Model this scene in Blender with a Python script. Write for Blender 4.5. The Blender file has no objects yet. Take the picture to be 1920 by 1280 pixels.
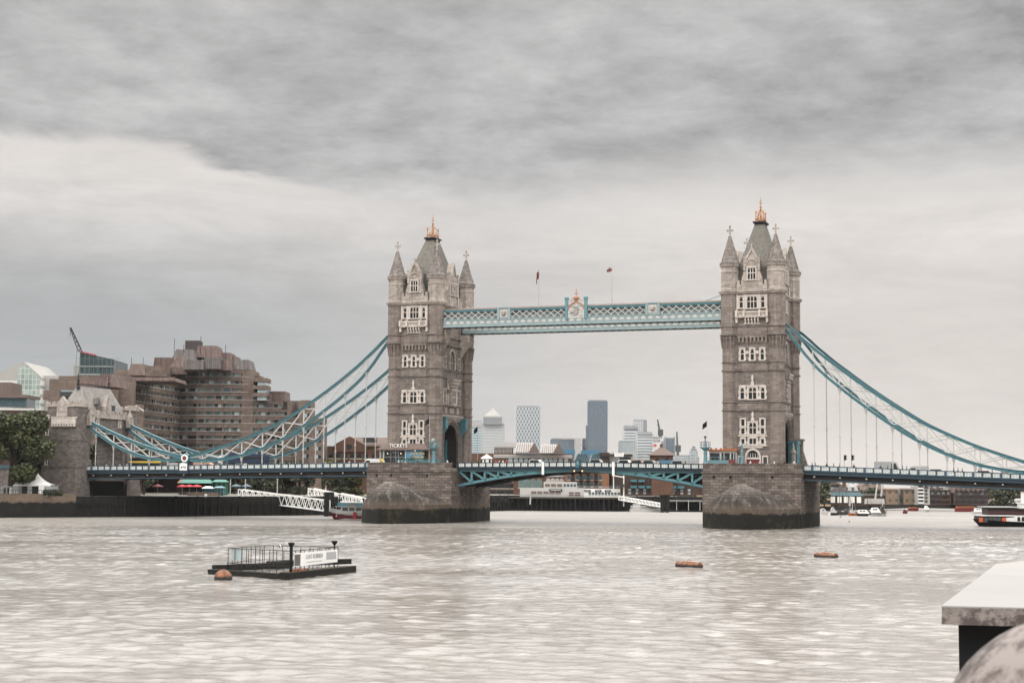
import bpy, bmesh, math, random
from math import sin, cos, pi, radians, sqrt, atan2
from mathutils import Vector, Matrix
random.seed(7)
scene = bpy.context.scene
COL = scene.collection

# ------------------------------------------------------------------ camera
CAM = Vector((111.677, -364.78, 9.197)); YAW, PITCH, ROLL, FPX = 0.3463, 0.0888, 0.0076, 3000.6
fw = Vector((-sin(YAW)*cos(PITCH), cos(YAW)*cos(PITCH), sin(PITCH)))
r0 = Vector((cos(YAW), sin(YAW), 0)); u0_ = r0.cross(fw)
rt = r0*cos(ROLL)+u0_*sin(ROLL); up = -r0*sin(ROLL)+u0_*cos(ROLL)
cam = bpy.data.cameras.new('camera'); co = bpy.data.objects.new('camera', cam); COL.objects.link(co)
co.matrix_world = Matrix(((rt.x, up.x, -fw.x, CAM.x), (rt.y, up.y, -fw.y, CAM.y), (rt.z, up.z, -fw.z, CAM.z), (0, 0, 0, 1)))
cam.sensor_width = 36; cam.lens = FPX*36/1920; cam.clip_start = 0.3; cam.clip_end = 30000
cam.dof.use_dof = True; cam.dof.focus_distance = 340; cam.dof.aperture_fstop = 7.0
scene.camera = co

# ------------------------------------------------------------------ view / sky / sun
scene.view_settings.view_transform = 'Standard'; scene.view_settings.look = 'None'
scene.view_settings.exposure = 0.08; scene.view_settings.gamma = 1.0
HAZE = 0.000026
SUN_EL, SUN_ROT = radians(42), radians(205)
W = bpy.data.worlds.new('World'); scene.world = W; W.use_nodes = True
nt = W.node_tree; N = nt.nodes; L = nt.links; N.clear()
class X:                                  # tiny node-expression helper
    def __init__(s, t): s.t = t; s.n = t.nodes; s.l = t.links
    def put(s, sock, v):
        if v is None: return
        if isinstance(v, (int, float)): sock.default_value = v
        elif isinstance(v, (tuple, list)): sock.default_value = v
        else: s.l.new(v, sock)
    def m(s, op, a, b=None, c=None, clamp=False):
        n = s.n.new('ShaderNodeMath'); n.operation = op; n.use_clamp = clamp
        s.put(n.inputs[0], a); s.put(n.inputs[1], b); s.put(n.inputs[2], c); return n.outputs[0]
    def vm(s, op, a, b=None):
        n = s.n.new('ShaderNodeVectorMath'); n.operation = op; s.put(n.inputs[0], a); s.put(n.inputs[1], b)
        return n.outputs['Value'] if op in ('DOT_PRODUCT', 'LENGTH', 'DISTANCE') else n.outputs[0]
    def ss(s, v, a, b, o0=0.0, o1=1.0):
        n = s.n.new('ShaderNodeMapRange'); n.interpolation_type = 'SMOOTHSTEP'
        s.put(n.inputs['Value'], v)
        if a > b: a, b, o0, o1 = b, a, o1, o0
        s.put(n.inputs['From Min'], a); s.put(n.inputs['From Max'], b); s.put(n.inputs['To Min'], o0); s.put(n.inputs['To Max'], o1)
        return n.outputs['Result']
    def noise(s, vec, scale, detail=4, rough=.55, dist=0.0):
        n = s.n.new('ShaderNodeTexNoise'); s.put(n.inputs['Vector'], vec); n.inputs['Scale'].default_value = scale
        n.inputs['Detail'].default_value = detail; n.inputs['Roughness'].default_value = rough; n.inputs['Distortion'].default_value = dist
        return n.outputs['Fac']
    def mix(s, f, a, b, kind='MIX'):
        n = s.n.new('ShaderNodeMix'); n.data_type = 'RGBA'; n.blend_type = kind
        s.put(n.inputs[0], f); s.put(n.inputs[6], a if not isinstance(a, (tuple, list)) else tuple(a)[:3]+(1,)); s.put(n.inputs[7], b if not isinstance(b, (tuple, list)) else tuple(b)[:3]+(1,))
        return n.outputs[2]
    def mf(s, f, a, b):
        n = s.n.new('ShaderNodeMix'); n.data_type = 'FLOAT'; s.put(n.inputs[0], f); s.put(n.inputs[2], a); s.put(n.inputs[3], b); return n.outputs[0]
    def xyz(s, x, y, z):
        n = s.n.new('ShaderNodeCombineXYZ'); s.put(n.inputs[0], x); s.put(n.inputs[1], y); s.put(n.inputs[2], z); return n.outputs[0]
    def sep(s, v):
        n = s.n.new('ShaderNodeSeparateXYZ'); s.put(n.inputs[0], v); return n.outputs
x = X(nt)
geo = N.new('ShaderNodeTexCoord'); V = geo.outputs['Generated']
vf = x.vm('DOT_PRODUCT', V, (-sin(YAW), cos(YAW), 0)); vr = x.vm('DOT_PRODUCT', V, (cos(YAW), sin(YAW), 0)); vz = x.sep(V)[2]
az = x.m('ARCTAN2', vr, vf); el = x.m('ARCSINE', vz)
den = x.m('ADD', x.m('MAXIMUM', vz, 0.0), 0.16)
pv = x.xyz(x.m('DIVIDE', vr, den), x.m('DIVIDE', vf, den), 0.0)           # the cloud sheet seen in perspective
n1 = x.noise(pv, 1.3, 5, .55, .4); n2 = x.noise(pv, 4.6, 10, .68, .15); n5 = x.noise(x.vm('ADD', pv, (7.3, 2.1, 0.0)), 9.0, 8, .7, .2)
n3 = x.noise(x.xyz(x.m('MULTIPLY', az, 3.6), x.m('MULTIPLY', el, 17.0), 3.1), 1.7, 9, .66, .6)
nn = x.m('SUBTRACT', x.m('ADD', x.m('MULTIPLY', n1, .45), x.m('ADD', x.m('MULTIPLY', n2, .4), x.m('MULTIPLY', n5, .15))), .5)
wisp = x.m('SUBTRACT', x.m('ADD', x.m('MULTIPLY', n3, .7), x.m('MULTIPLY', n5, .3)), .5)
edge = x.m('ADD', .172, x.m('ADD', x.ss(az, -.05, -.26, 0, .034), x.ss(az, -.0, .12, 0, .016)))
ea = x.m('SUBTRACT', x.m('ADD', el, x.m('MULTIPLY', wisp, .055)), edge)
upm = x.mf(x.ss(az, -.16, .0), x.ss(ea, -.005, .007), x.ss(ea, -.024, .03))
upc = x.m('ADD', .445, x.m('MULTIPLY', nn, 1.55))
right = x.ss(az, -.26, .20)
low = x.m('ADD', x.mf(right, .375, .61), x.m('MULTIPLY', wisp, x.mf(right, .22, .32)))
hib = x.m('ADD', x.mf(right, .67, .71), x.m('MULTIPLY', wisp, .5))
lo = x.mf(x.ss(x.m('ADD', el, x.m('MULTIPLY', wisp, .05)), .10, .19), low, hib)
lo = x.mf(x.ss(el, .05, .0), lo, x.mf(right, .52, .74))
body = x.mf(upm, lo, upc)
over = x.ss(el, .295, .46, 0, 1)                                          # unseen sky above the view, brightened to light scene and water
body = x.m('ADD', x.m('MULTIPLY', body, x.mf(over, 1.0, 1.4)), x.m('MULTIPLY', over, 2.5))
cold = (.965, .992, 1.012, 1); warm = (1.085, .992, .915, 1)
tint = x.mix(x.ss(el, .3, .45), x.mix(x.mf(x.ss(el, .06, .2), x.m('MULTIPLY', right, 1.0), x.mf(upm, .78, .42)), cold, warm), (1.01, .992, .97, 1))
cl = x.mix(1.0, tint, x.xyz(body, body, body), 'MULTIPLY')
b1 = N.new('ShaderNodeBackground'); L.new(cl, b1.inputs['Color']); b1.inputs['Strength'].default_value = 1.0
sky = N.new('ShaderNodeTexSky'); sky.sky_type = 'NISHITA'; sky.sun_disc = False; sky.sun_elevation = SUN_EL; sky.sun_rotation = SUN_ROT
b0 = N.new('ShaderNodeBackground'); L.new(sky.outputs[0], b0.inputs['Color']); b0.inputs['Strength'].default_value = 0.08
ms = N.new('ShaderNodeMixShader'); ms.inputs[0].default_value = .94; L.new(b0.outputs[0], ms.inputs[1]); L.new(b1.outputs[0], ms.inputs[2])
wo = N.new('ShaderNodeOutputWorld'); L.new(ms.outputs[0], wo.inputs['Surface'])
sl = bpy.data.lights.new('sun', 'SUN'); sl.energy = 0.9; sl.angle = radians(18); sl.color = (1, .96, .9)
so = bpy.data.objects.new('sun', sl); COL.objects.link(so)
sd = Vector((sin(SUN_ROT)*cos(SUN_EL), cos(SUN_ROT)*cos(SUN_EL), sin(SUN_EL)))
so.rotation_euler = sd.to_track_quat('Z', 'Y').to_euler()

# ------------------------------------------------------------------ pixel (1920x1280) -> real point on a chosen plane
def ray(px, py): return fw + rt*((px-960)/FPX) + up*((640-py)/FPX)
def PY(px, py, Y): d = ray(px, py); return CAM + d*((Y-CAM.y)/d.y)
def PX(px, py, Xx): d = ray(px, py); return CAM + d*((Xx-CAM.x)/d.x)
def PZ(px, py, Z): d = ray(px, py); return CAM + d*((Z-CAM.z)/d.z)
def PD(px, py, D): return CAM + ray(px, py)*D
RH = Vector((cos(YAW), sin(YAW), 0)); FH = Vector((-sin(YAW), cos(YAW), 0))

# ------------------------------------------------------------------ materials
M = {}
def base(name):
    m = bpy.data.materials.new(name); m.use_nodes = True; t = m.node_tree; M[name] = m
    return m, X(t), t.nodes['Principled BSDF']
def paint(name, c, rough=.5, metal=0.0, var=.12, scale=.8, bump=0.0):
    m, x, p = base(name); pos = x.n.new('ShaderNodeNewGeometry').outputs['Position']
    n = x.noise(pos, scale, 5, .6)
    f = x.m('ADD', 1-var, x.m('MULTIPLY', n, 2*var))
    x.l.new(x.mix(1.0, tuple(c)+(1,), x.xyz(f, f, f), 'MULTIPLY'), p.inputs['Base Color'])
    p.inputs['Roughness'].default_value = rough; p.inputs['Metallic'].default_value = metal
    if rough >= .6 or max(c) < .03: p.inputs['Specular IOR Level'].default_value = .5 if rough < .25 else .12
    if bump:
        b = x.n.new('ShaderNodeBump'); b.inputs['Strength'].default_value = bump; b.inputs['Distance'].default_value = .05
        x.l.new(x.noise(pos, scale*6, 4), b.inputs['Height']); x.l.new(b.outputs[0], p.inputs['Normal'])
    return m
def stone(name, c1, c2, mort, bw=1.1, bh=.5, var=.45, rough=.85, streak=.35, tide=None, bump=.25, ms=.025, blotch=.35, soot=None):
    m, x, p = base(name); pos = x.n.new('ShaderNodeNewGeometry').outputs['Position']; s = x.sep(pos)
    uv = x.xyz(x.m('ADD', s[0], s[1]), s[2], 0.0)
    b = x.n.new('ShaderNodeTexBrick'); x.l.new(uv, b.inputs['Vector']); b.inputs['Scale'].default_value = 1
    b.inputs['Brick Width'].default_value = bw; b.inputs['Row Height'].default_value = bh; b.inputs['Mortar Size'].default_value = ms
    b.inputs['Mortar Smooth'].default_value = .3; b.inputs['Bias'].default_value = 0
    b.inputs['Color1'].default_value = c1+(1,); b.inputs['Color2'].default_value = c2+(1,); b.inputs['Mortar'].default_value = mort+(1,)
    n1 = x.noise(pos, .28, 6, .65); n2 = x.noise(x.vm('MULTIPLY', pos, (1.4, 1.4, .12)), 1.0, 5, .6); n4 = x.noise(pos, 1.1, 5, .7)
    f = x.m('ADD', 1.0, x.m('ADD', x.m('MULTIPLY', x.m('SUBTRACT', n1, .5), blotch*2), x.m('ADD', x.m('MULTIPLY', x.m('SUBTRACT', n2, .5), streak*2), x.m('MULTIPLY', x.m('SUBTRACT', n4, .5), var))))
    col = x.mix(1.0, b.outputs['Color'], x.xyz(f, f, f), 'MULTIPLY')
    p.inputs['Specular IOR Level'].default_value = .2
    if soot:
        sn = x.noise(x.vm('MULTIPLY', pos, (.55, .55, .22)), 1.0, 6, .7); col = x.mix(x.m('MULTIPLY', x.ss(sn, .36, .52), x.ss(s[2], soot[1], soot[0], 0, .9)), col, (.028, .024, .02, 1))
    if tide:
        z0, dark, moss = tide
        zz = x.m('ADD', s[2], x.m('MULTIPLY', x.m('SUBTRACT', x.noise(x.vm('MULTIPLY', pos, (1, 1, .4)), .5, 6, .7), .5), 2.2))
        mc = x.mix(x.ss(x.noise(pos, .35, 6, .75), .50, .66), dark, moss)
        # soot and salt line above the tide mark
        col = x.mix(x.ss(zz, z0+2.6, z0+.5, 0, .45), col, (.16, .12, .09, 1))
        col = x.mix(x.ss(zz, z0+.25, z0-.25), col, mc)
    x.l.new(col, p.inputs['Base Color']); p.inputs['Roughness'].default_value = rough
    if bump:
        bp = x.n.new('ShaderNodeBump'); bp.inputs['Strength'].default_value = bump; bp.inputs['Distance'].default_value = .06
        h = x.m('ADD', x.m('MULTIPLY', b.outputs['Fac'], -1.0), n4); x.l.new(h, bp.inputs['Height']); x.l.new(bp.outputs[0], p.inputs['Normal'])
    return m
def lamp(name, c, e):
    m, x, p = base(name); p.inputs['Base Color'].default_value = c+(1,); p.inputs['Emission Color'].default_value = c+(1,); p.inputs['Emission Strength'].default_value = e; return m
stone('granite', (0.125, 0.106, 0.0938), (0.203, 0.176, 0.16), (0.0718, 0.0609, 0.0545), 1.0, .46, streak=.5, blotch=.35, var=.6)
stone('granite_warm', (0.161, 0.128, 0.112), (0.229, 0.199, 0.175), (0.0932, 0.0785, 0.0688), 1.5, .6, streak=.45, blotch=.3, var=.5)
stone('pier_granite', (0.0981, 0.0778, 0.067), (0.192, 0.162, 0.143), (0.039, 0.0317, 0.0276), 1.45, .62, streak=.4, blotch=.4, tide=(3.3, (.014, .013, .011, 1), (.04, .035, .018, 1)), ms=.04)
stone('abut_granite', (0.112, 0.0953, 0.0857), (0.189, 0.163, 0.149), (0.0614, 0.053, 0.0488), 1.1, .5, streak=.3, tide=(3.9, (.016, .015, .014, 1), (.035, .03, .018, 1)))
stone('quay_stone', (0.12, 0.09, 0.066), (0.162, 0.12, 0.09), (0.06, 0.048, 0.036), 1.6, .55, tide=(3.8, (.012, .012, .011, 1), (.025, .022, .014, 1)))
stone('pale_stone', (0.472, 0.421, 0.377), (0.563, 0.508, 0.461), (0.362, 0.315, 0.284), .9, .42, streak=.28, blotch=.22, ms=.012, var=.3)
stone('weathered_pale', (0.291, 0.253, 0.225), (0.42, 0.367, 0.326), (0.181, 0.154, 0.136), .9, .42, streak=.5, blotch=.4, ms=.015, var=.5)
stone('spire_stone', (0.151, 0.132, 0.121), (0.285, 0.253, 0.23), (0.0859, 0.0743, 0.0657), .7, .4, streak=.35, blotch=.5, var=.5)
stone('slate', (.105, .097, .082), (.165, .153, .132), (.07, .065, .055), .4, .25, streak=.3, blotch=.3, rough=.6, ms=.02)
stone('old_slate', (0.21, 0.199, 0.182), (0.28, 0.266, 0.245), (0.154, 0.14, 0.133), .5, .3, streak=.4, blotch=.4, rough=.7, ms=.02)
stone('red_brick', (0.103, 0.0538, 0.0351), (0.131, 0.0701, 0.0467), (0.0935, 0.0654, 0.0514), .5, .2, ms=.015)
stone('orange_brick', (0.201, 0.0945, 0.0502), (0.234, 0.117, 0.067), (0.145, 0.0945, 0.067), .5, .2, ms=.015)
stone('dark_brick', (0.05, 0.0325, 0.025), (0.07, 0.045, 0.035), (0.045, 0.035, 0.03), .5, .2, ms=.015)
stone('yellow_brick', (.36, .27, .17), (.42, .31, .2), (.3, .24, .17), .5, .2, ms=.015)
stone('hotel_tile', (.135, .102, .085), (.185, .143, .12), (.085, .065, .055), 1.5, 1.0, streak=.25, blotch=.2, ms=.03)
stone('copper_roof', (0.11, 0.0742, 0.0679), (0.171, 0.125, 0.112), (0.0644, 0.0491, 0.046), .8, 40.0, streak=.5, blotch=.3, ms=.06)
stone('lead_roof', (0.116, 0.102, 0.0982), (0.167, 0.149, 0.141), (0.053, 0.0471, 0.0451), .9, 40.0, streak=.4, blotch=.3, ms=.06)
paint('teal', (.05, .15, .175), .45, var=.2); paint('light_teal', (.11, .23, .26), .45, var=.15)
paint('pale_blue', (.235, .305, .31), .5, var=.15); paint('navy', (.014, .035, .05), .45, var=.2)
paint('steel_navy', (.04, .08, .11), .45, var=.2)
paint('white_paint', (.76, .75, .72), .5, var=.1); paint('off_white', (.46, .45, .43), .6, var=.12)
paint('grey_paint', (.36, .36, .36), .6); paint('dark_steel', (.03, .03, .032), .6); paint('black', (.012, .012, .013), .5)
paint('steel_and_arch_shade', (.03, .026, .024), .8, var=.4)  # dark steel; also colours the added shade sheets in the tower arches
paint('gold', (.40, .19, .085), .45, .3, var=.2); paint('gold_paint', (.36, .19, .12), .5, var=.25)
paint('red', (.5, .03, .03), .5); paint('coral', (.5, .07, .08), .6); paint('orange_paint', (.62, .11, .045), .5); paint('dark_red', (.14, .018, .02), .5)
paint('yellow', (.75, .5, .05), .6); paint('blue', (.012, .022, .06), .5); paint('bright_blue', (.06, .16, .24), .5)
paint('green_paint', (.05, .19, .145), .5); paint('cyan_stripe', (.18, .5, .62), .4)
paint('rust', (.34, .12, .05), .85, var=.5, scale=3, bump=.4); paint('roof_tile', (.30, .19, .14), .8, var=.3, scale=1.5)
paint('brown_roof', (.15, .115, .10), .8, var=.3, scale=1.0); paint('timber', (.06, .052, .042), .9, var=.4, scale=2)
paint('dark_timber', (.02, .019, .017), .9, var=.5, scale=2); paint('mud', (.16, .115, .085), .95, var=.3, scale=.4)
paint('asphalt', (.05, .05, .05), .9); paint('paving', (.2, .19, .17), .9); paint('canvas', (.78, .77, .76), .8, var=.06)
paint('grey_canvas', (.3, .31, .3), .8); paint('skin', (.45, .27, .2), .6); paint('hair', (.03, .02, .015), .7)
paint('bark', (.05, .04, .03), .9, bump=.4); paint('far_wall', (.34, .33, .31), .8, var=.15, scale=.05)
paint('far_brown', (.26, .20, .17), .85, var=.25, scale=.05); paint('far_grey', (.2, .21, .22), .8, var=.2, scale=.05)
paint('concrete', (.45, .44, .42), .85, var=.12, scale=.2); paint('dark_panel', (.03, .035, .035), .4)
paint('cladding', (.07, .062, .06), .6, var=.2, scale=.3)
for nm, c, r in (('glass', (.018, .022, .024), .12), ('blue_glass', (.05, .085, .10), .1), ('green_glass', (.13, .18, .17), .15), ('pale_glass', (.30, .36, .37), .2), ('curtain_glass', (.10, .11, .105), .2)):
    paint(nm, c, r, var=.5, scale=.6)
lamp('warm_lamp', (1, .45, .18), 3.0); lamp('lamp_glow', (1.0, .8, .55), 1.6)
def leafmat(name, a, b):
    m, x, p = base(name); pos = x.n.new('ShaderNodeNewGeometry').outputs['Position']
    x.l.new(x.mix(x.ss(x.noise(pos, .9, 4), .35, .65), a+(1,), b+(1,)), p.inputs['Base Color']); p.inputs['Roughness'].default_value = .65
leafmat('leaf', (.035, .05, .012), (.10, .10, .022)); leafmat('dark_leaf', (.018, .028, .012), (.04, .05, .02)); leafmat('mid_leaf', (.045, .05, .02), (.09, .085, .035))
leafmat('yellow_leaf', (.12, .10, .02), (.17, .14, .03))
def gridmat(name, wall, glassc, bw, bh, mort, rough=.4, var=.25, lit=0):
    m, x, p = base(name); tc = x.n.new('ShaderNodeTexCoord').outputs['Object']; s = x.sep(tc)
    uv = x.xyz(x.m('ADD', s[0], x.m('MULTIPLY', s[1], 1.0)), s[2], 0.0)
    b = x.n.new('ShaderNodeTexBrick'); x.l.new(uv, b.inputs['Vector']); b.offset = 0; b.inputs['Scale'].default_value = 1
    b.inputs['Brick Width'].default_value = bw; b.inputs['Row Height'].default_value = bh; b.inputs['Mortar Size'].default_value = mort; b.inputs['Mortar Smooth'].default_value = 0
    g2 = tuple(min(1, v*(1+var*2)) for v in glassc); b.inputs['Color1'].default_value = glassc+(1,); b.inputs['Color2'].default_value = g2+(1,); b.inputs['Mortar'].default_value = wall+(1,)
    n = x.noise(tc, .12, 4, .7); f = x.m('ADD', 1-var, x.m('MULTIPLY', n, 2*var))
    x.l.new(x.mix(1.0, b.outputs['Color'], x.xyz(f, f, f), 'MULTIPLY'), p.inputs['Base Color']); p.inputs['Roughness'].default_value = rough
gridmat('bank_glass', (.42, .5, .52), (.12, .17, .19), 60, 6.5, 1.6)
gridmat('punched_steel', (.42, .43, .43), (.09, .10, .11), 6.2, 7.4, 2.0)
gridmat('fine_grid', (.085, .11, .135), (.035, .055, .078), 5.5, 4.2, .9, var=.45)
gridmat('striped', (.55, .56, .56), (.10, .12, .13), 400, 7.0, 1.9)
gridmat('mottled', (.34, .37, .38), (.13, .16, .17), 5.0, 5.0, 1.1, var=.4)
gridmat('white_block', (.62, .62, .62), (.3, .32, .33), 9, 6, 1.8)
gridmat('white_office', (.56, .55, .52), (.20, .22, .22), 40, 4.2, 1.35)
gridmat('gable_glass', (.42, .46, .43), (.20, .24, .22), 2.4, 2.6, .22)
gridmat('dark_curtain', (.035, .06, .065), (.02, .03, .034), 2.6, 3.4, .3, var=.5)
gridmat('flats_brick', (.12, .08, .065), (.04, .045, .045), 3.6, 3.4, 1.15)
gridmat('flats_yellow', (.21, .15, .10), (.06, .06, .055), 3.4, 3.2, 1.05)
gridmat('flats_dark', (.085, .05, .045), (.03, .035, .035), 3.2, 3.2, .9)
# triangular lattice facade
m, x, p = base('diamond_facade'); tc = x.n.new('ShaderNodeTexCoord').outputs['Object']; s = x.sep(tc)
u_ = x.m('ADD', s[0], s[1]); aa = x.m('PINGPONG', x.m('ADD', x.m('MULTIPLY', u_, .9), x.m('MULTIPLY', s[2], .45)), 3.6); bb = x.m('PINGPONG', x.m('SUBTRACT', x.m('MULTIPLY', u_, .9), x.m('MULTIPLY', s[2], .45)), 3.6)
k = x.ss(x.m('MINIMUM', aa, bb), .7, 1.0); x.l.new(x.mix(k, (.50, .51, .51, 1), (.12, .15, .17, 1)), p.inputs['Base Color']); p.inputs['Roughness'].default_value = .4

# ------------------------------------------------------------------ mesh helpers
class MB:
    def __init__(s): s.v = []; s.f = []; s.mi = []; s.ms = []; s.cur = 0
    def mat(s, n):
        if n not in s.ms: s.ms.append(n)
        s.cur = s.ms.index(n); return s
    def add(s, vs, fs):
        o = len(s.v); s.v += [tuple(v) for v in vs]; s.f += [tuple(o+i for i in f) for f in fs]; s.mi += [s.cur]*len(fs); return s
    def hexa(s, b, t):
        return s.add(list(b)+list(t), [(3, 2, 1, 0), (4, 5, 6, 7), (0, 1, 5, 4), (1, 2, 6, 5), (2, 3, 7, 6), (3, 0, 4, 7)])
    def box(s, x0, x1, y0, y1, z0, z1):
        if x0 > x1: x0, x1 = x1, x0
        if y0 > y1: y0, y1 = y1, y0
        if z0 > z1: z0, z1 = z1, z0
        return s.hexa([(x0, y0, z0), (x1, y0, z0), (x1, y1, z0), (x0, y1, z0)], [(x0, y0, z1), (x1, y0, z1), (x1, y1, z1), (x0, y1, z1)])
    def fb(s, F, u0, u1, n0, n1, z0, z1):
        O, U, Nn = F; q = lambda u, n, z: (O.x+U.x*u+Nn.x*n, O.y+U.y*u+Nn.y*n, O.z+z)
        a = [q(u0, n1, z0), q(u1, n1, z0), q(u1, n0, z0), q(u0, n0, z0)]; b = [q(u0, n1, z1), q(u1, n1, z1), q(u1, n0, z1), q(u0, n0, z1)]
        return s.hexa(a, b)
    def fpoly(s, F, poly, n0, n1):
        O, U, Nn = F; q = lambda u, n, z: (O.x+U.x*u+Nn.x*n, O.y+U.y*u+Nn.y*n, O.z+z); k = len(poly)
        vs = [q(u, n1, z) for u, z in poly]+[q(u, n0, z) for u, z in poly]
        return s.add(vs, [tuple(range(k)), tuple(range(2*k-1, k-1, -1))]+[(i, i+k, (i+1) % k+k, (i+1) % k) for i in range(k)])
    def prism(s, pts, z0, z1, top=None):
        k = len(pts); t = top or pts
        vs = [(p[0], p[1], z0) for p in pts]+[(p[0], p[1], z1) for p in t]
        return s.add(vs, [tuple(range(k-1, -1, -1)), tuple(range(k, 2*k))]+[(i, (i+1) % k, (i+1) % k+k, i+k) for i in range(k)])
    def lathe(s, cx, cy, prof, n=8, rot=None):
        rot = pi/n if rot is None else rot; vs = []; fs = []
        for r, z in prof: vs += [(cx+max(r, .001)*cos(rot+2*pi*i/n), cy+max(r, .001)*sin(rot+2*pi*i/n), z) for i in range(n)]
        for j in range(len(prof)-1):
            for i in range(n): fs.append((j*n+i, j*n+(i+1) % n, (j+1)*n+(i+1) % n, (j+1)*n+i))
        fs.append(tuple(range(n-1, -1, -1))); fs.append(tuple((len(prof)-1)*n+i for i in range(n)))
        return s.add(vs, fs)
    def bar(s, p, q, w, h=None, upv=(0, 0, 1)):
        h = w if h is None else h; p = Vector(p); q = Vector(q); d = (q-p)
        if d.length < 1e-6: return s
        d.normalize(); a = d.cross(Vector(upv))
        if a.length < 1e-3: a = d.cross(Vector((1, 0, 0)))
        a.normalize(); b = a.cross(d).normalized(); a = a*w/2; b = b*h/2
        return s.hexa([p-a-b, q-a-b, q+a-b, p+a-b], [p-a+b, q-a+b, q+a+b, p+a+b])
    def tube(s, p, q, r, n=8, r2=None):
        r2 = r if r2 is None else r2; p = Vector(p); q = Vector(q); d = (q-p).normalized(); a = d.orthogonal().normalized(); b = d.cross(a)
        vs = [p+(a*cos(2*pi*i/n)+b*sin(2*pi*i/n))*r for i in range(n)]+[q+(a*cos(2*pi*i/n)+b*sin(2*pi*i/n))*r2 for i in range(n)]
        return s.add(vs, [(i, (i+1) % n, (i+1) % n+n, i+n) for i in range(n)]+[tuple(range(n-1, -1, -1)), tuple(range(n, 2*n))])
    def sphere(s, c, r, n=12, sz=1.0):
        m = n//2; vs = []; fs = []
        for j in range(m+1):
            t = pi*j/m; vs += [(c[0]+max(1e-4, r*sin(t))*cos(2*pi*i/n), c[1]+max(1e-4, r*sin(t))*sin(2*pi*i/n), c[2]+r*sz*cos(t)) for i in range(n)]
        for j in range(m):
            for i in range(n): fs.append((j*n+i, (j+1)*n+i, (j+1)*n+(i+1) % n, j*n+(i+1) % n))
        return s.add(vs, fs)
    def build(s, name, mat=None, parent=None, smooth=False):
        me = bpy.data.meshes.new(name); c = Vector((0, 0, 0))
        if parent is not None: c = Vector(parent.get('_o', (0, 0, 0)))
        me.from_pydata([(v[0]-c.x, v[1]-c.y, v[2]-c.z) for v in s.v], [], s.f)
        names = s.ms or [mat]
        for n in names: me.materials.append(M[n])
        if len(names) > 1: me.polygons.foreach_set('material_index', s.mi)
        if smooth: me.polygons.foreach_set('use_smooth', [True]*len(me.polygons))
        me.update(); o = bpy.data.objects.new(name, me); COL.objects.link(o)
        if parent is not None: o.parent = parent; o['_o'] = (c.x, c.y, c.z)
        return o
def tag(o, label=None, cat=None, group=None, kind=None):
    if label: o['label'] = label
    if cat: o['category'] = cat
    if group: o['group'] = group
    if kind: o['kind'] = kind
    return o
def thing(name, loc, label, cat, group=None):
    o = bpy.data.objects.new(name, None); o.empty_display_size = .5; COL.objects.link(o); o.location = loc; o['_o'] = tuple(loc)
    return tag(o, label, cat, group)
def solo(mb, name, mat, label, cat, group=None, smooth=False):
    """a thing that is a single mesh; its origin is put at its base"""
    zs = [v[2] for v in mb.v]; c = (sum(v[0] for v in mb.v)/len(mb.v), sum(v[1] for v in mb.v)/len(mb.v), min(zs))
    mb.v = [(v[0]-c[0], v[1]-c[1], v[2]-c[2]) for v in mb.v]
    o = mb.build(name, mat, None, smooth); o.location = c; return tag(o, label, cat, group)
def copy_tree(o, parent=None):
    c = o.copy(); COL.objects.link(c); c.parent = parent
    for ch in list(o.children): copy_tree(ch, c)
    return c
def frame(O, U, Nn): return (Vector(O), Vector(U).normalized(), Vector(Nn).normalized())
def parch(c, hw, zs, za, k=7):
    """pointed arch from left springing to right springing"""
    out = []
    for i in range(k+1):
        t = i/k*pi/2; out.append((c-hw*cos(t)**.9 if i < k else c, zs+(za-zs)*sin(t)))
    return out+[(2*c-u, z) for u, z in reversed(out[:-1])]
def text_mesh(name, body, size, F, u, z, n, mat, parent=None, extrude=.03, align='CENTER'):
    cu = bpy.data.curves.new(name, 'FONT'); cu.body = body; cu.size = size; cu.extrude = extrude; cu.align_x = align; cu.resolution_u = 3
    t = bpy.data.objects.new(name, cu); me = bpy.data.meshes.new_from_object(t); bpy.data.objects.remove(t)
    O, U, Nn = F; c = Vector(parent.get('_o', (0, 0, 0))) if parent is not None else Vector((0, 0, 0))
    for v in me.vertices:
        p = O+U*(u+v.co.x)+Nn*(n+v.co.z)+Vector((0, 0, z+v.co.y))-c; v.co = p
    me.materials.append(M[mat]); o = bpy.data.objects.new(name, me); COL.objects.link(o)
    if parent is not None: o.parent = parent; o['_o'] = tuple(c)
    return o
# ================================================================== THE BRIDGE
def ptop(xw):            # parapet top height along the bridge
    T = [(-200, 12.2), (-134, 13.05), (-104.7, 13.35), (-54.7, 14.12), (-30, 14.22), (0, 14.45), (30, 14.05), (52, 13.83), (98.6, 12.16), (150, 10.2)]
    for (a, za), (b, zb) in zip(T, T[1:]):
        if xw <= b: return za+(zb-za)*(xw-a)/(b-a)
    return T[-1][1]

def quoined(mb, F, c, hw, z0, z1, t=.34, n0=-.12, n1=.24, jag=.16, head=.3, sill=.22):
    """stone window surround: jambs with toothed quoins, head and sill"""
    mb.fb(F, c-hw-t, c-hw, n0, n1, z0, z1); mb.fb(F, c+hw, c+hw+t, n0, n1, z0, z1)
    mb.fb(F, c-hw-t-.02, c+hw+t+.02, n0, n1+.06, z1, z1+head); mb.fb(F, c-hw-t-.05, c+hw+t+.05, n0, n1+.12, z0-sill, z0)
    k = max(2, int((z1-z0)/.62)); h = (z1-z0)/k
    for i in range(k):
        if i % 2 == 0:
            mb.fb(F, c-hw-t-jag, c-hw-t, n0, n1-.02, z0+i*h, z0+(i+1)*h); mb.fb(F, c+hw+t, c+hw+t+jag, n0, n1-.02, z0+i*h, z0+(i+1)*h)

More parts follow.
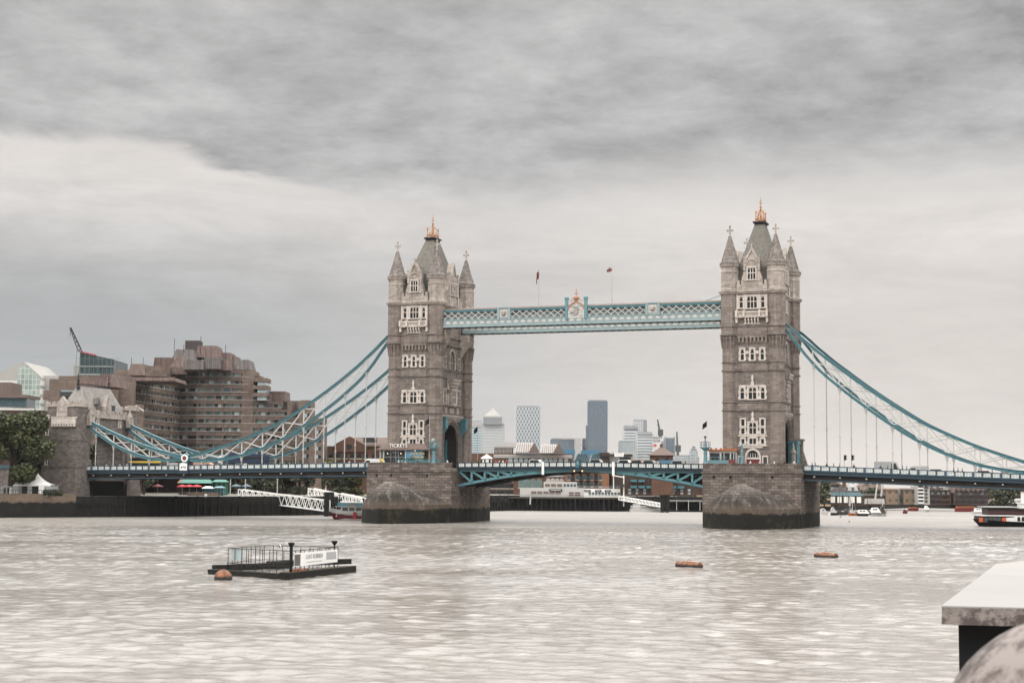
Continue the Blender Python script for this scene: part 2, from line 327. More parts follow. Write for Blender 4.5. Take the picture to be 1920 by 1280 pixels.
def window(par, F, c, w, z0, z1, lights=1, trans=(), arched=False, mat='pale_stone', t=.34, name='window', jag=.16, glassm='glass'):
    hw = w/2; mb = MB(); quoined(mb, F, c, hw, z0, z1, t, jag=jag)
    for i in range(1, lights):
        u = c-hw+w*i/lights; mb.fb(F, u-.08, u+.08, -.1, .16, z0, z1)
    for tr in trans: mb.fb(F, c-hw, c+hw, -.1, .14, tr-.09, tr+.09)
    if arched:
        lw = w/lights
        for i in range(lights):                      # pointed heads: spandrel pieces
            cc = c-hw+lw*(i+.5); a = lw/2-.07; za = z1-.02; zs = z1-lw*.8
            L1 = parch(cc, a, zs, z1-.12, 4); half = [p for p in L1 if p[0] <= cc+1e-6]
            mb.fpoly(F, [(cc-a-.05, zs)]+half+[(cc, z1), (cc-a-.05, z1)], -.08, .12)
            half = [p for p in L1 if p[0] >= cc-1e-6]
            mb.fpoly(F, [(cc, z1)]+half+[(cc+a+.05, zs), (cc+a+.05, z1)], -.08, .12)
    o = mb.build(name, mat, par)
    g = MB(); g.fb(F, c-hw, c+hw, -.12, .055, z0, z1); g.build('pane', glassm, o)
    return o

def cross_finial(mb, cx, cy, z0, H=2.7, ax=(1, 0)):
    s = H/2.7
    mb.lathe(cx, cy, [(.34*s, z0), (.42*s, z0+.15*s), (.2*s, z0+.35*s), (.17*s, z0+.8*s)], 8)
    mb.box(cx-.15*s, cx+.15*s, cy-.15*s, cy+.15*s, z0+.8*s, z0+H)
    zc = z0+1.5*s; h = .17*s
    mb.box(cx-.62*s*abs(ax[0])-.14*s, cx+.62*s*abs(ax[0])+.14*s, cy-.62*s*abs(ax[1])-.14*s, cy+.62*s*abs(ax[1])+.14*s, zc-h, zc+h)
    mb.box(cx-.2*s, cx+.2*s, cy-.2*s, cy+.2*s, z0+H-.42*s, z0+H-.12*s)
    for sx in (-1, 1): mb.box(cx+sx*.66*s*ax[0]-.12*s, cx+sx*.66*s*ax[0]+.12*s, cy+sx*.66*s*ax[1]-.12*s, cy+sx*.66*s*ax[1]+.12*s, zc-h*1.5, zc+h*1.5)

A_, B_ = 5.21, 9.63                      # turret centres
def bridge_tower(cx, inner, label):
    T = thing('bridge_tower', (cx, 0, 12.9), label, 'bridge tower', 'the two main towers of the bridge')
    fy, fx = 10.75, 5.35                 # wall faces between the turrets
    AW = 4.9                             # half width of the road arch
    # --- body: one wall mass pierced by the road arch
    b = MB(); F = frame((cx, 0, 0), (0, 1, 0), (1, 0, 0))
    arch = parch(0, AW, 18.6, 23.6, 8)
    b.fpoly(F, [(-fy, 12.9), (-AW, 12.9)]+arch+[(AW, 12.9), (fy, 12.9), (fy, 44.9), (-fy, 44.9)], -fx, fx)
    b.build('wall', 'granite', T)
    b = MB(); b.box(cx-fx-.05, cx+fx+.05, -fy-.05, fy+.05, 44.9, 53.2); b.build('upper_wall', 'granite_warm', T)
    for sy in (-1, 1): MB().box(cx-fx+.3, cx+fx-.3, sy*(AW-.12), sy*AW-.02*sy, 12.9, 18.6).build('arch_shade_lining', 'steel_and_arch_shade', T)  # dark sheets added to put the arch's deep shade into colour
    b = MB(); pa = parch(0, AW-.02, 18.6, 23.5, 8); pb = parch(0, AW-.15, 18.6, 23.3, 8); b.fpoly(F, pa+list(reversed(pb)), -fx+.3, fx-.3); b.build('arch_shade_vault', 'steel_and_arch_shade', T)  # same dark sheet under the arch head, added as shade
    # --- corner turrets
    for sx in (-1, 1):
        for sy in (-1, 1):
            tx, ty = cx+sx*A_, sy*B_
            t = MB().lathe(tx, ty, [(1.86, 12.9), (1.86, 26), (1.83, 26), (1.83, 40.6), (1.9, 41.6), (2.12, 42.9), (2.12, 52.4)], 8)
            o = t.build('turret', 'granite_warm', T)
            t = MB()                                # lancet corbelling under the widened shaft
            for i in range(8):
                a = 2*pi*i/8; ca, sa = cos(a), sin(a)
                for dv in (-.42, .42):
                    px_, py_ = tx+ca*1.82-sa*dv, ty+sa*1.82+ca*dv
                    t.bar((px_-ca*.1, py_-sa*.1, 40.0), (px_+ca*.28, py_+sa*.28, 42.6), .3, .3)
            t.build('corbel', 'granite_warm', o)
            t = MB().lathe(tx, ty, [(2.2, 53.1), (2.0, 53.3), (1.95, 53.5), (1.95, 57.0), (2.1, 57.1), (2.1, 57.4), (1.98, 57.5), (2.0, 58.2), (2.4, 58.6), (2.4, 58.8)], 8)
            for i in range(8):                      # blind tracery ribs and panels
                a = 2*pi*(i+.5)/8; t.bar((tx+cos(a)*1.93, ty+sin(a)*1.93, 53.4), (tx+cos(a)*1.93, ty+sin(a)*1.93, 57.1), .2, .2)
                a = 2*pi*i/8; ca, sa = cos(a), sin(a); R0 = 1.93*cos(pi/8)
                for w_ in (-.42, 0, .42): t.bar((tx+ca*R0-sa*w_, ty+sa*R0+ca*w_, 54.2), (tx+ca*R0-sa*w_, ty+sa*R0+ca*w_, 56.3), .1, .1)
                t.bar((tx+ca*R0-sa*.45, ty+sa*R0+ca*.45, 56.3), (tx+ca*R0+sa*.45, ty+sa*R0-ca*.45, 56.3), .12, .14)
                t.bar((tx+ca*R0-sa*.45, ty+sa*R0+ca*.45, 54.2), (tx+ca*R0+sa*.45, ty+sa*R0-ca*.45, 54.2), .12, .14)
            o = t.build('turret_head', 'weathered_pale', T)
            t = MB().lathe(tx, ty, [(2.3, 58.8), (2.16, 59.4), (1.78, 60.0), (.30, 65.3), (.34, 65.5), (.2, 65.6)], 8)
            for i in range(8):                      # eaves battlement and ribs
                a = 2*pi*(i+.5)/8; t.bar((tx+cos(a)*1.95, ty+sin(a)*1.95, 59.6), (tx+cos(a)*.3, ty+sin(a)*.3, 65.3), .13, .13)
                for q in (-.35, 0, .35):
                    a2 = 2*pi*(i+.5+q*.8)/8; t.bar((tx+cos(a2)*2.2, ty+sin(a2)*2.2, 58.8), (tx+cos(a2)*2.2, ty+sin(a2)*2.2, 59.35), .28, .3)
            o2 = t.build('spire', 'spire_stone', T)
            t = MB(); cross_finial(t, tx, ty, 65.4, 2.6); t.build('cross_finial', 'weathered_pale', o2)
    # --- string courses right round the tower
    for z0, z1, e in ((25.85, 26.12, .22), (27.7, 27.95, .18), (34.75, 35.05, .22), (36.6, 36.85, .18), (42.75, 43.1, .28), (44.75, 45.0, .2), (52.2, 52.6, .3), (52.6, 52.95, .55)):
        s = MB(); m_ = 'granite' if z0 < 50 else 'weathered_pale'; rr = (2.12 if z0 > 42 else 1.86)
        for sx in (-1, 1):
            for sy in (-1, 1): s.lathe(cx+sx*A_, sy*B_, [(rr+e, z0), (rr+e+.04, (z0+z1)/2), (rr+e, z1)], 8)
        for sg in (-1, 1):
            s.box(cx-A_+1.6, cx+A_-1.6, sg*fy-.1*sg, sg*(fy+e+.05), z0+.003, z1-.003)
            if not (z0 < 25.9 and False): s.box(cx+sg*fx-.1*sg, cx+sg*(fx+e+.05), -B_+1.6, B_-1.6, z0+.003, z1-.003)
        s.build('string_course', m_, T)
    # --- facades across the river (front and back)
    for sg in (-1, 1):
        Fr = frame((cx, sg*fy, 0), (-sg, 0, 0) if sg > 0 else (1, 0, 0), (0, sg, 0))
        # band zones in smoother stone
        bm_ = MB()
        for z0, z1 in ((26.2, 27.65), (35.1, 36.55), (43.15, 44.7)): MB().fb(Fr, -3.3, 3.3, -.1, .1, z0, z1).build('frieze', 'granite_warm', T)
        # machicolation under the third storey
        mc = MB(); mc.fb(Fr, -3.35, 3.35, -.1, .42, 42.3, 42.72)
        for i in range(8): mc.fb(Fr, -3.1+i*.87, -2.72+i*.87, -.1, .5, 41.2, 42.3)
        mc.fb(Fr, -3.35, 3.35, -.1, .16, 41.0, 41.35); mc.build('machicolation', 'granite_warm', T)
        # storey with three single lights
        for c in (-2.25, 0, 2.25): window(T, Fr, c, .72, 37.25, 39.75, 1, (38.65,), True)
        s = MB()
        for c in (-1.12, 1.12): s.fb(Fr, c-.35, c+.35, -.05, .3, 38.9, 39.25); s.fb(Fr, c-.18, c+.18, -.05, .38, 38.6, 38.9)
        s.build('carved_block', 'pale_stone', T)
        # storey with the wide middle window
        for c in (-2.3, 2.3): window(T, Fr, c, .82, 28.55, 31.1, 1, (30.1,), True)
        window(T, Fr, 0, 1.7, 28.5, 31.15, 2, (30.1,), True, t=.42)
        s = MB(); s.fb(Fr, -2.95, 2.95, -.05, .3, 31.4, 31.62); s.fb(Fr, -.35, .35, -.05, .34, 31.62, 32.3); s.fb(Fr, -.17, .17, -.05, .34, 32.3, 33.9)
        s.fb(Fr, -.33, .33, -.05, .36, 33.1, 33.35); s.build('hood_finial', 'pale_stone', T)
        # lowest storey group
        for c in (-2.2, 2.2):
            window(T, Fr, c, .72, 22.55, 24.0, 1, jag=0, t=.36)
            window(T, Fr, c, .72, 20.75, 22.0, 1); window(T, Fr, c, .66, 18.55, 19.6, 1)
        window(T, Fr, 0, 1.55, 20.75, 23.3, 2, (22.15,), True, t=.42); window(T, Fr, 0, 1.5, 18.5, 19.7, 2, t=.42)
        s = MB(); s.fb(Fr, -3.25, 3.25, -.05, .3, 20.15, 20.5); s.fb(Fr, -3.25, 3.25, -.05, .34, 18.0, 18.28)
        s.fb(Fr, -.35, .35, -.05, .36, 23.65, 24.3); s.fb(Fr, -.17, .17, -.05, .36, 24.3, 25.7); s.fb(Fr, -.33, .33, -.05, .38, 24.9, 25.15)
        for c in (-2.2, 2.2): s.fb(Fr, c-.5, c+.5, -.05, .2, 19.9, 20.15)
        s.fb(Fr, -.9, .9, -.05, .22, 19.98, 20.15); s.build('stone_band', 'pale_stone', T)
        # door arch and side doors at road level
        d = MB(); d.fpoly(Fr, [(-1.85, 12.95)]+parch(0, 1.85, 15.2, 17.55, 6)+[(1.85, 12.95), (1.45, 12.95)]+list(reversed(parch(0, 1.45, 15.2, 17.1, 6)))+[(-1.45, 12.95)], -.05, .35)
        d.fb(Fr, -1.45, 1.45, -.05, .22, 15.1, 15.5)
        for i in range(-2, 3): d.fb(Fr, i*.55-.05, i*.55+.05, -.05, .2, 15.5, 16.4)
        d.fb(Fr, -2.2, 2.2, -.05, .3, 17.6, 17.9)
        dd = d.build('doorway', 'pale_stone', T); MB().fb(Fr, -1.44, 1.44, -.1, .05, 12.95, 15.1).build('door', 'dark_red', dd)
        MB().fpoly(Fr, [(-1.44, 15.5)]+parch(0, 1.44, 15.5, 17.08, 5)+[(1.44, 15.5)], -.1, .06).build('pane', 'glass', dd)
        for c in (-2.75, 2.75): window(T, Fr, c, .8, 13.3, 15.6, 1, t=.26, jag=0, glassm='bright_blue' if c*(1 if sg < 0 else -1) < 0 and inner < 0 else 'dark_panel')
        # top storey: pale surround, three-part window, balcony on corbels
        for c in (-2.45, 2.45): window(T, Fr, c, .72, 49.0, 51.5, 1, (50.4,), True, t=.5, jag=0)
        window(T, Fr, 0, 2.2, 48.9, 51.6, 3, (50.4,), True, t=.55, jag=0)
        s = MB(); s.fb(Fr, -3.45, 3.45, -.05, .04, 48.3, 52.1)
        for u in (-3.35, -1.75, 1.75, 3.35): s.fb(Fr, u-.14, u+.14, -.05, .32, 48.4, 52.0)
        s.build('window_surround', 'pale_stone', T)
        s = MB(); s.fb(Fr, -3.6, 3.6, -.05, 1.0, 47.85, 48.15); s.fb(Fr, -3.6, 3.6, -.05, 1.05, 46.75, 46.98)
        for u in (-3.45, -1.75, 1.75, 3.45): s.fb(Fr, u-.24, u+.24, -.05, 1.15, 46.9, 48.35)
        for a, c in ((-3.2, -2.0), (-1.5, 1.5), (2.0, 3.2)):
            s.fb(Fr, a, c, .5, .74, 46.98, 47.85); k = int((c-a)/.5)
            for i in range(k):
                u = a+(c-a)*(i+.5)/k; s.bar(Fr[0]+Fr[1]*(u-.2)+Fr[2]*.86+Vector((0, 0, 47.0)), Fr[0]+Fr[1]*(u+.2)+Fr[2]*.86+Vector((0, 0, 47.8)), .1, .1); s.bar(Fr[0]+Fr[1]*(u+.2)+Fr[2]*.86+Vector((0, 0, 47.0)), Fr[0]+Fr[1]*(u-.2)+Fr[2]*.86+Vector((0, 0, 47.8)), .1, .1)
        for i in range(5): s.fb(Fr, -1.6+i*.72, -1.3+i*.72, -.05, .8, 46.0, 46.75); s.fb(Fr, -1.6+i*.72, -1.3+i*.72, -.05, .45, 45.4, 46.0)
        for u in (-3.45, 3.45): s.fb(Fr, u-.24, u+.24, -.05, .7, 45.6, 46.75)
        s.fb(Fr, -1.9, 1.9, -.05, .3, 45.25, 45.45); s.build('balcony', 'pale_stone', T)
        # parapet with merlons
        s = MB(); s.fb(Fr, -3.5, 3.5, -.5, .25, 52.95, 54.3)
        for u in (-3.1, -2.15, 2.15, 3.1): s.fb(Fr, u-.3, u+.3, -.5, .25, 54.3, 55.1); s.fb(Fr, u-.34, u+.34, -.55, .3, 55.1, 55.25)
        s.build('parapet', 'weathered_pale', T)
        # gabled dormer
        g = MB(); zt = 62.4; g.fpoly(Fr, [(-2.3, 52.95), (2.3, 52.95), (2.3, 55.6), (1.85, 57.0), (1.55, 57.6), (1.5, 60.1), (.95, 60.5), (0, zt), (-.95, 60.5), (-1.5, 60.1), (-1.55, 57.6), (-1.85, 57.0), (-2.3, 55.6)], -1.4, .3)
        g.fpoly(Fr, [(-1.55, 59.2)]+[(-1.3, 60.4), (0, 62.75), (1.3, 60.4), (1.55, 59.2), (1.2, 59.2), (1.0, 60.1), (0, 61.9), (-1.0, 60.1), (-1.2, 59.2)], -.2, .55)
        for u in (-1.62, 1.62): g.fb(Fr, u-.22, u+.22, -.3, .5, 57.4, 60.3); g.fb(Fr, u-.3, u+.3, -.4, .6, 60.3, 60.5)
        g.fb(Fr, -1.9, 1.9, -.05, .45, 54.95, 55.2)
        for i in range(-2, 3): g.fb(Fr, i*.7-.06, i*.7+.06, -.05, .4, 53.3, 54.8)
        for i in range(-2, 2): g.bar(Fr[0]+Fr[1]*(i*.7)+Fr[2]*.34+Vector((0, 0, 53.4)), Fr[0]+Fr[1]*(i*.7+.7)+Fr[2]*.34+Vector((0, 0, 54.7)), .1, .1)
        ar = parch(0, 1.25, 58.2, 59.8, 5); g.fpoly(Fr, [(-1.45, 58.2)]+parch(0, 1.45, 58.2, 60.05, 5)+[(1.45, 58.2)]+list(reversed(ar)), .25, .5)
        for u in (-.45, .45): g.bar(Fr[0]+Fr[1]*(u-.3)+Fr[2]*.34+Vector((0, 0, 58.3)), Fr[0]+Fr[1]*u+Fr[2]*.34+Vector((0, 0, 59.3)), .1, .1); g.bar(Fr[0]+Fr[1]*(u+.3)+Fr[2]*.34+Vector((0, 0, 58.3)), Fr[0]+Fr[1]*u+Fr[2]*.34+Vector((0, 0, 59.3)), .1, .1)
        g.box(cx-.1, cx+.1, sg*(fy+.2)-.1, sg*(fy+.2)+.1, 62.4, 63.5)
        o = g.build('dormer', 'weathered_pale', T)
        Fd = frame(Fr[0]+Fr[2]*.3, Fr[1], Fr[2]); window(o, Fd, 0, 1.75, 55.35, 58.0, 3, (56.8,), True, t=.25, jag=0)
        g = MB().fpoly(Fr, [(-1.5, 54), (1.5, 54), (1.5, 60), (0, 61.9), (-1.5, 60)], -5, -1.4); g.build('dormer_roof', 'slate', T)
        for u in (-2.75, 2.75): pass
    # --- faces along the roadway
    for sg in (-1, 1):
        Fr = frame((cx+sg*fx, 0, 0), (0, sg, 0), (sg, 0, 0))
        s = MB()                                             # stepped mouldings round the arch
        for a, (w0, w1) in enumerate(((AW, AW+.35), (AW+.35, AW+.7), (AW+.7, AW+.95))):
            d_ = .12+.22*a; e0, e1 = w0-AW, w1-AW
            s.fpoly(Fr, [(-w1, 12.95)]+parch(0, w1, 18.6, 23.6+e1*1.1, 8)+[(w1, 12.95), (w0, 12.95)]+list(reversed(parch(0, w0, 18.6, 23.6+e0*1.1, 8)))+[(-w0, 12.95)], -.1, d_)
        s.build('arch_moulding', 'granite_warm', T)
        s = MB()
        for i in range(14): s.fb(Fr, -6.6+i*.98, -6.2+i*.98, -.05, .55, 24.9, 25.5); s.fb(Fr, -6.6+i*.98, -6.25+i*.98, -.05, .3, 24.3, 24.9)
        s.fb(Fr, -7, 7, -.05, .6, 25.5, 25.84); s.build('corbel_table', 'weathered_pale', T)
        s = MB()
        for u in (-3.9, 0, 3.9):
            w_ = 1.5 if u else 2.6
            s.fb(Fr, u-w_/2, u+w_/2, -.05, .3, 26.3, 27.6)
            for q in range(int(w_/.6)): s.fb(Fr, u-w_/2+.15+q*.6, u-w_/2+.5+q*.6, .28, .4, 26.5, 27.4)
        s.build('carved_panel', 'weathered_pale', T)
        for u in (-4.5, 4.5): window(T, Fr, u, 1.3, 28.5, 32.0, 2, (30.4,), True, t=.5, jag=.1, mat='weathered_pale')
        bay = MB(); bay.fpoly(Fr, [(-1.9, 28.0), (1.9, 28.0), (1.9, 32.6), (1.5, 33.6), (-1.5, 33.6), (-1.9, 32.6)], -.1, .6)
        for z0, z1, w0, nn_ in ((32.6, 33.4, 2.1, 1.0), (33.4, 34.2, 2.4, 1.4), (34.2, 34.7, 2.6, 1.6)): bay.fb(Fr, -w0, w0, -.1, nn_, z0, z1)
        o = bay.build('oriel_bay', 'weathered_pale', T); window(o, frame(Fr[0]+Fr[2]*.6, Fr[1], Fr[2]), 0, 2.6, 28.6, 32.0, 3, (30.3,), True, t=.3, jag=0)
        st = MB()                                            # canopied niches either side
        for u in (-2.75, 2.75): st.fb(Fr, u-.4, u+.4, -.05, .5, 28.3, 28.8); st.fb(Fr, u-.28, u+.28, -.05, .4, 28.8, 31.0); st.fb(Fr, u-.45, u+.45, -.05, .6, 32.0, 32.5); st.lathe((Fr[0]+Fr[1]*u+Fr[2]*.25).x, (Fr[0]+Fr[1]*u+Fr[2]*.25).y, [(.42, 32.5), (.05, 34.4)], 6)
        st.build('canopied_niche', 'weathered_pale', T)
        s = MB(); s.fpoly(Fr, [(-1.95, 37.0)]+parch(0, 1.95, 39.6, 42.2, 6)+[(1.95, 37.0), (1.5, 37.0)]+list(reversed(parch(0, 1.5, 39.6, 41.7, 6)))+[(-1.5, 37.0)], -.05, .4)
        for u in (-.5, .5): s.fb(Fr, u-.07, u+.07, -.05, .2, 37.0, 40.6)
        s.fb(Fr, -1.5, 1.5, -.05, .2, 38.6, 38.8)
        o = s.build('great_window', 'weathered_pale', T); MB().fpoly(Fr, [(-1.5, 37)]+parch(0, 1.5, 39.6, 41.7, 6)+[(1.5, 37)], -.1, .06).build('pane', 'glass', o)
        for u in (-4.6, 4.6): window(T, Fr, u, .9, 37.3, 39.9, 1, (38.7,), True, mat='weathered_pale')
        # top stage between the walkways / chains
        for u in (-2.2, 0, 2.2): window(T, Fr, u, .95, 48.9, 51.6, 1, (50.4,), True, t=.36, jag=0)
        s = MB(); s.fb(Fr, -6.4, 6.4, -.5, .25, 52.95, 54.3)
        for u in (-6.2, -5.2, -4.2, 4.2, 5.2, 6.2): s.fb(Fr, u-.32, u+.32, -.5, .25, 54.3, 55.1); s.fb(Fr, u-.36, u+.36, -.55, .3, 55.1, 55.25)
        s.build('parapet', 'weathered_pale', T)
        g = MB(); g.fpoly(Fr, [(-3.7, 52.95), (3.7, 52.95), (3.7, 56.2), (3.1, 57.6), (2.5, 60.0), (1.2, 60.4), (0, 63.4), (-1.2, 60.4), (-2.5, 60.0), (-3.1, 57.6), (-3.7, 56.2)], -1.2, .35)
        for u in (-2.7, 2.7): g.fb(Fr, u-.28, u+.28, -.3, .6, 53, 60.6); g.fb(Fr, u-.38, u+.38, -.4, .7, 60.6, 60.85)
        g.fpoly(Fr, [(-1.5, 60.2), (0, 63.8), (1.5, 60.2), (1.1, 60.2), (0, 62.9), (-1.1, 60.2)], -.2, .6)
        for u in (-1.9, -.95, 0, .95, 1.9): g.fb(Fr, u-.06, u+.06, .3, .5, 55, 59.2)
        o = g.build('dormer', 'weathered_pale', T)
        Fd = frame(Fr[0]+Fr[2]*.35, Fr[1], Fr[2])
        for u in (-1.7, 0, 1.7): window(o, Fd, u, .8, 55.5, 58.2, 1, (), True, t=.2, jag=0)
        MB().fpoly(Fr, [(-2.4, 54), (2.4, 54), (2.4, 59.8), (0, 62.4), (-2.4, 59.8)], -4, -1.2).build('dormer_roof', 'slate', T)
    # --- main roof: steep lower stage, tall pyramid, platform and gilded crown
    r = MB(); r.prism([(cx-4.6, -9.6), (cx+4.6, -9.6), (cx+4.6, 9.6), (cx-4.6, 9.6)], 53, 58.5, [(cx-3.6, -8.3), (cx+3.6, -8.3), (cx+3.6, 8.3), (cx-3.6, 8.3)])
    r.prism([(cx-3.6, -8.3), (cx+3.6, -8.3), (cx+3.6, 8.3), (cx-3.6, 8.3)], 58.5, 69.2, [(cx-1.1, -1.9), (cx+1.1, -1.9), (cx+1.1, 1.9), (cx-1.1, 1.9)])
    o = r.build('roof', 'slate', T)
    p = MB(); p.box(cx-1.15, cx+1.15, -1.95, 1.95, 69.2, 69.6); p.box(cx-1.45, cx+1.45, -2.3, 2.3, 69.6, 69.95)
    p.build('roof_platform', 'dark_steel', o)
    p = MB()
    for sx in (-1, 1):
        for sy in (-1, 1):
            p.lathe(cx+sx*.85, sy*1.5, [(.2, 69.95), (.16, 70.4), (.24, 70.6), (.12, 70.8), (.1, 72.0), (.22, 72.2), (.05, 72.7)], 6)
            p.bar((cx+sx*.85, sy*1.5, 71.8), (cx, 0, 73.2), .12, .12); p.bar((cx+sx*.85, sy*1.5, 70.3), (cx+sx*.85, 0, 71.6), .1, .1)
    for t_ in range(4): p.bar((cx+[-.85, .85, .85, -.85][t_], [-1.5, -1.5, 1.5, 1.5][t_], 70.7), (cx+[.85, .85, -.85, -.85][t_], [-1.5, 1.5, 1.5, -1.5][t_], 70.7), .12, .3)
    p.lathe(cx, 0, [(.3, 69.95), (.2, 71), (.28, 71.5), (.14, 72.4), (.18, 73.4), (.3, 73.5), (.3, 73.7), (.1, 73.8), (.09, 75.0), (.2, 75.1), (.06, 75.3), (.03, 76.1)], 8)
    p.box(cx-.36, cx+.36, -.06, .06, 74.35, 74.55); p.build('crown_finial', 'gold', o)
    # --- chain saddle housings on the land side, brackets over the inner arch
    for sy in (-1, 1): MB().box(cx-inner*(fx-.3), cx-inner*(fx+1.0), sy*8.2-.9, sy*8.2+.9, 43.2, 46.6).build('chain_housing', 'granite_warm', T)
    if inner > 0:
        for sy in (-1, 1):
            s = MB(); s.box(cx+inner*(fx-.2), cx+inner*(fx+1.7), sy*6.6-.8, sy*6.6+.8, 22.6, 24.9); s.box(cx+inner*(fx-.2), cx+inner*(fx+1.9), sy*6.6-.95, sy*6.6+.95, 24.9, 25.2)
            s.prism([(cx+inner*(fx-.2), sy*6.6-.8), (cx+inner*(fx+.3), sy*6.6-.8), (cx+inner*(fx+.3), sy*6.6+.8), (cx+inner*(fx-.2), sy*6.6+.8)], 20.9, 22.6, [(cx+inner*(fx-.2), sy*6.6-.8), (cx+inner*(fx+1.7), sy*6.6-.8), (cx+inner*(fx+1.7), sy*6.6+.8), (cx+inner*(fx-.2), sy*6.6+.8)])
            s.build('teal_bracket', 'teal', T)
    for sy in (-1, 1):                                      # great stone brackets carrying the walkways
        s = MB(); Fk = frame((cx+inner*(fx-.1), sy*7.6, 0), (inner, 0, 0), (0, sy, 0))
        s.fpoly(Fk, [(0, 40.5), (1.2, 42.6), (2.2, 44.2), (2.5, 46.2), (0, 46.2)], -1.7, 1.7); s.build('walkway_bracket', 'weathered_pale', T)
    for xx in (-2.5, 2.5):                                  # teal steel posts inside the arch
        for sy in (-1, 1): MB().box(cx+xx-.3, cx+xx+.3, sy*3.9-.35, sy*3.9+.35, 12.9, 20.0).build('steel_post', 'teal', T)
    return T
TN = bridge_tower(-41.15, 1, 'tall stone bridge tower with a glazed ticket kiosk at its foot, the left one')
TS = bridge_tower(41.15, -1, 'tall stone bridge tower with a small rust-roofed cabin at its foot, the right one')
# land-side gate structure at the foot of the south tower
g = MB(); g.box(41.15+5.6, 41.15+7.6, 2.2, 6.4, 12.9, 18.9); g.box(41.15+5.5, 41.15+7.8, 2.0, 6.6, 18.9, 19.5)
g = solo(g, 'teal_gatehouse', 'teal', 'teal steel booth in the road arch of the right-hand tower, beside a stone buttress', 'gatehouse')
g = MB()
g.prism([(47.3, 6.7), (49.2, 6.7), (49.2, 8.2), (47.3, 8.2)], 12.9, 19.9); g.box(47.1, 49.5, 6.4, 8.5, 19.6, 20.1); g.prism([(49.2, 6.8), (50.6, 6.8), (50.6, 8.1), (49.2, 8.1)], 12.9, 17.2, [(49.2, 6.8), (49.3, 6.8), (49.3, 8.1), (49.2, 8.1)])
solo(g, 'stone_buttress', 'granite_warm', 'stone buttress with a sloping foot at the outer edge of the right-hand tower', 'buttress')
g = MB(); g.lathe(48.2, 0.3, [(.9, 12.9), (.8, 14.2), (.55, 14.6), (.5, 16.2), (.75, 16.8), (.3, 17.6), (.28, 18.2), (.12, 19.1)], 8)
solo(g, 'stone_pinnacle', 'weathered_pale', 'pale carved stone pinnacle standing in front of the right-hand tower arch', 'pinnacle')

# ---------------------------------------------------------------- river piers
def bridge_pier(cx, label):
    T = thing('bridge_pier', (cx, 0, 0), label, 'bridge pier', 'the two river piers')
    pw, py = 10.95, 13.0
    b = MB(); b.box(cx-pw, cx+pw, -py, py, -3, 12.0); b.build('pier_body', 'pier_granite', T)
    s = MB(); s.box(cx-pw-.12, cx+pw+.12, -py-.12, py+.12, 11.45, 11.7); s.box(cx-pw-.2, cx+pw+.2, -py-.2, py+.2, 12.0, 12.25); s.box(cx-pw+.05, cx+pw-.05, -py+.05, -py+.6, 12.25, 13.95); s.box(cx-pw-.05, cx+pw+.05, -py-.05, -py+.7, 13.95, 14.15)
    s.box(cx-pw+.05, cx+pw-.05, py-.6, py-.05, 12.25, 14.1)
    s.build('pier_parapet', 'pier_granite', T)
    MB().box(cx-pw+.1, cx+pw-.1, -py+.6, py-.6, 12.25, 12.9).build('paved_top', 'paving', T)
    for u in (-4.6, 4.7, -8.4):                                   # weep holes
        MB().box(cx+u-.28, cx+u+.28, -py-.02, -py+.3, 10.75, 11.35).build('drain_opening', 'black', T)
    for sg in (-1, 1):                                      # pointed cutwater with its domed cap
        g = MB(); NY, NX = 18, 24; vs = []; rows = []
        def half(t): return (pw-.05-4.0*t)*(1-t**3.2)**.75 if t < 1 else 0
        for j in range(NY+1):
            t = j/NY; t = t**.9; y = sg*(py-.3+17.6*t); w = max(.05, half(t)*(1 if sg < 0 else .95)); d = 17.6*t-.3
            zr = 9.7-.16*(11.3-d) if d < 11.3 else 4.3+5.4*max(0, 1-((d-11.3)/6)**1.8)**.7
            zb = 4.3; row = [(cx-w, y, -3.0)]
            for i in range(NX+1):
                s_ = -1+2*i/NX; prof = (1-abs(s_)**1.65)**.85
                row.append((cx+w*s_, y, zb+(zr-zb)*prof))
            row.append((cx+w, y, -3.0)); rows.append(row)
        k = len(rows[0]); vs = [v for r in rows for v in r]
        fs = [(j*k+i, j*k+i+1, (j+1)*k+i+1, (j+1)*k+i) for j in range(NY) for i in range(k-1)]
        fs.append(tuple(range((NY)*k, (NY+1)*k)))
        g.add(vs, fs); g.build('cutwater', 'cutwater_granite', T)
    # recesses for the bascule on the river side
    return T
# radial masonry for the domed caps
stone('cutwater_granite', (.105, .09, .08), (.175, .152, .135), (.045, .038, .032), 1.3, .6, streak=.75, blotch=.4, tide=(3.3, (.012, .011, .009, 1), (.045, .04, .018, 1)), ms=.045, bump=.4, var=.5, soot=(6.2, 9.3))
bridge_pier(-41.15, 'weathered granite pier under the left tower, a pleasure boat passing behind its edge')
bridge_pier(41.15, 'weathered granite pier under the right tower, pale blocks showing in its tide band')
for ux, uy, uz, w_, h_ in ((32.1, -13.6, 3.2, 1.5, .8), (34.3, -14.3, 2.9, 1.7, .95)):
    pass

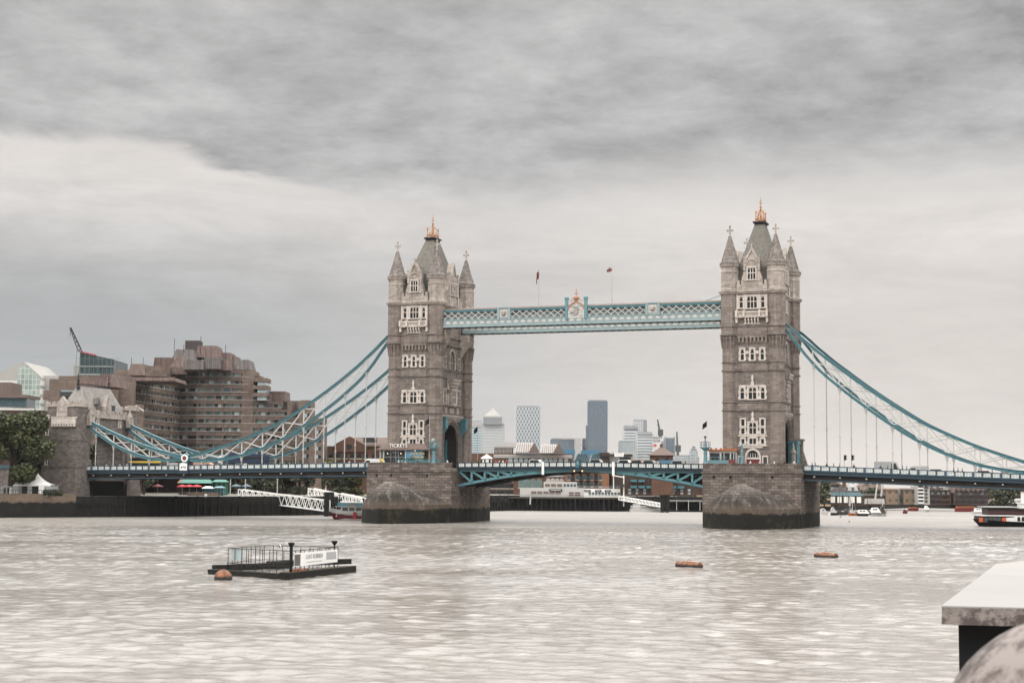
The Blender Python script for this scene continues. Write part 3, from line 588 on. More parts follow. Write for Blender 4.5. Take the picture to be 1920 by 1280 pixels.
# ---------------------------------------------------------------- parapets, decks
def parapet(parent, x0, x1, y, sg, step, tall, posts_at=(), dy=.09, panel='off_white'):
    """navy rails and posts with pale pierced panels, following the deck line"""
    n = max(1, round(abs(x1-x0)/step)); xs = [x0+(x1-x0)*i/n for i in range(n+1)]
    r = MB(); w = MB(); lat = MB()
    for a, b in zip(xs, xs[1:]):
        za, zb = ptop(a), ptop(b); q = lambda x_, z_: (x_, y, z_)
        r.bar(q(a, za-.07), q(b, zb-.07), .3, .16); r.bar(q(a, za-1.12), q(b, zb-1.12), .26, .22)
        m0, m1 = a+(b-a)*.16, a+(b-a)*.84; zz = lambda x_: za+(zb-za)*(x_-a)/(b-a)
        zc = zz((a+b)/2)
        # pierced panel: frame plus crossed tracery
        for s0, s1 in ((.0, .22), (.39, .61), (.78, 1)):
            w.bar(q(m0+(m1-m0)*s0, zc-.2), q(m0+(m1-m0)*s1, zc-.97), .08, .1, (0, 1, 0)) if s0 else None
        w.bar(q(m0, zc-.23), q(m1, zc-.23), .1, .09); w.bar(q(m0, zc-.94), q(m1, zc-.94), .1, .09)
        w.bar(q(m0, zc-.2), q(m0, zc-.97), .1, .1, (0, 1, 0)); w.bar(q(m1, zc-.2), q(m1, zc-.97), .1, .1, (0, 1, 0))
        mm = (m0+m1)/2
        for c0, c1 in ((m0, mm), (mm, m1)):
            w.bar(q(c0, zc-.25), q(c1, zc-.92), .09, .13, (0, 1, 0)); w.bar(q(c0, zc-.92), q(c1, zc-.25), .09, .13, (0, 1, 0))
        w.bar(q(mm, zc-.2), q(mm, zc-.97), .08, .14, (0, 1, 0))
        lat.bar(q(m0, zc-.585), q(m1, zc-.585), .03, .66)
    for i, a in enumerate(xs):
        za = ptop(a); big = any(abs(a-p) < step*.45 for p in posts_at)
        hw = .3 if big else .13
        r.box(a-hw, a+hw, y-.18, y+.18, za-1.15, za+.02)
    p = r.build('parapet_rail', 'steel_navy' if dy else 'navy', parent); w.build('parapet_panel', 'white_paint', p); lat.build('panel_backing', 'pale_blue', p)
    return p
HX = [54.5, 60.1, 65.8, 71.4, 77.1, 82.8, 88.6, 94.2, 99.8, 104.7, 109.8, 115.4, 120.8, 126.2, 131.6]
def side_span(x0, x1, sgx, label):
    T = thing('side_span_deck', ((x0+x1)/2, 0, 10), label, 'bridge deck', 'the side span decks')
    st = 1.9; n = int(abs(x1-x0)/5.7); X0, X1 = min(x0, x1), max(x0, x1)
    cuts = sorted(set([X0, X1]+[sgx*h for h in HX if X0 < sgx*h < X1]))
    road = MB(); G2 = {-1: MB(), 1: MB()}; FL2 = {-1: MB(), 1: MB()}; und = MB(); lmp = MB()
    for a, b in zip(cuts, cuts[1:]):
        za, zb = ptop(a), ptop(b)
        road.hexa([(a, -9.2, za-1.9), (b, -9.2, zb-1.9), (b, 9.2, zb-1.9), (a, 9.2, za-1.9)], [(a, -9.2, za-1.25), (b, -9.2, zb-1.25), (b, 9.2, zb-1.25), (a, 9.2, za-1.25)])
        for sy in (-1, 1):
            y = sy*9.6; gird = G2[sy]; flg = FL2[sy]
            gird.bar((a, y, za-1.32), (b, zb and y, zb-1.32), .5, .16); gird.bar((a, y-.02*sy, za-1.75), (b, y-.02*sy, zb-1.75), .34, .5)
            gird.bar((a, y+.12*sy, za-2.0), (b, y+.12*sy, zb-2.0), .5, .1)
            und.bar((a, sy*9.3, za-2.6), (b, sy*9.3, zb-2.6), .12, 1.3)
            flg.bar((a, y, za-3.18), (b, y, zb-3.18), .55, .14); flg.bar((a, sy*9.4, za-3.32), (b, sy*9.4, zb-3.32), .3, .2)
            lmp.bar((b-.16, y+sy*.1, zb-2.45), (b+.16, y+sy*.1, zb-2.45), .25, .25)
            und.bar((b, y, zb-3.1), (b, y, zb-2.0), .3, .12, (0, 1, 0))
        und.box(a-.2, a+.2, -9.1, 9.1, za-3.2, za-1.9)
        for yy in (-6, -2, 2, 6): und.bar((a, yy, za-2.7), (b, yy, zb-2.7), .2, 1.2)
    road.build('roadway', 'asphalt', T); [G2[k_].build('edge_girder', 'navy', T) for k_ in G2]; [FL2[k_].build('lower_flange', 'steel_navy', T) for k_ in FL2]; und.build('girder_web', 'steel_and_arch_shade', T); lmp.build('bracket_light', 'off_white', T)
    for sy in (-1, 1): parapet(T, x0, x1, sy*9.75, sy, 1.9, 1.2, [sgx*h for h in HX])
    return T
side_span(-134.0, -52.2, -1, 'long navy and white side span deck running from the stone abutment to the left pier')
side_span(52.2, 128.0, 1, 'side span deck carrying grey vans, sloping down to the right edge of the photo')

def bascule(x_out, label):
    """one opening leaf: four arched girders under a flat deck"""
    sg = 1 if x_out > 0 else -1; T = thing('bascule_leaf', (x_out, 0, 9), label, 'bascule leaf', 'the two opening leaves of the central span')
    n = 9; xs = [x_out-(x_out-.15*sg)*i/n for i in range(n+1)]
    bot = lambda a: 8.75+3.75*(1-(abs(a)/30.2)**1.75)
    topz = lambda a: ptop(a)-1.95
    for yi, y in enumerate((-8.3, -3.2, 3.2, 8.3)):
        g = MB(); fl = MB(); edge_ = abs(y) > 8
        for a, b in zip(xs, xs[1:]):
            g.bar((a, y, bot(a)), (b, y, bot(b)), .34, .62); fl.bar((a, y, bot(a)-.38), (b, y, bot(b)-.38), .95, .12)
            g.bar((a, y, topz(a)), (b, y, topz(b)), .4, .5)
        for i, a in enumerate(xs[1:-2]):
            g.bar((a, y, bot(a)), (a, y, topz(a)), .5, .34, (0, 1, 0))
        for a, b in zip(xs[:-3], xs[1:-2]):
            g.bar((a, y, topz(a)-.1), (b, y, bot(b)+.1), .46, .26, (0, 1, 0))
        gg = g.build('arched_truss', 'light_truss' if edge_ else 'steel_and_arch_shade', T); fl.build('bottom_flange', 'steel_and_arch_shade', gg)
    u = MB()
    for a in xs: u.box(a-.12, a+.12, -8.3, 8.3, topz(a)-.5, topz(a)+.2)
    for a in xs[:-2]: u.bar((a, -8.3, bot(a)), (a, 8.3, bot(a)), .25, .3)
    for a, b in zip(xs[:-1], xs[1:]): u.hexa([(a, -8.6, topz(a)+.25), (b, -8.6, topz(b)+.25), (b, 8.6, topz(b)+.25), (a, 8.6, topz(a)+.25)], [(a, -8.6, topz(a)+.6), (b, -8.6, topz(b)+.6), (b, 8.6, topz(b)+.6), (a, 8.6, topz(a)+.6)])
    u.build('cross_girder', 'steel_and_arch_shade', T)
    for sy in (-1, 1):
        e = MB()
        for a, b in zip(xs, xs[1:]): e.bar((a, sy*8.75, ptop(a)-1.55), (b, sy*8.75, ptop(b)-1.55), .4, .62); e.bar((a, sy*8.95, ptop(a)-1.28), (b, sy*8.95, ptop(b)-1.28), .5, .12)
        e.build('edge_girder', 'navy', T)
    for sy in (-1, 1): parapet(T, x_out, .2*sg, sy*8.8, sy, 1.77, 1.2, dy=0)
    return T
paint('shaded_white', (.46, .45, .43), .5, var=.15)  # white paint greyed to carry the backlit shade of bracing and hangers
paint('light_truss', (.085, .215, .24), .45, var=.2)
bascule(-30.2, 'left opening leaf of the central span, teal arched truss rising to the right')
bascule(30.1, 'right opening leaf of the central span, teal arched truss rising to the left')
# centre joint with its small lamp pair
j = thing('centre_joint_shield', (0, -9.1, 13), 'small dark teal shield with two warm lamps where the opening leaves meet', 'bridge lamp')
MB().box(-.75, .55, -9.35, -9.0, 12.2, 14.9).build('shield_plate', 'navy', j)
s = MB(); s.lathe(-.1, -9.3, [(.45, 13.1), (.55, 13.8), (.3, 14.7)], 8); s.build('boss', 'teal', j)
for u in (-1.0, .95):
    k = MB(); k.sphere((u, -9.3, 12.35), .16, 8); k.build('navigation_lamp', 'warm_lamp', j); MB().bar((u, -9.25, 12.4), (u, -9.2, 13.0), .06).build('lamp_bracket', 'navy', j)
for i, px_ in enumerate((1018, 1150)):
    P0 = PY(px_, 866, -9.25); m_ = MB(); m_.box(P0.x-.28, P0.x+.28, -9.32, -9.12, P0.z-2.9-.25*i, P0.z+.05); m_.box(P0.x-.2, P0.x+.2, -9.12, -8.95, P0.z-1.5, P0.z-1.1)
    solo(m_, 'gauge_board', 'white_paint', ['white vertical board fixed to the left opening leaf near a pale car', 'white vertical board fixed to the right opening leaf near its middle'][i], 'board', 'white boards on the central span')

# ---------------------------------------------------------------- suspension chains
CT = [(47.2, 45.8), (54.3, 39.9), (60, 35.3), (65.7, 31.3), (71.4, 27.7), (77.1, 24.4), (82.8, 21.9), (88.6, 19.7), (94.2, 18.0), (99.8, 16.5), (104.7, 15.4)]
CB = [(47.2, 44.9), (54.3, 36.4), (60, 31.1), (65.7, 26.9), (71.4, 23.1), (77.1, 19.9), (82.8, 17.5), (88.6, 15.8), (94.2, 14.9), (99.8, 14.6), (104.7, 14.9)]
DT = [(134.6, 24.8), (131.6, 23.6), (126.2, 21.5), (120.8, 19.5), (115.4, 17.8), (109.8, 16.4), (104.7, 15.4)]
DB = [(134.6, 23.7), (131.6, 21.7), (126.2, 18.7), (120.8, 16.5), (115.4, 15.1), (109.8, 14.6), (104.7, 14.9)]
def chain(sgx, y, label, short=True):
    sl = (lambda a: -.055*max(0, a-60)) if sgx > 0 else (lambda a: 0)
    T = thing('suspension_chain', (sgx*76, y, 12), label, 'suspension chain', 'the four suspension chains')
    segs = [('chord', CT, CB)]+([('chord', DT, DB)] if short else [])
    if not short: segs = [('chord', CT+[(112, 14.6), (120, 16.2)], CB+[(112, 13.9), (120, 14.9)])]
    for _, A, Bq in segs:
        for nm, pts in (('upper_chord', A), ('lower_chord', Bq)):
            c = MB()
            fine = []
            for k in range(len(pts)-1):              # gentle curve between nodes
                p0 = pts[max(0, k-1)]; p1 = pts[k]; p2 = pts[k+1]; p3 = pts[min(len(pts)-1, k+2)]
                for t in (0, .25, .5, .75):
                    z = .5*((2*p1[1])+(-p0[1]+p2[1])*t+(2*p0[1]-5*p1[1]+4*p2[1]-p3[1])*t*t+(-p0[1]+3*p1[1]-3*p2[1]+p3[1])*t**3)
                    fine.append((p1[0]+(p2[0]-p1[0])*t, z))
            fine.append(pts[-1])
            for (a, za), (b, zb) in zip(fine, fine[1:]):
                a_, b_ = (sgx*a, y, za+sl(a)), (sgx*b, y, zb+sl(b)); d = Vector(b_)-Vector(a_); e = d.normalized()*.05
                c.mat('teal').bar(Vector(a_)-e, Vector(b_)+e, .42, .62)
                c.mat('light_teal').bar(Vector(a_)-e+Vector((0, 0, .33)), Vector(b_)+e+Vector((0, 0, .33)), .8, .07); c.bar(Vector(a_)-e-Vector((0, 0, .33)), Vector(b_)+e-Vector((0, 0, .33)), .8, .07)
            c.build(nm, 'teal', T)
        w = MB()
        up_ = {round(a, 1): z for a, z in A}; lo_ = {round(a, 1): z for a, z in Bq}
        ks = [a for a, _ in A]
        lo = dict(Bq); hi = dict(A); zl = lambda a: min(Bq, key=lambda q: abs(q[0]-a))[1]
        for i, a in enumerate(ks):
            za, zb = hi[a]+sl(a), zl(a)+sl(a)
            if 0 < i < len(ks)-1: w.bar((sgx*a, y, za-.3), (sgx*a, y, zb+.3), .26, .26, (0, 1, 0))
        for i in range(1, len(ks)-1):
            a, b = ks[i-1], ks[i]
            if i == 1: continue
            w.bar((sgx*a, y-.06, hi[a]+sl(a)-.3), (sgx*b, y-.06, zl(b)+sl(b)+.3), .25, .22, (0, 1, 0)); w.bar((sgx*a, y+.06, zl(a)+sl(a)+.3), (sgx*b, y+.06, hi[b]+sl(b)-.3), .25, .22, (0, 1, 0))
        w.build('bracing', 'shaded_white', T)
    for h in HX:
        if abs(h-104.7) < .5 or (not short and h > 121): continue
        pts = CB if h < 104 else DB; z = min(pts, key=lambda q: abs(q[0]-h))[1]+sl(h) if (h < 104 or short) else 13.9+sl(h)
        if not short and h > 104: z = 13.9+(h-104)*.05+sl(h)
        hb = MB(); zd = ptop(sgx*h)-1.2; hb.tube((sgx*h, y, zd), (sgx*h, y, z-.5), .13, 8)
        if z-zd > 1.2: hb.lathe(sgx*h, y, [(.14, z-1.5), (.26, z-1.3), (.34, z-.6), (.55, z-.25)], 8)
        if z-zd > 8: hb.lathe(sgx*h, y, [(.14, zd+(z-zd)*.4), (.22, zd+(z-zd)*.4+.2), (.22, zd+(z-zd)*.4+.5), (.14, zd+(z-zd)*.4+.7)], 8)
        hb.build('hanger', 'shaded_white', T)
    if short:
        n = MB(); n.mat('teal'); n.tube((sgx*104.7, y-.5, 15.15), (sgx*104.7, y+.5, 15.15), 1.25, 20); n.mat('white_paint'); n.tube((sgx*104.7, y-.62, 15.15), (sgx*104.7, y-.48, 15.15), .98, 20); n.mat('dark_red'); n.tube((sgx*104.7, y-.7, 15.15), (sgx*104.7, y-.6, 15.15), .55, 16)
        n.build('roundel', 'teal', T)
        e = MB(); e.mat('white_paint'); e.box(sgx*104.7-1.15, sgx*104.7+1.15, y-1.0, y-.6, 12.05, 13.75); e.mat('navy'); e.box(sgx*104.7-1.5, sgx*104.7-1.15, y-1.1, y-.5, 11.6, 13.9); e.box(sgx*104.7+1.15, sgx*104.7+1.5, y-1.1, y-.5, 11.6, 13.9); e.box(sgx*104.7-1.5, sgx*104.7+1.5, y-1.05, y-.5, 11.2, 12.0)
        for q in (-.5, 0, .5): e.box(sgx*104.7+q-.14, sgx*104.7+q+.14, y-1.06, y-.98, 12.6+.15*(q == 0), 13.05)
        e.build('crest_plate', 'navy', T)
    return T
chain(-1, -9.0, 'near suspension chain left of the left tower, red roundel at its lowest point')
chain(-1, 9.0, 'far suspension chain left of the left tower, lower and behind the near one')
chain(1, -9.0, 'near suspension chain curving down from the right tower to the photo edge', False)
chain(1, 9.0, 'far suspension chain starting at the back edge of the right tower', False)

# ---------------------------------------------------------------- high level walkways
def walkway(y0, sg, front, label):
    """y0 centre line; sg the outer side"""
    T = thing('high_walkway', (0, y0, 46.5), label, 'walkway', 'the two high walkways')
    x0, x1 = -35.3, 34.6; hw = 1.75
    b = MB(); b.box(x0, x1, y0-hw+.3, y0+hw-.3, 46.75, 47.0); b.box(x0, x1, y0-hw+.45, y0+hw-.45, 48.25, 48.4)
    for i in range(41): b.box(x0+i*1.73, x0+i*1.73+.16, y0-hw+.3, y0+hw-.3, 46.45, 46.75)
    b.build('floor', 'steel_and_arch_shade', T)
    for s_ in (-1, 1):
        y = y0+s_*hw
        f = MB(); f.box(x0, x1, y-.12, y+.12, 46.75, 48.15); f.box(x0, x1, y-.22, y+.22, 48.15, 48.35); f.box(x0, x1, y-.3, y+.3, 46.5, 46.7); f.box(x0, x1, y-.2, y+.2, 46.7, 46.9)
        for i in range(41): f.box(x0+i*1.73-.1, x0+i*1.73+.1, y-.2, y+.2, 46.9, 48.15)
        o = f.build('fascia_girder', 'pale_blue', T)
        g = MB()
        for i in range(40): xx = x0+i*1.73+.865; g.box(xx-.5, xx+.5, y-.17, y+.17, 47.25, 47.75); g.box(xx-.32, xx+.32, y-.17, y+.17, 47.75, 47.92)
        g.box(x0, x1, y-.13, y+.13, 47.45, 47.5); g.build('fascia_panel', 'off_white', o)
        l = MB()
        for i in range(40):
            a = x0+i*1.73
            l.bar((a-.3, y-.03*s_, 48.4), (a+1.73+.3, y-.03*s_, 50.15), .16, .2, (0, 1, 0)); l.bar((a-.3, y+.06*s_, 50.15), (a+1.73+.3, y+.06*s_, 48.4), .16, .2, (0, 1, 0))
        l.build('lattice', 'off_white', T)
        t = MB(); t.box(x0, x1, y-.2, y+.2, 50.15, 50.55); t.box(x0, x1, y-.28, y+.28, 50.55, 50.65); t.build('top_rail', 'teal', T)
    MB().box(x0, x1, y0-.9, y0+.9, 48.4, 50.3).build('glazing', 'pale_glass', T)
    r = MB(); r.prism([(x0, y0-hw-.1), (x1, y0-hw-.1), (x1, y0+hw+.1), (x0, y0+hw+.1)], 50.65, 51.15, [(x0, y0-.5), (x1, y0-.5), (x1, y0+.5), (x0, y0+.5)]); r.build('roof', 'brown_roof', T)
    # cartouche piers and the central crest
    y = y0+sg*(hw+.12)
    for c in (-18.45, 17.95):
        p = MB(); p.mat('pale_blue')
        for q in (-1.4, 1.4): p.box(c+q-.28, c+q+.28, y-.2, y+.2, 48.1, 50.95)
        p.box(c-1.7, c+1.7, y-.24, y+.24, 50.75, 51.0); p.box(c-1.15, c+1.15, y-.1, y+.08, 48.35, 50.75)
        p.mat('off_white').box(c-.95, c+.95, y-.14, y+.12, 48.6, 50.5); p.mat('weathered_pale').lathe(c, y-.0, [(.3, 48.9), (.7, 49.3), (.75, 49.9), (.3, 50.3)], 8)
        p.build('cartouche', 'pale_blue', T)
    if front:
        c = -.45; p = MB().mat('light_teal')
        for q in (-2.35, 2.35): p.lathe(c+q, y, [(.42, 47.6), (.42, 52.2), (.55, 52.4), (.55, 52.8), (.35, 52.9)], 8)
        p.mat('off_white').box(c-2.0, c+2.0, y-.12, y+.1, 47.9, 50.9); p.fpoly(frame((c, y, 0), (1, 0, 0), (0, -1, 0)), [(-2.0, 50.9), (2.0, 50.9), (1.2, 51.7), (0, 52.0), (-1.2, 51.7)], -.1, .12)
        for i in range(26):                                  # carved shield and supporters in relief
            a = random.uniform(-1.5, 1.5); z = random.uniform(48.3, 50.7); p.mat(random.choice(['weathered_pale', 'off_white', 'weathered_pale', 'pale_blue'])).sphere((c+a, y-.14, z), random.uniform(.14, .3), 6)
        p.mat('weathered_pale').fpoly(frame((c, y, 0), (1, 0, 0), (0, -1, 0)), [(-.6, 50.2), (.6, 50.2), (.6, 49.3), (0, 48.5), (-.6, 49.3)], .1, .34)
        Fc = frame((c, y, 0), (1, 0, 0), (0, -1, 0)); p.mat('gold_paint')
        a0 = [(-2.0, 50.0), (-1.7, 50.9), (-1.0, 51.3), (-.35, 51.6), (0, 52.2)]
        for q, w_ in zip(a0, a0[1:]):
            for s_ in (-1, 1): p.bar((c+s_*q[0], y-.2, q[1]), (c+s_*w_[0], y-.2, w_[1]), .3, .26, (0, 1, 0))
        p.build('crest', 'pale_blue', T)
        p = MB(); p.lathe(c, y, [(.3, 51.9), (.75, 52.4), (.8, 52.8), (.5, 53.05), (.1, 53.1), (.09, 54.3), (.2, 54.4), (.05, 54.8)], 10); p.box(c-.45, c+.45, y-.07, y+.07, 53.55, 53.8)
        for q in (-1.6, -1.15, -.9, .9, 1.15, 1.6): p.lathe(c+q, y, [(.05, 51.6), (.05, 52.1), (.12, 52.2), (.03, 52.35)], 6)
        p.build('gilded_crown', 'gold_paint', T)
    return T
walkway(-8.1, -1, True, 'near high walkway with white lattice and a gilded crest at its middle')
walkway(8.1, 1, False, 'far high walkway, only its lower girder showing under the near one')
def flag(P, h, kind, label, cloth):
    T = thing('flagpole', tuple(P), label, 'flagpole', 'flagpoles on the bridge'); m = MB(); m.lathe(P[0], P[1], [(.11, P[2]), (.05, P[2]+h), (.1, P[2]+h+.05), (.02, P[2]+h+.3)], 6); m.build('pole', 'grey_paint', T)
    w, hh, dirx, folds = cloth; g = MB(); n = 10; vs = []; zt = P[2]+h-.3
    for i in range(n+1):
        t = i/n; xx = P[0]+dirx*w*t; yy = P[1]+.18*sin(t*9)*folds; droop = t*t*hh*(.9 if folds > 1 else .25)
        for j in range(5): vs.append((xx, yy+.05*sin(j+t*4), zt-droop-hh*j/4*(1-.15*t)))
    F_ = [(i*5+j, i*5+j+1, (i+1)*5+j+1, (i+1)*5+j) for i in range(n) for j in range(4)]
    base_, a_, b_ = kind
    for f in F_:
        i, j = f[0]//5, f[0] % 5
        g.mat(a_ if (j in (1, 2) and b_) or (i in (4, 5)) else base_); g.add([vs[k] for k in f], [(0, 1, 2, 3)])
    g.build('flag', base_, T); return T
P = PY(1012, 578, -8.3); flag((P.x, -9.0, 50.6), 9.2, ('red', 'dark_red', 1), 'flagpole with a limp dark red flag, left of the gilded crest on the walkway', (.75, 1.9, -1, 3))
P = PY(1149, 572, -8.3); flag((P.x, -9.0, 50.6), 9.4, ('off_white', 'dark_red', 1), 'flagpole with a red and white flag flying to the left, right of the gilded crest', (1.3, 1.3, -1, 1))
s = MB(); a = PY(1330, 566, -8.1); s.bar((30.0, -8.1, 51.2), (33.6, -8.1, 52.4), .12, .12); s.sphere((33.7, -8.1, 52.45), .25, 8)
solo(s, 'cable_stay', 'light_teal', 'thin sloping teal rod on the walkway roof against the right tower', 'rod')
# ================================================================== WATER AND LAND
m, x, p = base('river_water'); pos = x.n.new('ShaderNodeNewGeometry').outputs['Position']
# rotate so the ripples lie across the view
pr = x.xyz(x.vm('DOT_PRODUCT', pos, tuple(RH)), x.vm('DOT_PRODUCT', pos, tuple(FH)), 0.0)
w1 = x.noise(x.vm('MULTIPLY', pr, (.30, .62, 1)), 1.0, 8, .66, .9); w1 = x.m('SUBTRACT', 1.0, x.m('ABSOLUTE', x.m('MULTIPLY', x.m('SUBTRACT', w1, .5), 4.0))); w2 = x.noise(x.vm('MULTIPLY', pr, (.10, .22, 1)), 1.0, 5, .6, .6); w3 = x.noise(x.vm('MULTIPLY', pr, (.012, .03, 1)), 1.0, 4, .6, 1.0)
w4 = x.noise(x.vm('MULTIPLY', pr, (2.2, 3.2, 1)), 1.0, 4, .7)
hgt = x.m('ADD', x.m('ADD', x.m('MULTIPLY', w1, .22), x.m('MULTIPLY', w2, .8)), x.m('MULTIPLY', w4, .13))
bp = x.n.new('ShaderNodeBump'); bp.inputs['Distance'].default_value = 1.0
x.put(bp.inputs['Strength'], x.m('ADD', x.m('MULTIPLY', x.ss(w3, .35, .65), .12), x.ss(x.vm('DISTANCE', pos, tuple(CAM)), 330, 420, .10, 1.0))); x.l.new(hgt, bp.inputs['Height']); x.l.new(bp.outputs[0], p.inputs['Normal'])
x.l.new(x.mix(x.ss(w3, .3, .7), (.205, .182, .158, 1), (.28, .262, .24, 1)), p.inputs['Base Color'])
x.put(p.inputs['Roughness'], x.ss(x.vm('DISTANCE', pos, tuple(CAM)), 300, 470, .07, .42)); p.inputs['IOR'].default_value = 1.33; p.inputs['Specular IOR Level'].default_value = .8
import numpy as np
def river():
    nx, ny, dx = 860, 1020, .35; rs = np.random.RandomState(4)
    kx = 2*pi*np.fft.fftfreq(1024, dx)[:, None]; ky = 2*pi*np.fft.fftfreq(1024, dx)[None, :]; k = np.sqrt(kx**2+ky**2); k[0, 0] = 1e9
    ang = np.abs(kx*.45+ky*.9)/k; ph = (1+0j)*rs.normal(size=(1024, 1024))+1j*rs.normal(size=(1024, 1024))
    amp = k**-1.9*np.exp(-(1.9/k)**4)*np.exp(-(k/9.0)**2)*(.25+.75*ang**2); h = np.real(np.fft.ifft2(ph*amp)); h /= h.std()
    amp2 = k**-2.0*np.exp(-(.16/k)**4)*np.exp(-(k/.9)**2); g = np.real(np.fft.ifft2((rs.normal(size=(1024, 1024))+1j*rs.normal(size=(1024, 1024)))*amp2)); g /= g.std()
    amp3 = k**-2.2*np.exp(-(k/.25)**2); q = np.real(np.fft.ifft2((rs.normal(size=(1024, 1024))+1j*rs.normal(size=(1024, 1024)))*amp3)); q /= q.std()
    h = h[:nx, :ny]; g = g[:nx, :ny]; q = q[:nx, :ny]
    z = WAVE*(h+.22*h*np.abs(h))*(1+.28*q)+WAVE*.9*g
    u = (np.arange(nx)-nx/2)*dx; v = 52+np.arange(ny)*dx; U, V = np.meshgrid(u, v, indexing='ij')
    fade = np.clip(np.minimum((nx/2*dx-np.abs(U))/25, np.minimum((V-V.min())/4, (V.max()-V)/70)), 0, 1); z = z*fade*fade*(3-2*fade)
    X_ = CAM.x+RH.x*U+FH.x*V; Y_ = CAM.y+RH.y*U+FH.y*V; co_ = np.stack([X_, Y_, z], -1).reshape(-1, 3)
    i, j = np.meshgrid(np.arange(nx-1), np.arange(ny-1), indexing='ij'); a = (i*ny+j).ravel(); F_ = np.stack([a, a+ny, a+ny+1, a+1], -1)
    W_ = lambda uu, vv: [CAM.x+RH.x*uu+FH.x*vv, CAM.y+RH.y*uu+FH.y*vv, 0]
    u0, u1, v0, v1 = u[0], u[-1], v[0], v[-1]; B_ = 9000; ex = np.array([W_(*t) for t in ((-B_, -200), (B_, -200), (B_, v0), (-B_, v0), (-B_, v1), (u0, v0), (u0, v1), (u1, v0), (u1, v1), (B_, v1), (B_, 11000), (-B_, 11000))])
    n = len(co_); XF = np.array([[0, 1, 2, 3], [3, 5, 6, 4], [7, 2, 9, 8], [4, 9, 10, 11]])+n
    co_ = np.concatenate([co_, ex]); F_ = np.concatenate([F_, XF]); me = bpy.data.meshes.new('water'); me.vertices.add(len(co_)); me.vertices.foreach_set('co', co_.ravel())
    me.loops.add(F_.size); me.loops.foreach_set('vertex_index', F_.ravel().astype(np.int32)); me.polygons.add(len(F_)); me.polygons.foreach_set('loop_start', (np.arange(len(F_))*4).astype(np.int32)); me.polygons.foreach_set('loop_total', np.full(len(F_), 4, np.int32))
    me.polygons.foreach_set('use_smooth', np.ones(len(F_), bool)); me.update(calc_edges=True); me.materials.append(M['river_water']); o = bpy.data.objects.new('water', me); COL.objects.link(o); tag(o, kind='structure')
WAVE = .0195
river()
EDGE = [(-900, -480), (-142, -34), (-131, -18), (-119, 2), (-106, 27), (-93, 52), (-85, 110), (-79, 165), (-20, 192), (3, 225)]
ZQ = 5.3
g = MB(); pts = EDGE+[(30, 900), (3000, 6000), (-6000, 9000), (-6000, -480)]
g.add([(a, b, ZQ) for a, b in pts], [tuple(range(len(pts)))]); tag(g.build('north_bank_ground', 'paving'), kind='structure')
EDGE2 = [(3, 225), (20, 262), (36, 368), (90, 366), (420, 440), (2500, 900)]
pts = EDGE2+[(4500, 8500), (30, 900)]; ZF = 2.3
g = MB(); g.add([(a, b, ZF) for a, b in pts], [tuple(range(len(pts)))]); tag(g.build('far_bank_ground', 'paving'), kind='structure')
def wall_line(E, z0, z1, t, mb):
    for (a, b), (c, d) in zip(E, E[1:]):
        q = Vector((c-a, d-b, 0)).normalized(); n = Vector((q.y, -q.x, 0))*t
        mb.hexa([(a+n.x, b+n.y, z0), (c+n.x, d+n.y, z0), (c, d, z0), (a, b, z0)], [(a+n.x*.2, b+n.y*.2, z1), (c+n.x*.2, d+n.y*.2, z1), (c, d, z1), (a, b, z1)])
q = MB(); wall_line(EDGE[:3], -2, ZQ+.6, 1.2, q); solo(q, 'quay_wall', 'quay_stone', 'brown stone quay wall below the white tent, dark weed up to the tide line', 'quay wall')
q = MB(); wall_line(EDGE[2:], -2, ZQ-.2, 1.0, q)
for (a_, b_), (c_, d_) in zip(EDGE[2:], EDGE[3:]):
    e_ = Vector((c_-a_, d_-b_, 0)); n_ = Vector((e_.y, -e_.x, 0)).normalized()
    for i in range(int(e_.length/2.2)): v = Vector((a_, b_, 0))+e_*(i/(e_.length/2.2))+n_*.9; q.box(v.x-.18, v.x+.18, v.y-.25, v.y+.25, -1, ZQ-.9+.5*((i*7) % 3))
    q.bar(Vector((a_, b_, 3.2))+n_*.9, Vector((c_, d_, 3.2))+n_*.9, .3, .35)
solo(q, 'embankment_wall', 'dark_timber', 'black embankment wall running behind the gangways under the bridge', 'embankment wall')
q = MB(); wall_line(EDGE2, -2, ZF+.3, 1.0, q); solo(q, 'river_wall', 'dark_timber', 'low dark river wall along the far bank right of the right pier', 'river wall')
P = PZ(925, 957, 0); g = MB(); a = PZ(905, 956, 0); b = PZ(985, 957, 0); c = PZ(985, 948, .9); d = PZ(905, 946, 1.2)
c = a+FH*14+RH*16; g.add([a-Vector((0, 0, .1)), b-Vector((0, 0, .1)), b+FH*16+Vector((0, 0, 1.3)), a+FH*16+Vector((0, 0, 1.3))], [(0, 1, 2, 3)]); tag(g.build('foreshore', 'mud'), kind='structure')

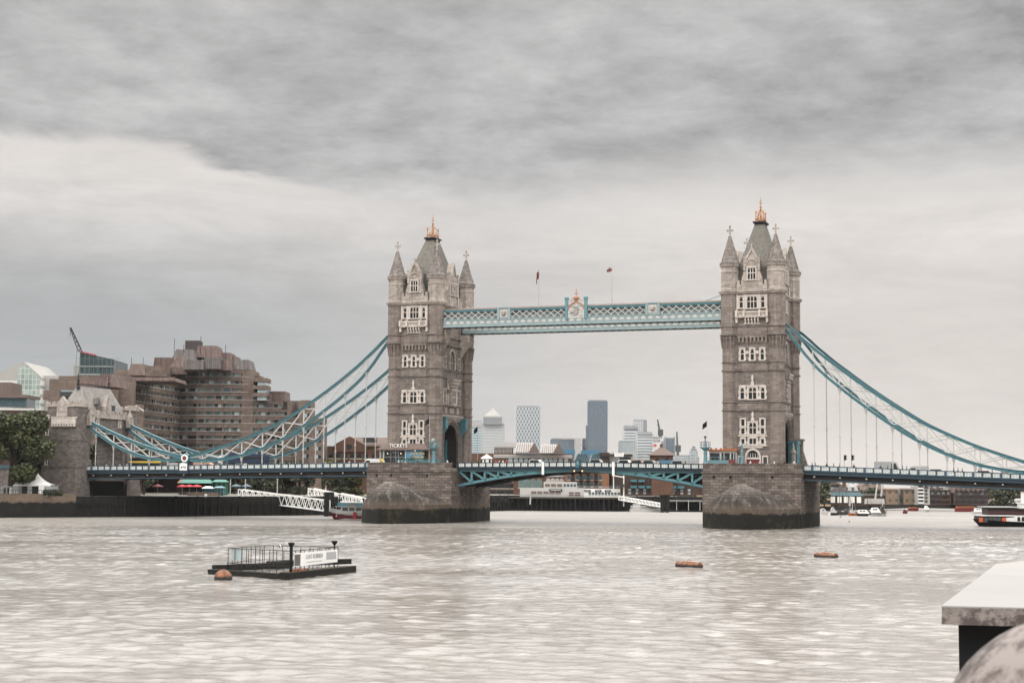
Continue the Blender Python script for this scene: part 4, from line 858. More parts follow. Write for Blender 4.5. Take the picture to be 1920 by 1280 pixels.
# ================================================================== FOREGROUND RIVER WALL
zt = 8.25; a = PZ(1765, 1135, zt); b = PZ(1990, 1140, zt); c = PZ(1868, 1056, zt); d = PZ(1990, 1044, zt)
T = thing('parapet_wall', (a.x, a.y, 0), 'blurred pale flat coping on a dark wall at the lower right corner', 'parapet wall')
s = MB(); s.hexa([v-Vector((0, 0, .145)) for v in (a, b, d, c)], [a, b, d, c]); o = s.build('coping', 'coping_stone', T) if 'coping_stone' in M else None
if o is None:
    stone('coping_stone', (.26, .248, .238), (.30, .287, .275), (.2, .19, .18), 3, 3, streak=.05, blotch=.08, var=.1, ms=.001)
    m, x, p = base('mottled_stone'); pos = x.n.new('ShaderNodeNewGeometry').outputs['Position']
    k_ = x.m('ADD', x.m('MULTIPLY', x.noise(pos, 16, 6, .7), .6), x.m('MULTIPLY', x.noise(pos, 3.5, 4, .6), .4)); x.l.new(x.mix(x.ss(k_, .42, .56), (.07, .055, .05, 1), (.22, .19, .175, 1)), p.inputs['Base Color']); p.inputs['Roughness'].default_value = .85
    s = MB(); s.hexa([v-Vector((0, 0, .012)) for v in (a, b, d, c)], [a, b, d, c]); s.build('coping', 'coping_stone', T)
    s = MB(); s.hexa([v-Vector((0, 0, .148)) for v in (a, b, d, c)], [v-Vector((0, 0, .012)) for v in (a+RH*.004, b, d, c+RH*.004)]); s.build('coping_edge', 'mottled_stone', T)
e = PZ(1797, 1168, zt-.16); e2 = PZ(1990, 1175, zt-.16); bk = (c-a)*.92
s = MB(); s.hexa([(e.x, e.y, -1), (e2.x, e2.y, -1), (e2.x+bk.x, e2.y+bk.y, -1), (e.x+bk.x, e.y+bk.y, -1)], [(e.x, e.y, zt-.148), (e2.x, e2.y, zt-.148), (e2.x+bk.x, e2.y+bk.y, zt-.148), (e.x+bk.x, e.y+bk.y, zt-.148)]); s.build('wall_face', 'black', T)  # face coloured black for the shade below the coping
# rounded stone in front of it
D0 = 4.2; cpt = PD(2052, 1408, D0); s = MB(); s.sphere(tuple(cpt), .40, 48, .9); s.lathe(cpt.x, cpt.y, [(.2, cpt.z-1.3), (.2, cpt.z-.3)], 16)
solo(s, 'rounded_stone', 'mottled_stone', 'blurred mottled rounded stone ball cut off by the lower right corner', 'stone ball', smooth=True)

# ================================================================== ABUTMENT TOWER (north)
def abutment():
    T = thing('abutment_tower', (-139, 0, 5), 'squat stone gate tower with a hipped slate roof where the left side span ends', 'gate tower')
    b = MB()
    for sy in (-1, 1):
        b.box(-143.6, -133.9, sy*9.2, sy*14.2, 13, 25.2)
        b.prism([(-146.2, sy*8.4), (-133.2, sy*8.4), (-133.2, sy*15.3), (-146.2, sy*15.3)], 4.2, 12.6, [(-144, sy*9), (-133.7, sy*9), (-133.7, sy*14.5), (-144, sy*14.5)])
        b.prism([(-146.2, sy*8.4), (-133.2, sy*8.4), (-133.2, sy*15.3), (-146.2, sy*15.3)], -2, 4.2)
    F = frame((-134.4, 0, 0), (0, 1, 0), (1, 0, 0))
    b.fpoly(F, [(-9.2, 13), (-7.6, 13)]+parch(0, 7.6, 17.2, 22.9, 8)+[(7.6, 13), (9.2, 13), (9.2, 27), (-9.2, 27)], -7.5, 0)
    b.build('wall', 'abut_granite', T)
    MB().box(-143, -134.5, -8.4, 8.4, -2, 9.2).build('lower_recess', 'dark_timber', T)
    s = MB()
    for sy in (-1, 1): s.box(-144.1, -133.5, sy*8.95, sy*14.7, 12.6, 13.1); s.box(-143.8, -133.7, sy*9.1, sy*14.4, 19.6, 19.8)
    s.build('string_course', 'abut_granite', T)
    s = MB(); s.box(-142.9, -134.6, -14.4, -14.1, 20.2, 25.0) if False else None
    for x_, w_ in ((-141.9, 1.5), (-137.6, 1.8)): MB().box(x_-w_/2, x_+w_/2, -14.36, -14.1, 13.2, 19.6).build('pilaster', 'abut_granite', T)
    # upper stage, set-back turret block with crenellations
    for sy in (-1, 1): MB().box(-143.2, -134.1, sy*9.3, sy*14.0, 25.2, 28.3).build('upper_stage', 'abut_granite', T)
    c = MB()
    for sy in (-1, 1):
        c.box(-143.5, -133.8, sy*9.1, sy*14.2, 28.3, 29.0)
        for i in range(6): c.box(-143.5+i*1.75, -142.5+i*1.75, sy*13.7, sy*14.2, 29.0, 29.7)
        for i in range(3): c.box(-134.3, -133.8, sy*(9.1+i*1.9), sy*(10.2+i*1.9), 29.0, 29.7)
    c.box(-134.5, -133.9, -9.1, 9.1, 25.7, 27.0)
    for i in range(9): c.box(-134.5, -133.85, -9+i*2.05, -8+i*2.05, 27.0, 27.8)
    c.build('battlement', 'weathered_pale', T)
    w = MB(); w.box(-141.4, -134.2, -14.75, -14.1, 23.9, 25.3); w.box(-141.6, -134.0, -14.85, -14.1, 25.3, 25.6)
    for i in range(9): w.box(-141.3+i*.82, -140.85+i*.82, -14.95, -14.1, 23.1, 23.9)
    w.build('pale_corbel_band', 'pale_stone', T)
    Fs = frame((-139, -14.2, 0), (1, 0, 0), (0, -1, 0))
    for z in (13.4, 18.2, 21.0, 24.6): window(T, Fs, -3.85, .5, z, z+1.3, 1, t=.25, jag=0)
    Ff = frame((-134.4, 0, 0), (0, 1, 0), (1, 0, 0))
    for u in (-4.6, 5.6): window(T, Ff, u, .5, 24.2 if u < 0 else 23.6, 26.2 if u > 0 else 25.4, 1, t=.35, jag=.1)
    g = MB(); g.fpoly(Ff, [(-2.0, 25.7), (1.0, 25.7), (1.0, 28.9), (.55, 29.4), (-.5, 32.0), (-1.55, 29.4), (-2, 28.9)], -.6, .55); g.fpoly(Ff, [(-1.2, 27), (.2, 27), (.2, 28.6), (-.5, 29.3), (-1.2, 28.6)], .5, .75)
    g.build('gable', 'weathered_pale', T)
    g = MB(); Fg = frame((-138.2, -14.0, 0), (1, 0, 0), (0, -1, 0)); g.fpoly(Fg, [(-2.0, 25.8), (1.2, 25.8), (1.2, 29.0), (-.4, 31.0), (-2.0, 29.0)], -.6, .3); g.build('gable', 'weathered_pale', T)
    r = MB(); r.prism([(-143, -9.6), (-135, -9.6), (-135, 9.6), (-143, 9.6)], 27, 34.0, [(-139.8, -6.6), (-138.2, -6.6), (-138.2, 6.6), (-139.8, 6.6)])
    o = r.build('roof', 'old_slate', T)
    c = MB(); c.box(-139.05, -138.95, -6.6, 6.6, 34.6, 34.75)
    for i in range(17): c.box(-139.06, -138.94, -6.6+i*.82, -6.5+i*.82, 34, 34.9)
    for sy in (-1, 1): c.lathe(-139, sy*7.0, [(.6, 33.4), (.3, 34.2), (.5, 34.6), (.25, 35.2), (.4, 35.6), (.12, 36.2), (.25, 36.5), (.03, 37.6)], 8)
    c.build('ridge_cresting', 'dark_steel', o)
    d = MB(); d.box(-136.6, -134.8, -3.6, -2.6, 27, 29.6); d.fpoly(frame((-135.2, -3.1, 0), (0, 1, 0), (1, 0, 0)), [(-.9, 29.4), (.9, 29.4), (0, 31.2)], -1.5, .2); d.build('dormer', 'lead_roof', o)
    d = MB(); d.box(-136.4, -134.9, 2.6, 4.2, 27, 29.4); d.build('dormer', 'dark_panel', o)
    for sy in (-1, 1):
        s = MB(); s.box(-133.9, -132.8, sy*9-1.1, sy*9+1.1, 23.6, 26.4); s.lathe(-133.4, sy*9, [(.9, 26.4), (.4, 27.4), (.1, 28.4)], 6); s.build('chain_saddle', 'weathered_pale', T)
abutment()
# approach viaduct and land-side chain ends behind the trees
T = thing('approach_viaduct', (-170, 0, 5), 'stone arch of the bridge approach seen behind the white tent', 'viaduct')
v = MB(); F = frame((-160, -9.4, 0), (1, 0, 0), (0, -1, 0)); v.fpoly(F, [(-60, 5), (-16.5, 5)]+parch(-9, 7.5, 6.5, 10.6, 8)+[(-1.5, 5), (16, 5), (16, 12.3), (-60, 12.3)], -18.8, 0); v.build('wall', 'abut_granite', T)
v = MB(); v.box(-220, -144.2, -9.7, -9.3, 12.3, 13.2); v.build('parapet', 'steel_navy', T)
T = thing('anchor_chain', (-150, -9, 13), 'short teal end of the suspension chain sticking out left of the stone gate tower', 'suspension chain')
c = MB().mat('teal'); c.bar((-143.6, -9, 23.2), (-154, -9, 16.8), .5, .7); c.mat('light_teal').bar((-143.6, -9.1, 22.4), (-154, -9.1, 15.8), .8, .5); c.mat('teal').bar((-144, -9, 14.2), (-152, -9, 11.9), .5, .7); c.build('chord', 'teal', T)

# ================================================================== TREES AND SHRUBS
def leaf_cloud(mb, blobs, n, size, mats, rnd):
    for k in range(n):
        b = rnd.choice(blobs); u = Vector((rnd.gauss(0, 1), rnd.gauss(0, 1), rnd.gauss(0, 1))).normalized()*(rnd.random()**.28)
        c = Vector((b[0]+u.x*b[3], b[1]+u.y*b[3], b[2]+u.z*b[4])); s = size*rnd.uniform(.6, 1.4)
        a = Vector((rnd.gauss(0, 1), rnd.gauss(0, 1), rnd.gauss(0, .6))).normalized(); e = a.cross(Vector((rnd.gauss(0, 1), rnd.gauss(0, 1), rnd.gauss(0, 1)))).normalized()
        mb.mat(rnd.choice(mats)); mb.add([c-a*s-e*s*.5, c+a*s*.3-e*s*.7, c+a*s+e*s*.4, c-a*s*.2+e*s*.8], [(0, 1, 2, 3)])
def tree(P, h, r, n, label, seed=1, mats=('leaf', 'leaf', 'dark_leaf'), group=None, size=.45, name='tree', low=.25, trunk=True):
    rnd = random.Random(seed); T = thing(name, tuple(P), label, 'tree' if name == 'tree' else 'shrub', group)
    blobs = []
    for i in range(11):
        a = rnd.uniform(0, 2*pi); q = rnd.random()**.6*r*.68; z = P[2]+h*(low+(.92-low)*rnd.random()); k = 1-.45*abs((z-P[2])/h-.55)
        blobs.append((P[0]+cos(a)*q*k, P[1]+sin(a)*q*k, z, r*rnd.uniform(.28, .48), h*rnd.uniform(.1, .17)))
    if trunk:
        t = MB(); t.tube(P, (P[0]+r*.05, P[1], P[2]+h*.45), r*.09, 8, r*.06)
        for b in blobs[:6]: t.tube((P[0]+r*.03, P[1], P[2]+h*.35), b[:3], r*.04, 6, r*.012)
        t.build('trunk', 'bark', T)
    m_ = MB(); leaf_cloud(m_, blobs, n, size, mats, rnd); m_.build('crown', mats[0], T)
    return T
Q = PD(20, 907, 405); tree((Q.x, Q.y, ZQ), 22.5, 11, 15000, 'big broad green tree left of the stone gate tower, at the photo edge', 3, ('leaf', 'dark_leaf', 'dark_leaf', 'leaf', 'mid_leaf'), 'trees left of the gate tower', .38, low=.18)
Q = PD(66, 907, 418); tree((Q.x, Q.y, ZQ), 14.5, 5.4, 6500, 'darker smaller tree right beside the stone gate tower', 5, ('dark_leaf', 'leaf', 'dark_leaf'), 'trees left of the gate tower', .36, low=.15)
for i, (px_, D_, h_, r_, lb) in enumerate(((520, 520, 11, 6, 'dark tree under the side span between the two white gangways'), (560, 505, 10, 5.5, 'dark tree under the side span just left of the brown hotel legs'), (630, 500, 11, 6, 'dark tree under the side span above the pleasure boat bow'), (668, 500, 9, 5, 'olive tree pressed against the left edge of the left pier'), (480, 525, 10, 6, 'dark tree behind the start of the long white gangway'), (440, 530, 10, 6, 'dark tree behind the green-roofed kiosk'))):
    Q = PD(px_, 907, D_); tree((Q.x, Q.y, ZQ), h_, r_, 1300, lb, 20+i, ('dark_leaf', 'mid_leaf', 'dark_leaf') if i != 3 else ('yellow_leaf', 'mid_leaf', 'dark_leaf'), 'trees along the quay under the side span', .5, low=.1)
Q = PD(615, 907, 540); tree((Q.x, Q.y, ZQ), 12.5, 3.6, 500, 'small yellowish treetop showing above the deck right of the brown hotel', 40, ('yellow_leaf', 'mid_leaf'), None, .5)
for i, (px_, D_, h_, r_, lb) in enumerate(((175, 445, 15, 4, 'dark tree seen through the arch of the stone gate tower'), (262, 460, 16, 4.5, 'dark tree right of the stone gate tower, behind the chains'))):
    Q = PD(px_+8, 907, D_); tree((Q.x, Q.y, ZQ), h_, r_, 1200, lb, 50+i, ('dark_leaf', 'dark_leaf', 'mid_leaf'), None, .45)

# ================================================================== BUILDINGS
def FD(px0, px1, D, D1=None, zb=ZQ):
    a = PD(px0, 907, D); b = PD(px1, 907, D1 or D); a.z = 0; b.z = 0; U = (b-a).normalized(); n = Vector((U.y, -U.x, 0))
    return (a, U, n), (b-a).length
def HZ(px, py, D): return PD(px, py, D).z
def building(name, label, cat, px0, px1, py, D, th, mat, D1=None, zb=ZQ, group=None, parent_name='wall'):
    F, Wd = FD(px0, px1, D, D1); H = HZ((px0+px1)/2, py, D if D1 is None else (D+D1)/2)
    T = thing(name, (F[0].x, F[0].y, zb), label, cat, group); b = MB(); b.fb(F, 0, Wd, -th, 0, zb, H); b.build(parent_name, mat, T)
    return T, F, Wd, H
def windows_row(T, F, us, z0, z1, w, frame_mat='pale_stone', glass='glass', sill=True, arch=False, name='window', n=.06):
    for u in us:
        m_ = MB(); m_.mat(frame_mat); 
        if sill: m_.fb(F, u-w/2-.15, u+w/2+.15, -.05, .22, z0-.25, z0)
        m_.mat(glass)
        if arch: m_.fpoly(F, [(u-w/2, z0)]+parch(u, w/2, z1-w*.5, z1, 4)+[(u+w/2, z0)], -.1, n)
        else: m_.fb(F, u-w/2, u+w/2, -.1, n, z0, z1)
        m_.build(name, glass, T)

# ---- the stepped brown hotel
def hotel():
    T = thing('hotel_building', tuple(PD(400, 907, 560)[:2])+(ZQ,), 'large stepped brown tiled hotel with strip windows and copper roofs, behind the left side span', 'hotel')
    P_ = lambda px, D: Vector((PD(px, 907, D).x, PD(px, 907, D).y, 0))
    fl = [HZ(400, y, 560) for y in (702, 716.5, 731, 745.5, 760, 774.7, 789.5, 805, 819.7, 835.5, 850, 865, 880)]
    right = [450, 450, 450, 491, 513, 533, 541, 556, 570, 570, 570, 570, 570]
    left = [322, 318, 240, 240, 215, 262, 268, 268, 285, 300, 300, 300, 300]
    for k, z in enumerate(fl):
        r_ = right[k]; l_ = left[k]; segs = []
        lw = lambda px: 560-(335-px)/145*72 if px < 335 else 560.0   # the wing comes towards us to the left
        if l_ < 330: segs.append((l_-12 if k > 1 else l_, 335, lw(l_-12 if k > 1 else l_), 560))
        segs.append((331, 366, 560, 556)); segs.append((365, r_+12, 556, 556))
        zp0, zp1, zw1 = z-2.0, z-.62, z+.72
        for a, b, Da, Db in segs:
            A, B = P_(a, Da), P_(b, Db); U = (B-A).normalized(); F = (A, U, Vector((U.y, -U.x, 0))); Wd = (B-A).length
            m_ = MB().mat('hotel_tile'); m_.fb(F, 0, Wd+.05, -22, 0, z-1.45, z-.62)
            m_.fb(F, 0, Wd+.05, -22, 0, z+.62, z+1.42); m_.fb(F, 0, Wd+.05, -22, -.55, z-.62, z+.62); m_.mat('hotel_tile').fb(F, 0, Wd, -.1, .1, z-.9, z-.74); m_.mat('concrete').fb(F, 0, Wd, -.1, .14, z-.74, z-.62); m_.mat('hotel_tile')
            o = m_.build('wall_band', 'hotel_tile', T)
            nb = max(1, int(Wd/2.9)); wd = Wd/nb; g = MB(); rnd = random.Random(k*7+int(a))
            for i in range(nb):
                u0 = i*wd+.3; u1 = (i+1)*wd-.35; mid = u0+(u1-u0)*rnd.uniform(.2, .75)
                if a == 335 and False: continue
                g.mat(rnd.choice(['glass', 'blue_glass', 'curtain_glass'])).fb(F, u0, mid, -.6, -.38, z-.6, z+.6); g.mat(rnd.choice(['curtain_glass', 'pale_glass', 'glass', 'curtain_glass', 'green_glass'])).fb(F, mid, u1, -.6, -.36, z-.6, z+.6)
                g.mat('hotel_tile').fb(F, u1, u1+.65, -.6, -.12, z-.62, z+.62)
            g.build('window_strip', 'glass', o)
        A, B = P_(262, 562), P_(600, 562); U = (B-A).normalized(); MB().fb((A, U, Vector((U.y, -U.x, 0))), 0, (B-A).length, -14, 0, ZQ, HZ(400, 880, 562)).build('podium', 'dark_brick', T)
    # rounded right end of each terrace
    s = MB()
    for a, b, D_, yt, yb, th in ((450, 472, 556, 693, 880, 12), (472, 482, 558, 702, 745, 10), (300, 330, 556, 690, 700, 20), (536, 545, 556, 752, 880, 15), (575, 604, 548, 783, 880, 12)):
        A, B = P_(a, D_), P_(b, D_); U = (B-A).normalized(); F = (A, U, Vector((U.y, -U.x, 0))); s.fb(F, 0, (B-A).length, -th, .1, HZ(a, yb, D_), HZ(a, yt, D_))
    s.build('end_wall', 'hotel_tile', T)
    # right-hand annex towers
    for a, b, D_, yt, rows in ((556, 580, 545, 752, 7), (578, 602, 538, 783, 6)):
        A, B = P_(a, D_), P_(b, D_); U = (B-A).normalized(); F = (A, U, Vector((U.y, -U.x, 0))); Wd = (B-A).length; m_ = MB(); m_.fb(F, 0, Wd, -12, 0, ZQ, HZ(a, yt, D_)); o = m_.build('annex_wall', 'hotel_tile', T)
        for i in range(rows): z = HZ(a, yt, D_)-2.0-i*2.75; g = MB(); g.mat('pale_glass').fb(F, Wd*.5, Wd*.72, -.1, .06, z-.6, z+.6); g.mat('glass').fb(F, Wd*.74, Wd*.95, -.1, .06, z-.6, z+.6); g.mat('white_paint').fb(F, Wd*.47, Wd*.5, -.1, .1, z-.7, z+.7); g.build('window_strip', 'glass', o)
    # balcony stack at the upper right
    for z in (HZ(485, 712, 552), HZ(485, 726, 552), HZ(485, 740, 552)):
        A, B = P_(470, 552), P_(497, 552); U = (B-A).normalized(); F = (A, U, Vector((U.y, -U.x, 0))); Wd = (B-A).length; m_ = MB(); m_.mat('hotel_tile').fb(F, 0, Wd, -9, 0, z-.4, z+.9); m_.mat('pale_glass').fb(F, 1.6, Wd-.4, -8, -.4, z-1.75, z-.4); m_.build('balcony', 'hotel_tile', T)
    # roofscape: sloped copper and lead clad volumes
    def roof(a, b, yt, yb, D_, mat, th=12, ins=.18, name='roof'):
        A, B = P_(a, D_), P_(b, D_); U = (B-A).normalized(); n = Vector((U.y, -U.x, 0)); Wd = (B-A).length; zb, zt = HZ(a, yb, D_), HZ(a, yt, D_); i_ = (zt-zb)*ins
        q = lambda u, d, z: A+U*u-n*d+Vector((0, 0, z)); m_ = MB(); m_.hexa([q(0, 0, zb), q(Wd, 0, zb), q(Wd, th, zb), q(0, th, zb)], [q(i_, i_*1.2, zt), q(Wd-i_, i_*1.2, zt), q(Wd-i_, th, zt), q(i_, th, zt)])
        m_.mat(mat); o = m_.build(name, mat, T); rb = MB()
        for k in range(int(Wd/1.1)):
            f = (k+.5)*1.1/Wd; rb.bar(q(Wd*f, -.05, zb), q(i_+(Wd-2*i_)*f, i_*1.2-.05, zt), .1, .14)
        rb.build('standing_seam', mat, o)
    roof(313, 362, 652, 676, 562, 'lead_roof', ins=.35); roof(357, 405, 645, 668, 566, 'copper_roof', ins=.3); roof(378, 434, 658, 690, 572, 'copper_roof', ins=.3); roof(400, 440, 665, 692, 574, 'copper_roof')
    roof(307, 350, 667, 692, 554, 'copper_roof', ins=.6); roof(336, 376, 673, 691, 548, 'lead_roof', ins=.1); roof(376, 408, 668, 690, 550, 'lead_roof', ins=.05); roof(403, 425, 672, 692, 552, 'copper_roof', ins=.2)
    roof(428, 466, 672, 692, 560, 'lead_roof', ins=.3); roof(281, 318, 668, 686, 560, 'copper_roof', ins=.1); roof(232, 268, 680, 702, 545, 'hotel_tile', ins=.25); roof(268, 306, 684, 704, 545, 'hotel_tile', ins=.02)
    roof(300, 345, 686, 700, 552, 'hotel_tile', ins=.02); roof(497, 533, 732, 752, 560, 'copper_roof', ins=.1); roof(520, 575, 750, 775, 562, 'lead_roof', ins=.05); roof(558, 580, 749, 765, 556, 'hotel_tile', ins=.1)
    roof(205, 322, 705, 712, 510, 'copper_roof', ins=.4, th=20); roof(340, 368, 636, 655, 570, 'cladding', ins=.02, th=6)
    roof(133, 175, 712, 740, 470, 'copper_roof', ins=.25, th=14); roof(172, 213, 699, 724, 474, 'copper_roof', ins=.3, th=14)
    # left wings
    for a, b, Da, Db, yt, mt in ((86, 140, 490, 490.5, 709, 'hotel_tile'), (139, 216, 492, 493, 722, 'hotel_tile'), (200, 243, 494, 495, 704, 'hotel_tile'), (248, 266, 462, 463, 757, 'hotel_tile')):
        A, B = P_(a, Da), P_(b, Db); U = (B-A).normalized(); F = (A, U, Vector((U.y, -U.x, 0))); m_ = MB(); m_.fb(F, 0, (B-A).length, -12, 0, ZQ, HZ(a, yt, Da)); m_.build('wing_wall', mt, T)
    A, B = P_(107, 489.3), P_(139, 489.6); U = (B-A).normalized(); F = (A, U, Vector((U.y, -U.x, 0))); m_ = MB(); m_.mat('dark_panel').fb(F, 0, (B-A).length, -.1, .1, HZ(107, 742, 489), HZ(107, 730, 489)); m_.mat('pale_glass').fb(F, .3, (B-A).length, -.1, .14, HZ(107, 733, 489), HZ(107, 730, 489)); m_.build('window_strip', 'glass', T)
    m_ = MB(); A, B = P_(250, 461), P_(266, 461); m_.bar(A+Vector((0, 0, HZ(252, 757, 454))), B+Vector((0, 0, HZ(266, 769, 458))), .5, .4); m_.build('skylight_edge', 'off_white', T)
    # legs and recessed ground floors seen under the deck
    for a in (565, 577, 586): A, B = P_(a, 540), P_(a+6, 540); U = (B-A).normalized(); F = (A, U, Vector((U.y, -U.x, 0))); MB().fb(F, 0, (B-A).length, -4, 0, ZQ, HZ(a, 880, 540)).build('pillar', 'hotel_tile', T)
    for px_, h_ in ((320, 5), (338, 3), (370, 6), (417, 3), (262, 4), (240, 4)): A = P_(px_, 560); z = HZ(px_, 690 if px_ < 300 else 660, 560); MB().bar(A+Vector((0, 0, z)), A+Vector((0, 0, z+h_)), .14).build('roof_mast', 'dark_steel', T)
hotel()
# ---- offices and crane at the far left
T, F, Wd, H = building('office_building', 'white office block with a glazed gable front, far left behind the tree', 'office block', -20, 72, 712, 760, 40, 'white_office')
g = MB(); gp = [(Wd*.18, H-1), (Wd*.98, H-1), (Wd*.98, H+.5), (Wd*.62, H+8.2), (Wd*.18, H+4)]; g.fpoly(F, [(0, H), (Wd, H), (Wd, H+1.5), (Wd*.62, H+9.0), (0, H+3)], -40, 0); g.build('gable_wall', 'far_wall', T)
k = MB().fpoly(F, [(Wd*.50, H-13), (Wd*.97, H-13), (Wd*.97, H+.8), (Wd*.66, H+7.6), (Wd*.50, H+5.6)], -.2, .2); k.build('gable_glazing', 'gable_glass', T)
for z in (-19, -24.5, -30): MB().fb(F, Wd*.45, Wd*.95, -.2, .15, H+z, H+z+2.6).build('window_strip', 'green_glass', T)
T, F, Wd, H = building('stair_tower', 'tall plain white slab beside the glazed gable office', 'tower', 72, 102, 703, 765, 30, 'far_wall'); MB().fb(F, Wd*.45, Wd*.55, -.2, .12, H-30, H).build('joint_shadow_strip', 'grey_paint', T)  # grey strip painted in as the shadow of a joint
T, F, Wd, H = building('glass_office', 'dark glass block under construction with a slanting top and green scaffolding', 'glass building', 142, 206, 690, 800, 30, 'dark_curtain')
g = MB(); g.fpoly(F, [(0, H), (Wd, H), (Wd, HZ(206, 672, 800)), (0, HZ(142, 658, 800))], -30, 0); g.build('sloping_storey', 'dark_curtain', T)
s = MB()
for i in range(11): u = -1.5+(Wd+5)*i/10; s.bar(F[0]+F[1]*u+F[2]*.8+Vector((0, 0, H-22)), F[0]+F[1]*u+F[2]*.8+Vector((0, 0, HZ(142, 656, 800)-i*.55)), .16)
for j in range(7): s.bar(F[0]-F[1]*1.5+F[2]*.8+Vector((0, 0, H-20+j*4.2)), F[0]+F[1]*(Wd+3.5)+F[2]*.8+Vector((0, 0, H-20+j*4.2)), .14)
s.build('scaffolding', 'green_glass', T)
for z in (-11, -7, -3, 1): MB().fb(F, 0, Wd, -.1, .35, H+z, H+z+.4).build('floor_edge', 'off_white', T)
MB().bar(F[0]+F[2]+Vector((0, 0, HZ(142, 657, 800))), F[0]+F[1]*Wd*.5+F[2]+Vector((0, 0, HZ(175, 664, 800))), .5, .5).build('red_safety_net', 'coral', T)
T, F, Wd, H = building('grey_annex', 'narrow beige and dark annex left of the dark glass block', 'building', 131, 143, 684, 802, 20, 'far_wall'); MB().fb(F, Wd*.3, Wd*.9, -.1, .2, H-20, H-6).build('window_strip', 'dark_panel', T)
def crane(px0, py0, px1, py1, D, label, thick=1.4, mast=None):
    T = thing('tower_crane', tuple(PD(px0, py0, D)), label, 'crane', 'cranes on the skyline'); m_ = MB(); a, b = PD(px0, py0, D), PD(px1, py1, D); k = max(6, int((b-a).length/2.2)); d = (b-a).normalized(); n = RH*thick*.5
    c_ = thick*.16
    m_.bar(a-n, b-n*.3, c_); m_.bar(a+n, b+n*.3, c_); m_.bar(a+Vector((0, 0, thick*.6))+FH*thick*.4, b, c_)
    for i in range(k):
        t0, t1 = i/k, (i+1)/k; m_.bar(a.lerp(b, t0)-n*(1-.7*t0), a.lerp(b, t1)+n*(1-.7*t1), c_*.7); m_.bar(a.lerp(b, t0)+n*(1-.7*t0), a.lerp(b, t1)-n*(1-.7*t1), c_*.7)
    m_.build('jib', 'dark_steel', T)
    if mast: m_ = MB(); p0, p1 = PD(mast[0], mast[1], D), PD(mast[0], mast[2], D); m_.bar(p0, p1, thick*.5); m_.box(p1.x-thick, p1.x+thick*1.2, p1.y-1, p1.y+1, p1.z-thick, p1.z+thick*1.6); m_.build('mast', 'dark_steel', T)
    m_ = MB(); m_.bar(b, Vector((b.x, b.y, b.z-.35*(b-a).length)), c_*.5); m_.build('hoist_rope', 'dark_steel', T); return T
crane(151, 660, 132, 614, 800, 'lattice crane leaning left above the dark glass block at far left', 2.2)
T, F, Wd, H = building('brick_office', 'dark brick block with rounded glazed top storeys behind the big tree at far left', 'building', -30, 75, 768, 560, 30, 'dark_brick'); MB().fb(F, 0, Wd*.72, -10, .6, HZ(0, 762, 560), HZ(0, 745, 560)).build('glazed_storey', 'blue_glass', T)
MB().fb(F, -2, Wd*.75, -14, 1.6, HZ(0, 745, 560), HZ(0, 739, 560)).build('roof', 'brown_roof', T); MB().fb(F, -2, Wd*.4, -14, -1, HZ(0, 739, 560), HZ(0, 715, 560)).build('plant_room', 'brown_roof', T)
T, F, Wd, H = building('low_block', 'small dark block with a pale clock disc between the tree and the gate tower', 'building', 62, 92, 790, 500, 12, 'dark_brick'); m_ = MB(); c_ = F[0]+F[1]*Wd*.5; m_.tube(Vector((c_.x, c_.y, HZ(78, 802, 500)))+F[2]*.1, Vector((c_.x, c_.y, HZ(78, 802, 500)))+F[2]*.4, 1.1, 14); m_.build('disc', 'off_white', T)

# ---- gabled brick building left of the left tower
T, F, Wd, H = building('brick_gabled_building', 'red brick building with a gable and round window, between the hotel and left tower', 'brick building', 612, 722, 836, 555, 26, 'red_brick')
F2, W2 = FD(626, 682, 554.5); g = MB().fpoly(F2, [(0, H-2), (W2, H-2), (W2, H+.6), (W2*.5, H+3.4), (0, H+.6)], -10, .3)
g.build('gable', 'red_brick', T); c_ = F2[0]+F2[1]*(W2*.5); k = MB(); k.tube(Vector((c_.x, c_.y, H-.2))+F2[2]*.2, Vector((c_.x, c_.y, H-.2))+F2[2]*.45, .95, 16); k.build('round_window', 'glass', T)
g = MB(); a = F[0]+F[1]*(Wd*.35)+Vector((0, 0, H)); n_ = F[2]; U = F[1]; g.hexa([a+n_*.4, a+U*22+n_*.4, a+U*22-n_*12, a-n_*12], [a+U*2-n_*5+Vector((0, 0, 3.2)), a+U*22-n_*5+Vector((0, 0, 3.2)), a+U*22-n_*6+Vector((0, 0, 3.2)), a+U*2-n_*6+Vector((0, 0, 3.2))]); o = g.build('roof', 'brown_roof', T)
F3, W3 = FD(680, 704, 550); g = MB(); g.mat('dark_panel').fb(F3, 0, W3, -4, 0, HZ(690, 829, 550), HZ(690, 820, 550)); a = F3[0]+Vector((0, 0, HZ(690, 820, 550))); g.mat('brown_roof').hexa([a-F3[1]*.5+F3[2]*.5, a+F3[1]*(W3+.5)+F3[2]*.5, a+F3[1]*(W3+.5)-F3[2]*4.5, a-F3[1]*.5-F3[2]*4.5], [a+F3[1]*1.9, a+F3[1]*2.6, a+F3[1]*2.6-F3[2]*3, a+F3[1]*1.9-F3[2]*3]); g.build('roof_lantern', 'brown_roof', T)
windows_row(T, F, [Wd*t for t in (.07, .19, .31, .43, .55, .67, .80, .92)], HZ(660, 859, 555), HZ(660, 850, 555), 1.5, arch=True)
windows_row(T, F, [Wd*t for t in (.5, .66, .8, .92)], HZ(660, 893, 555), HZ(660, 887, 555), 1.5)

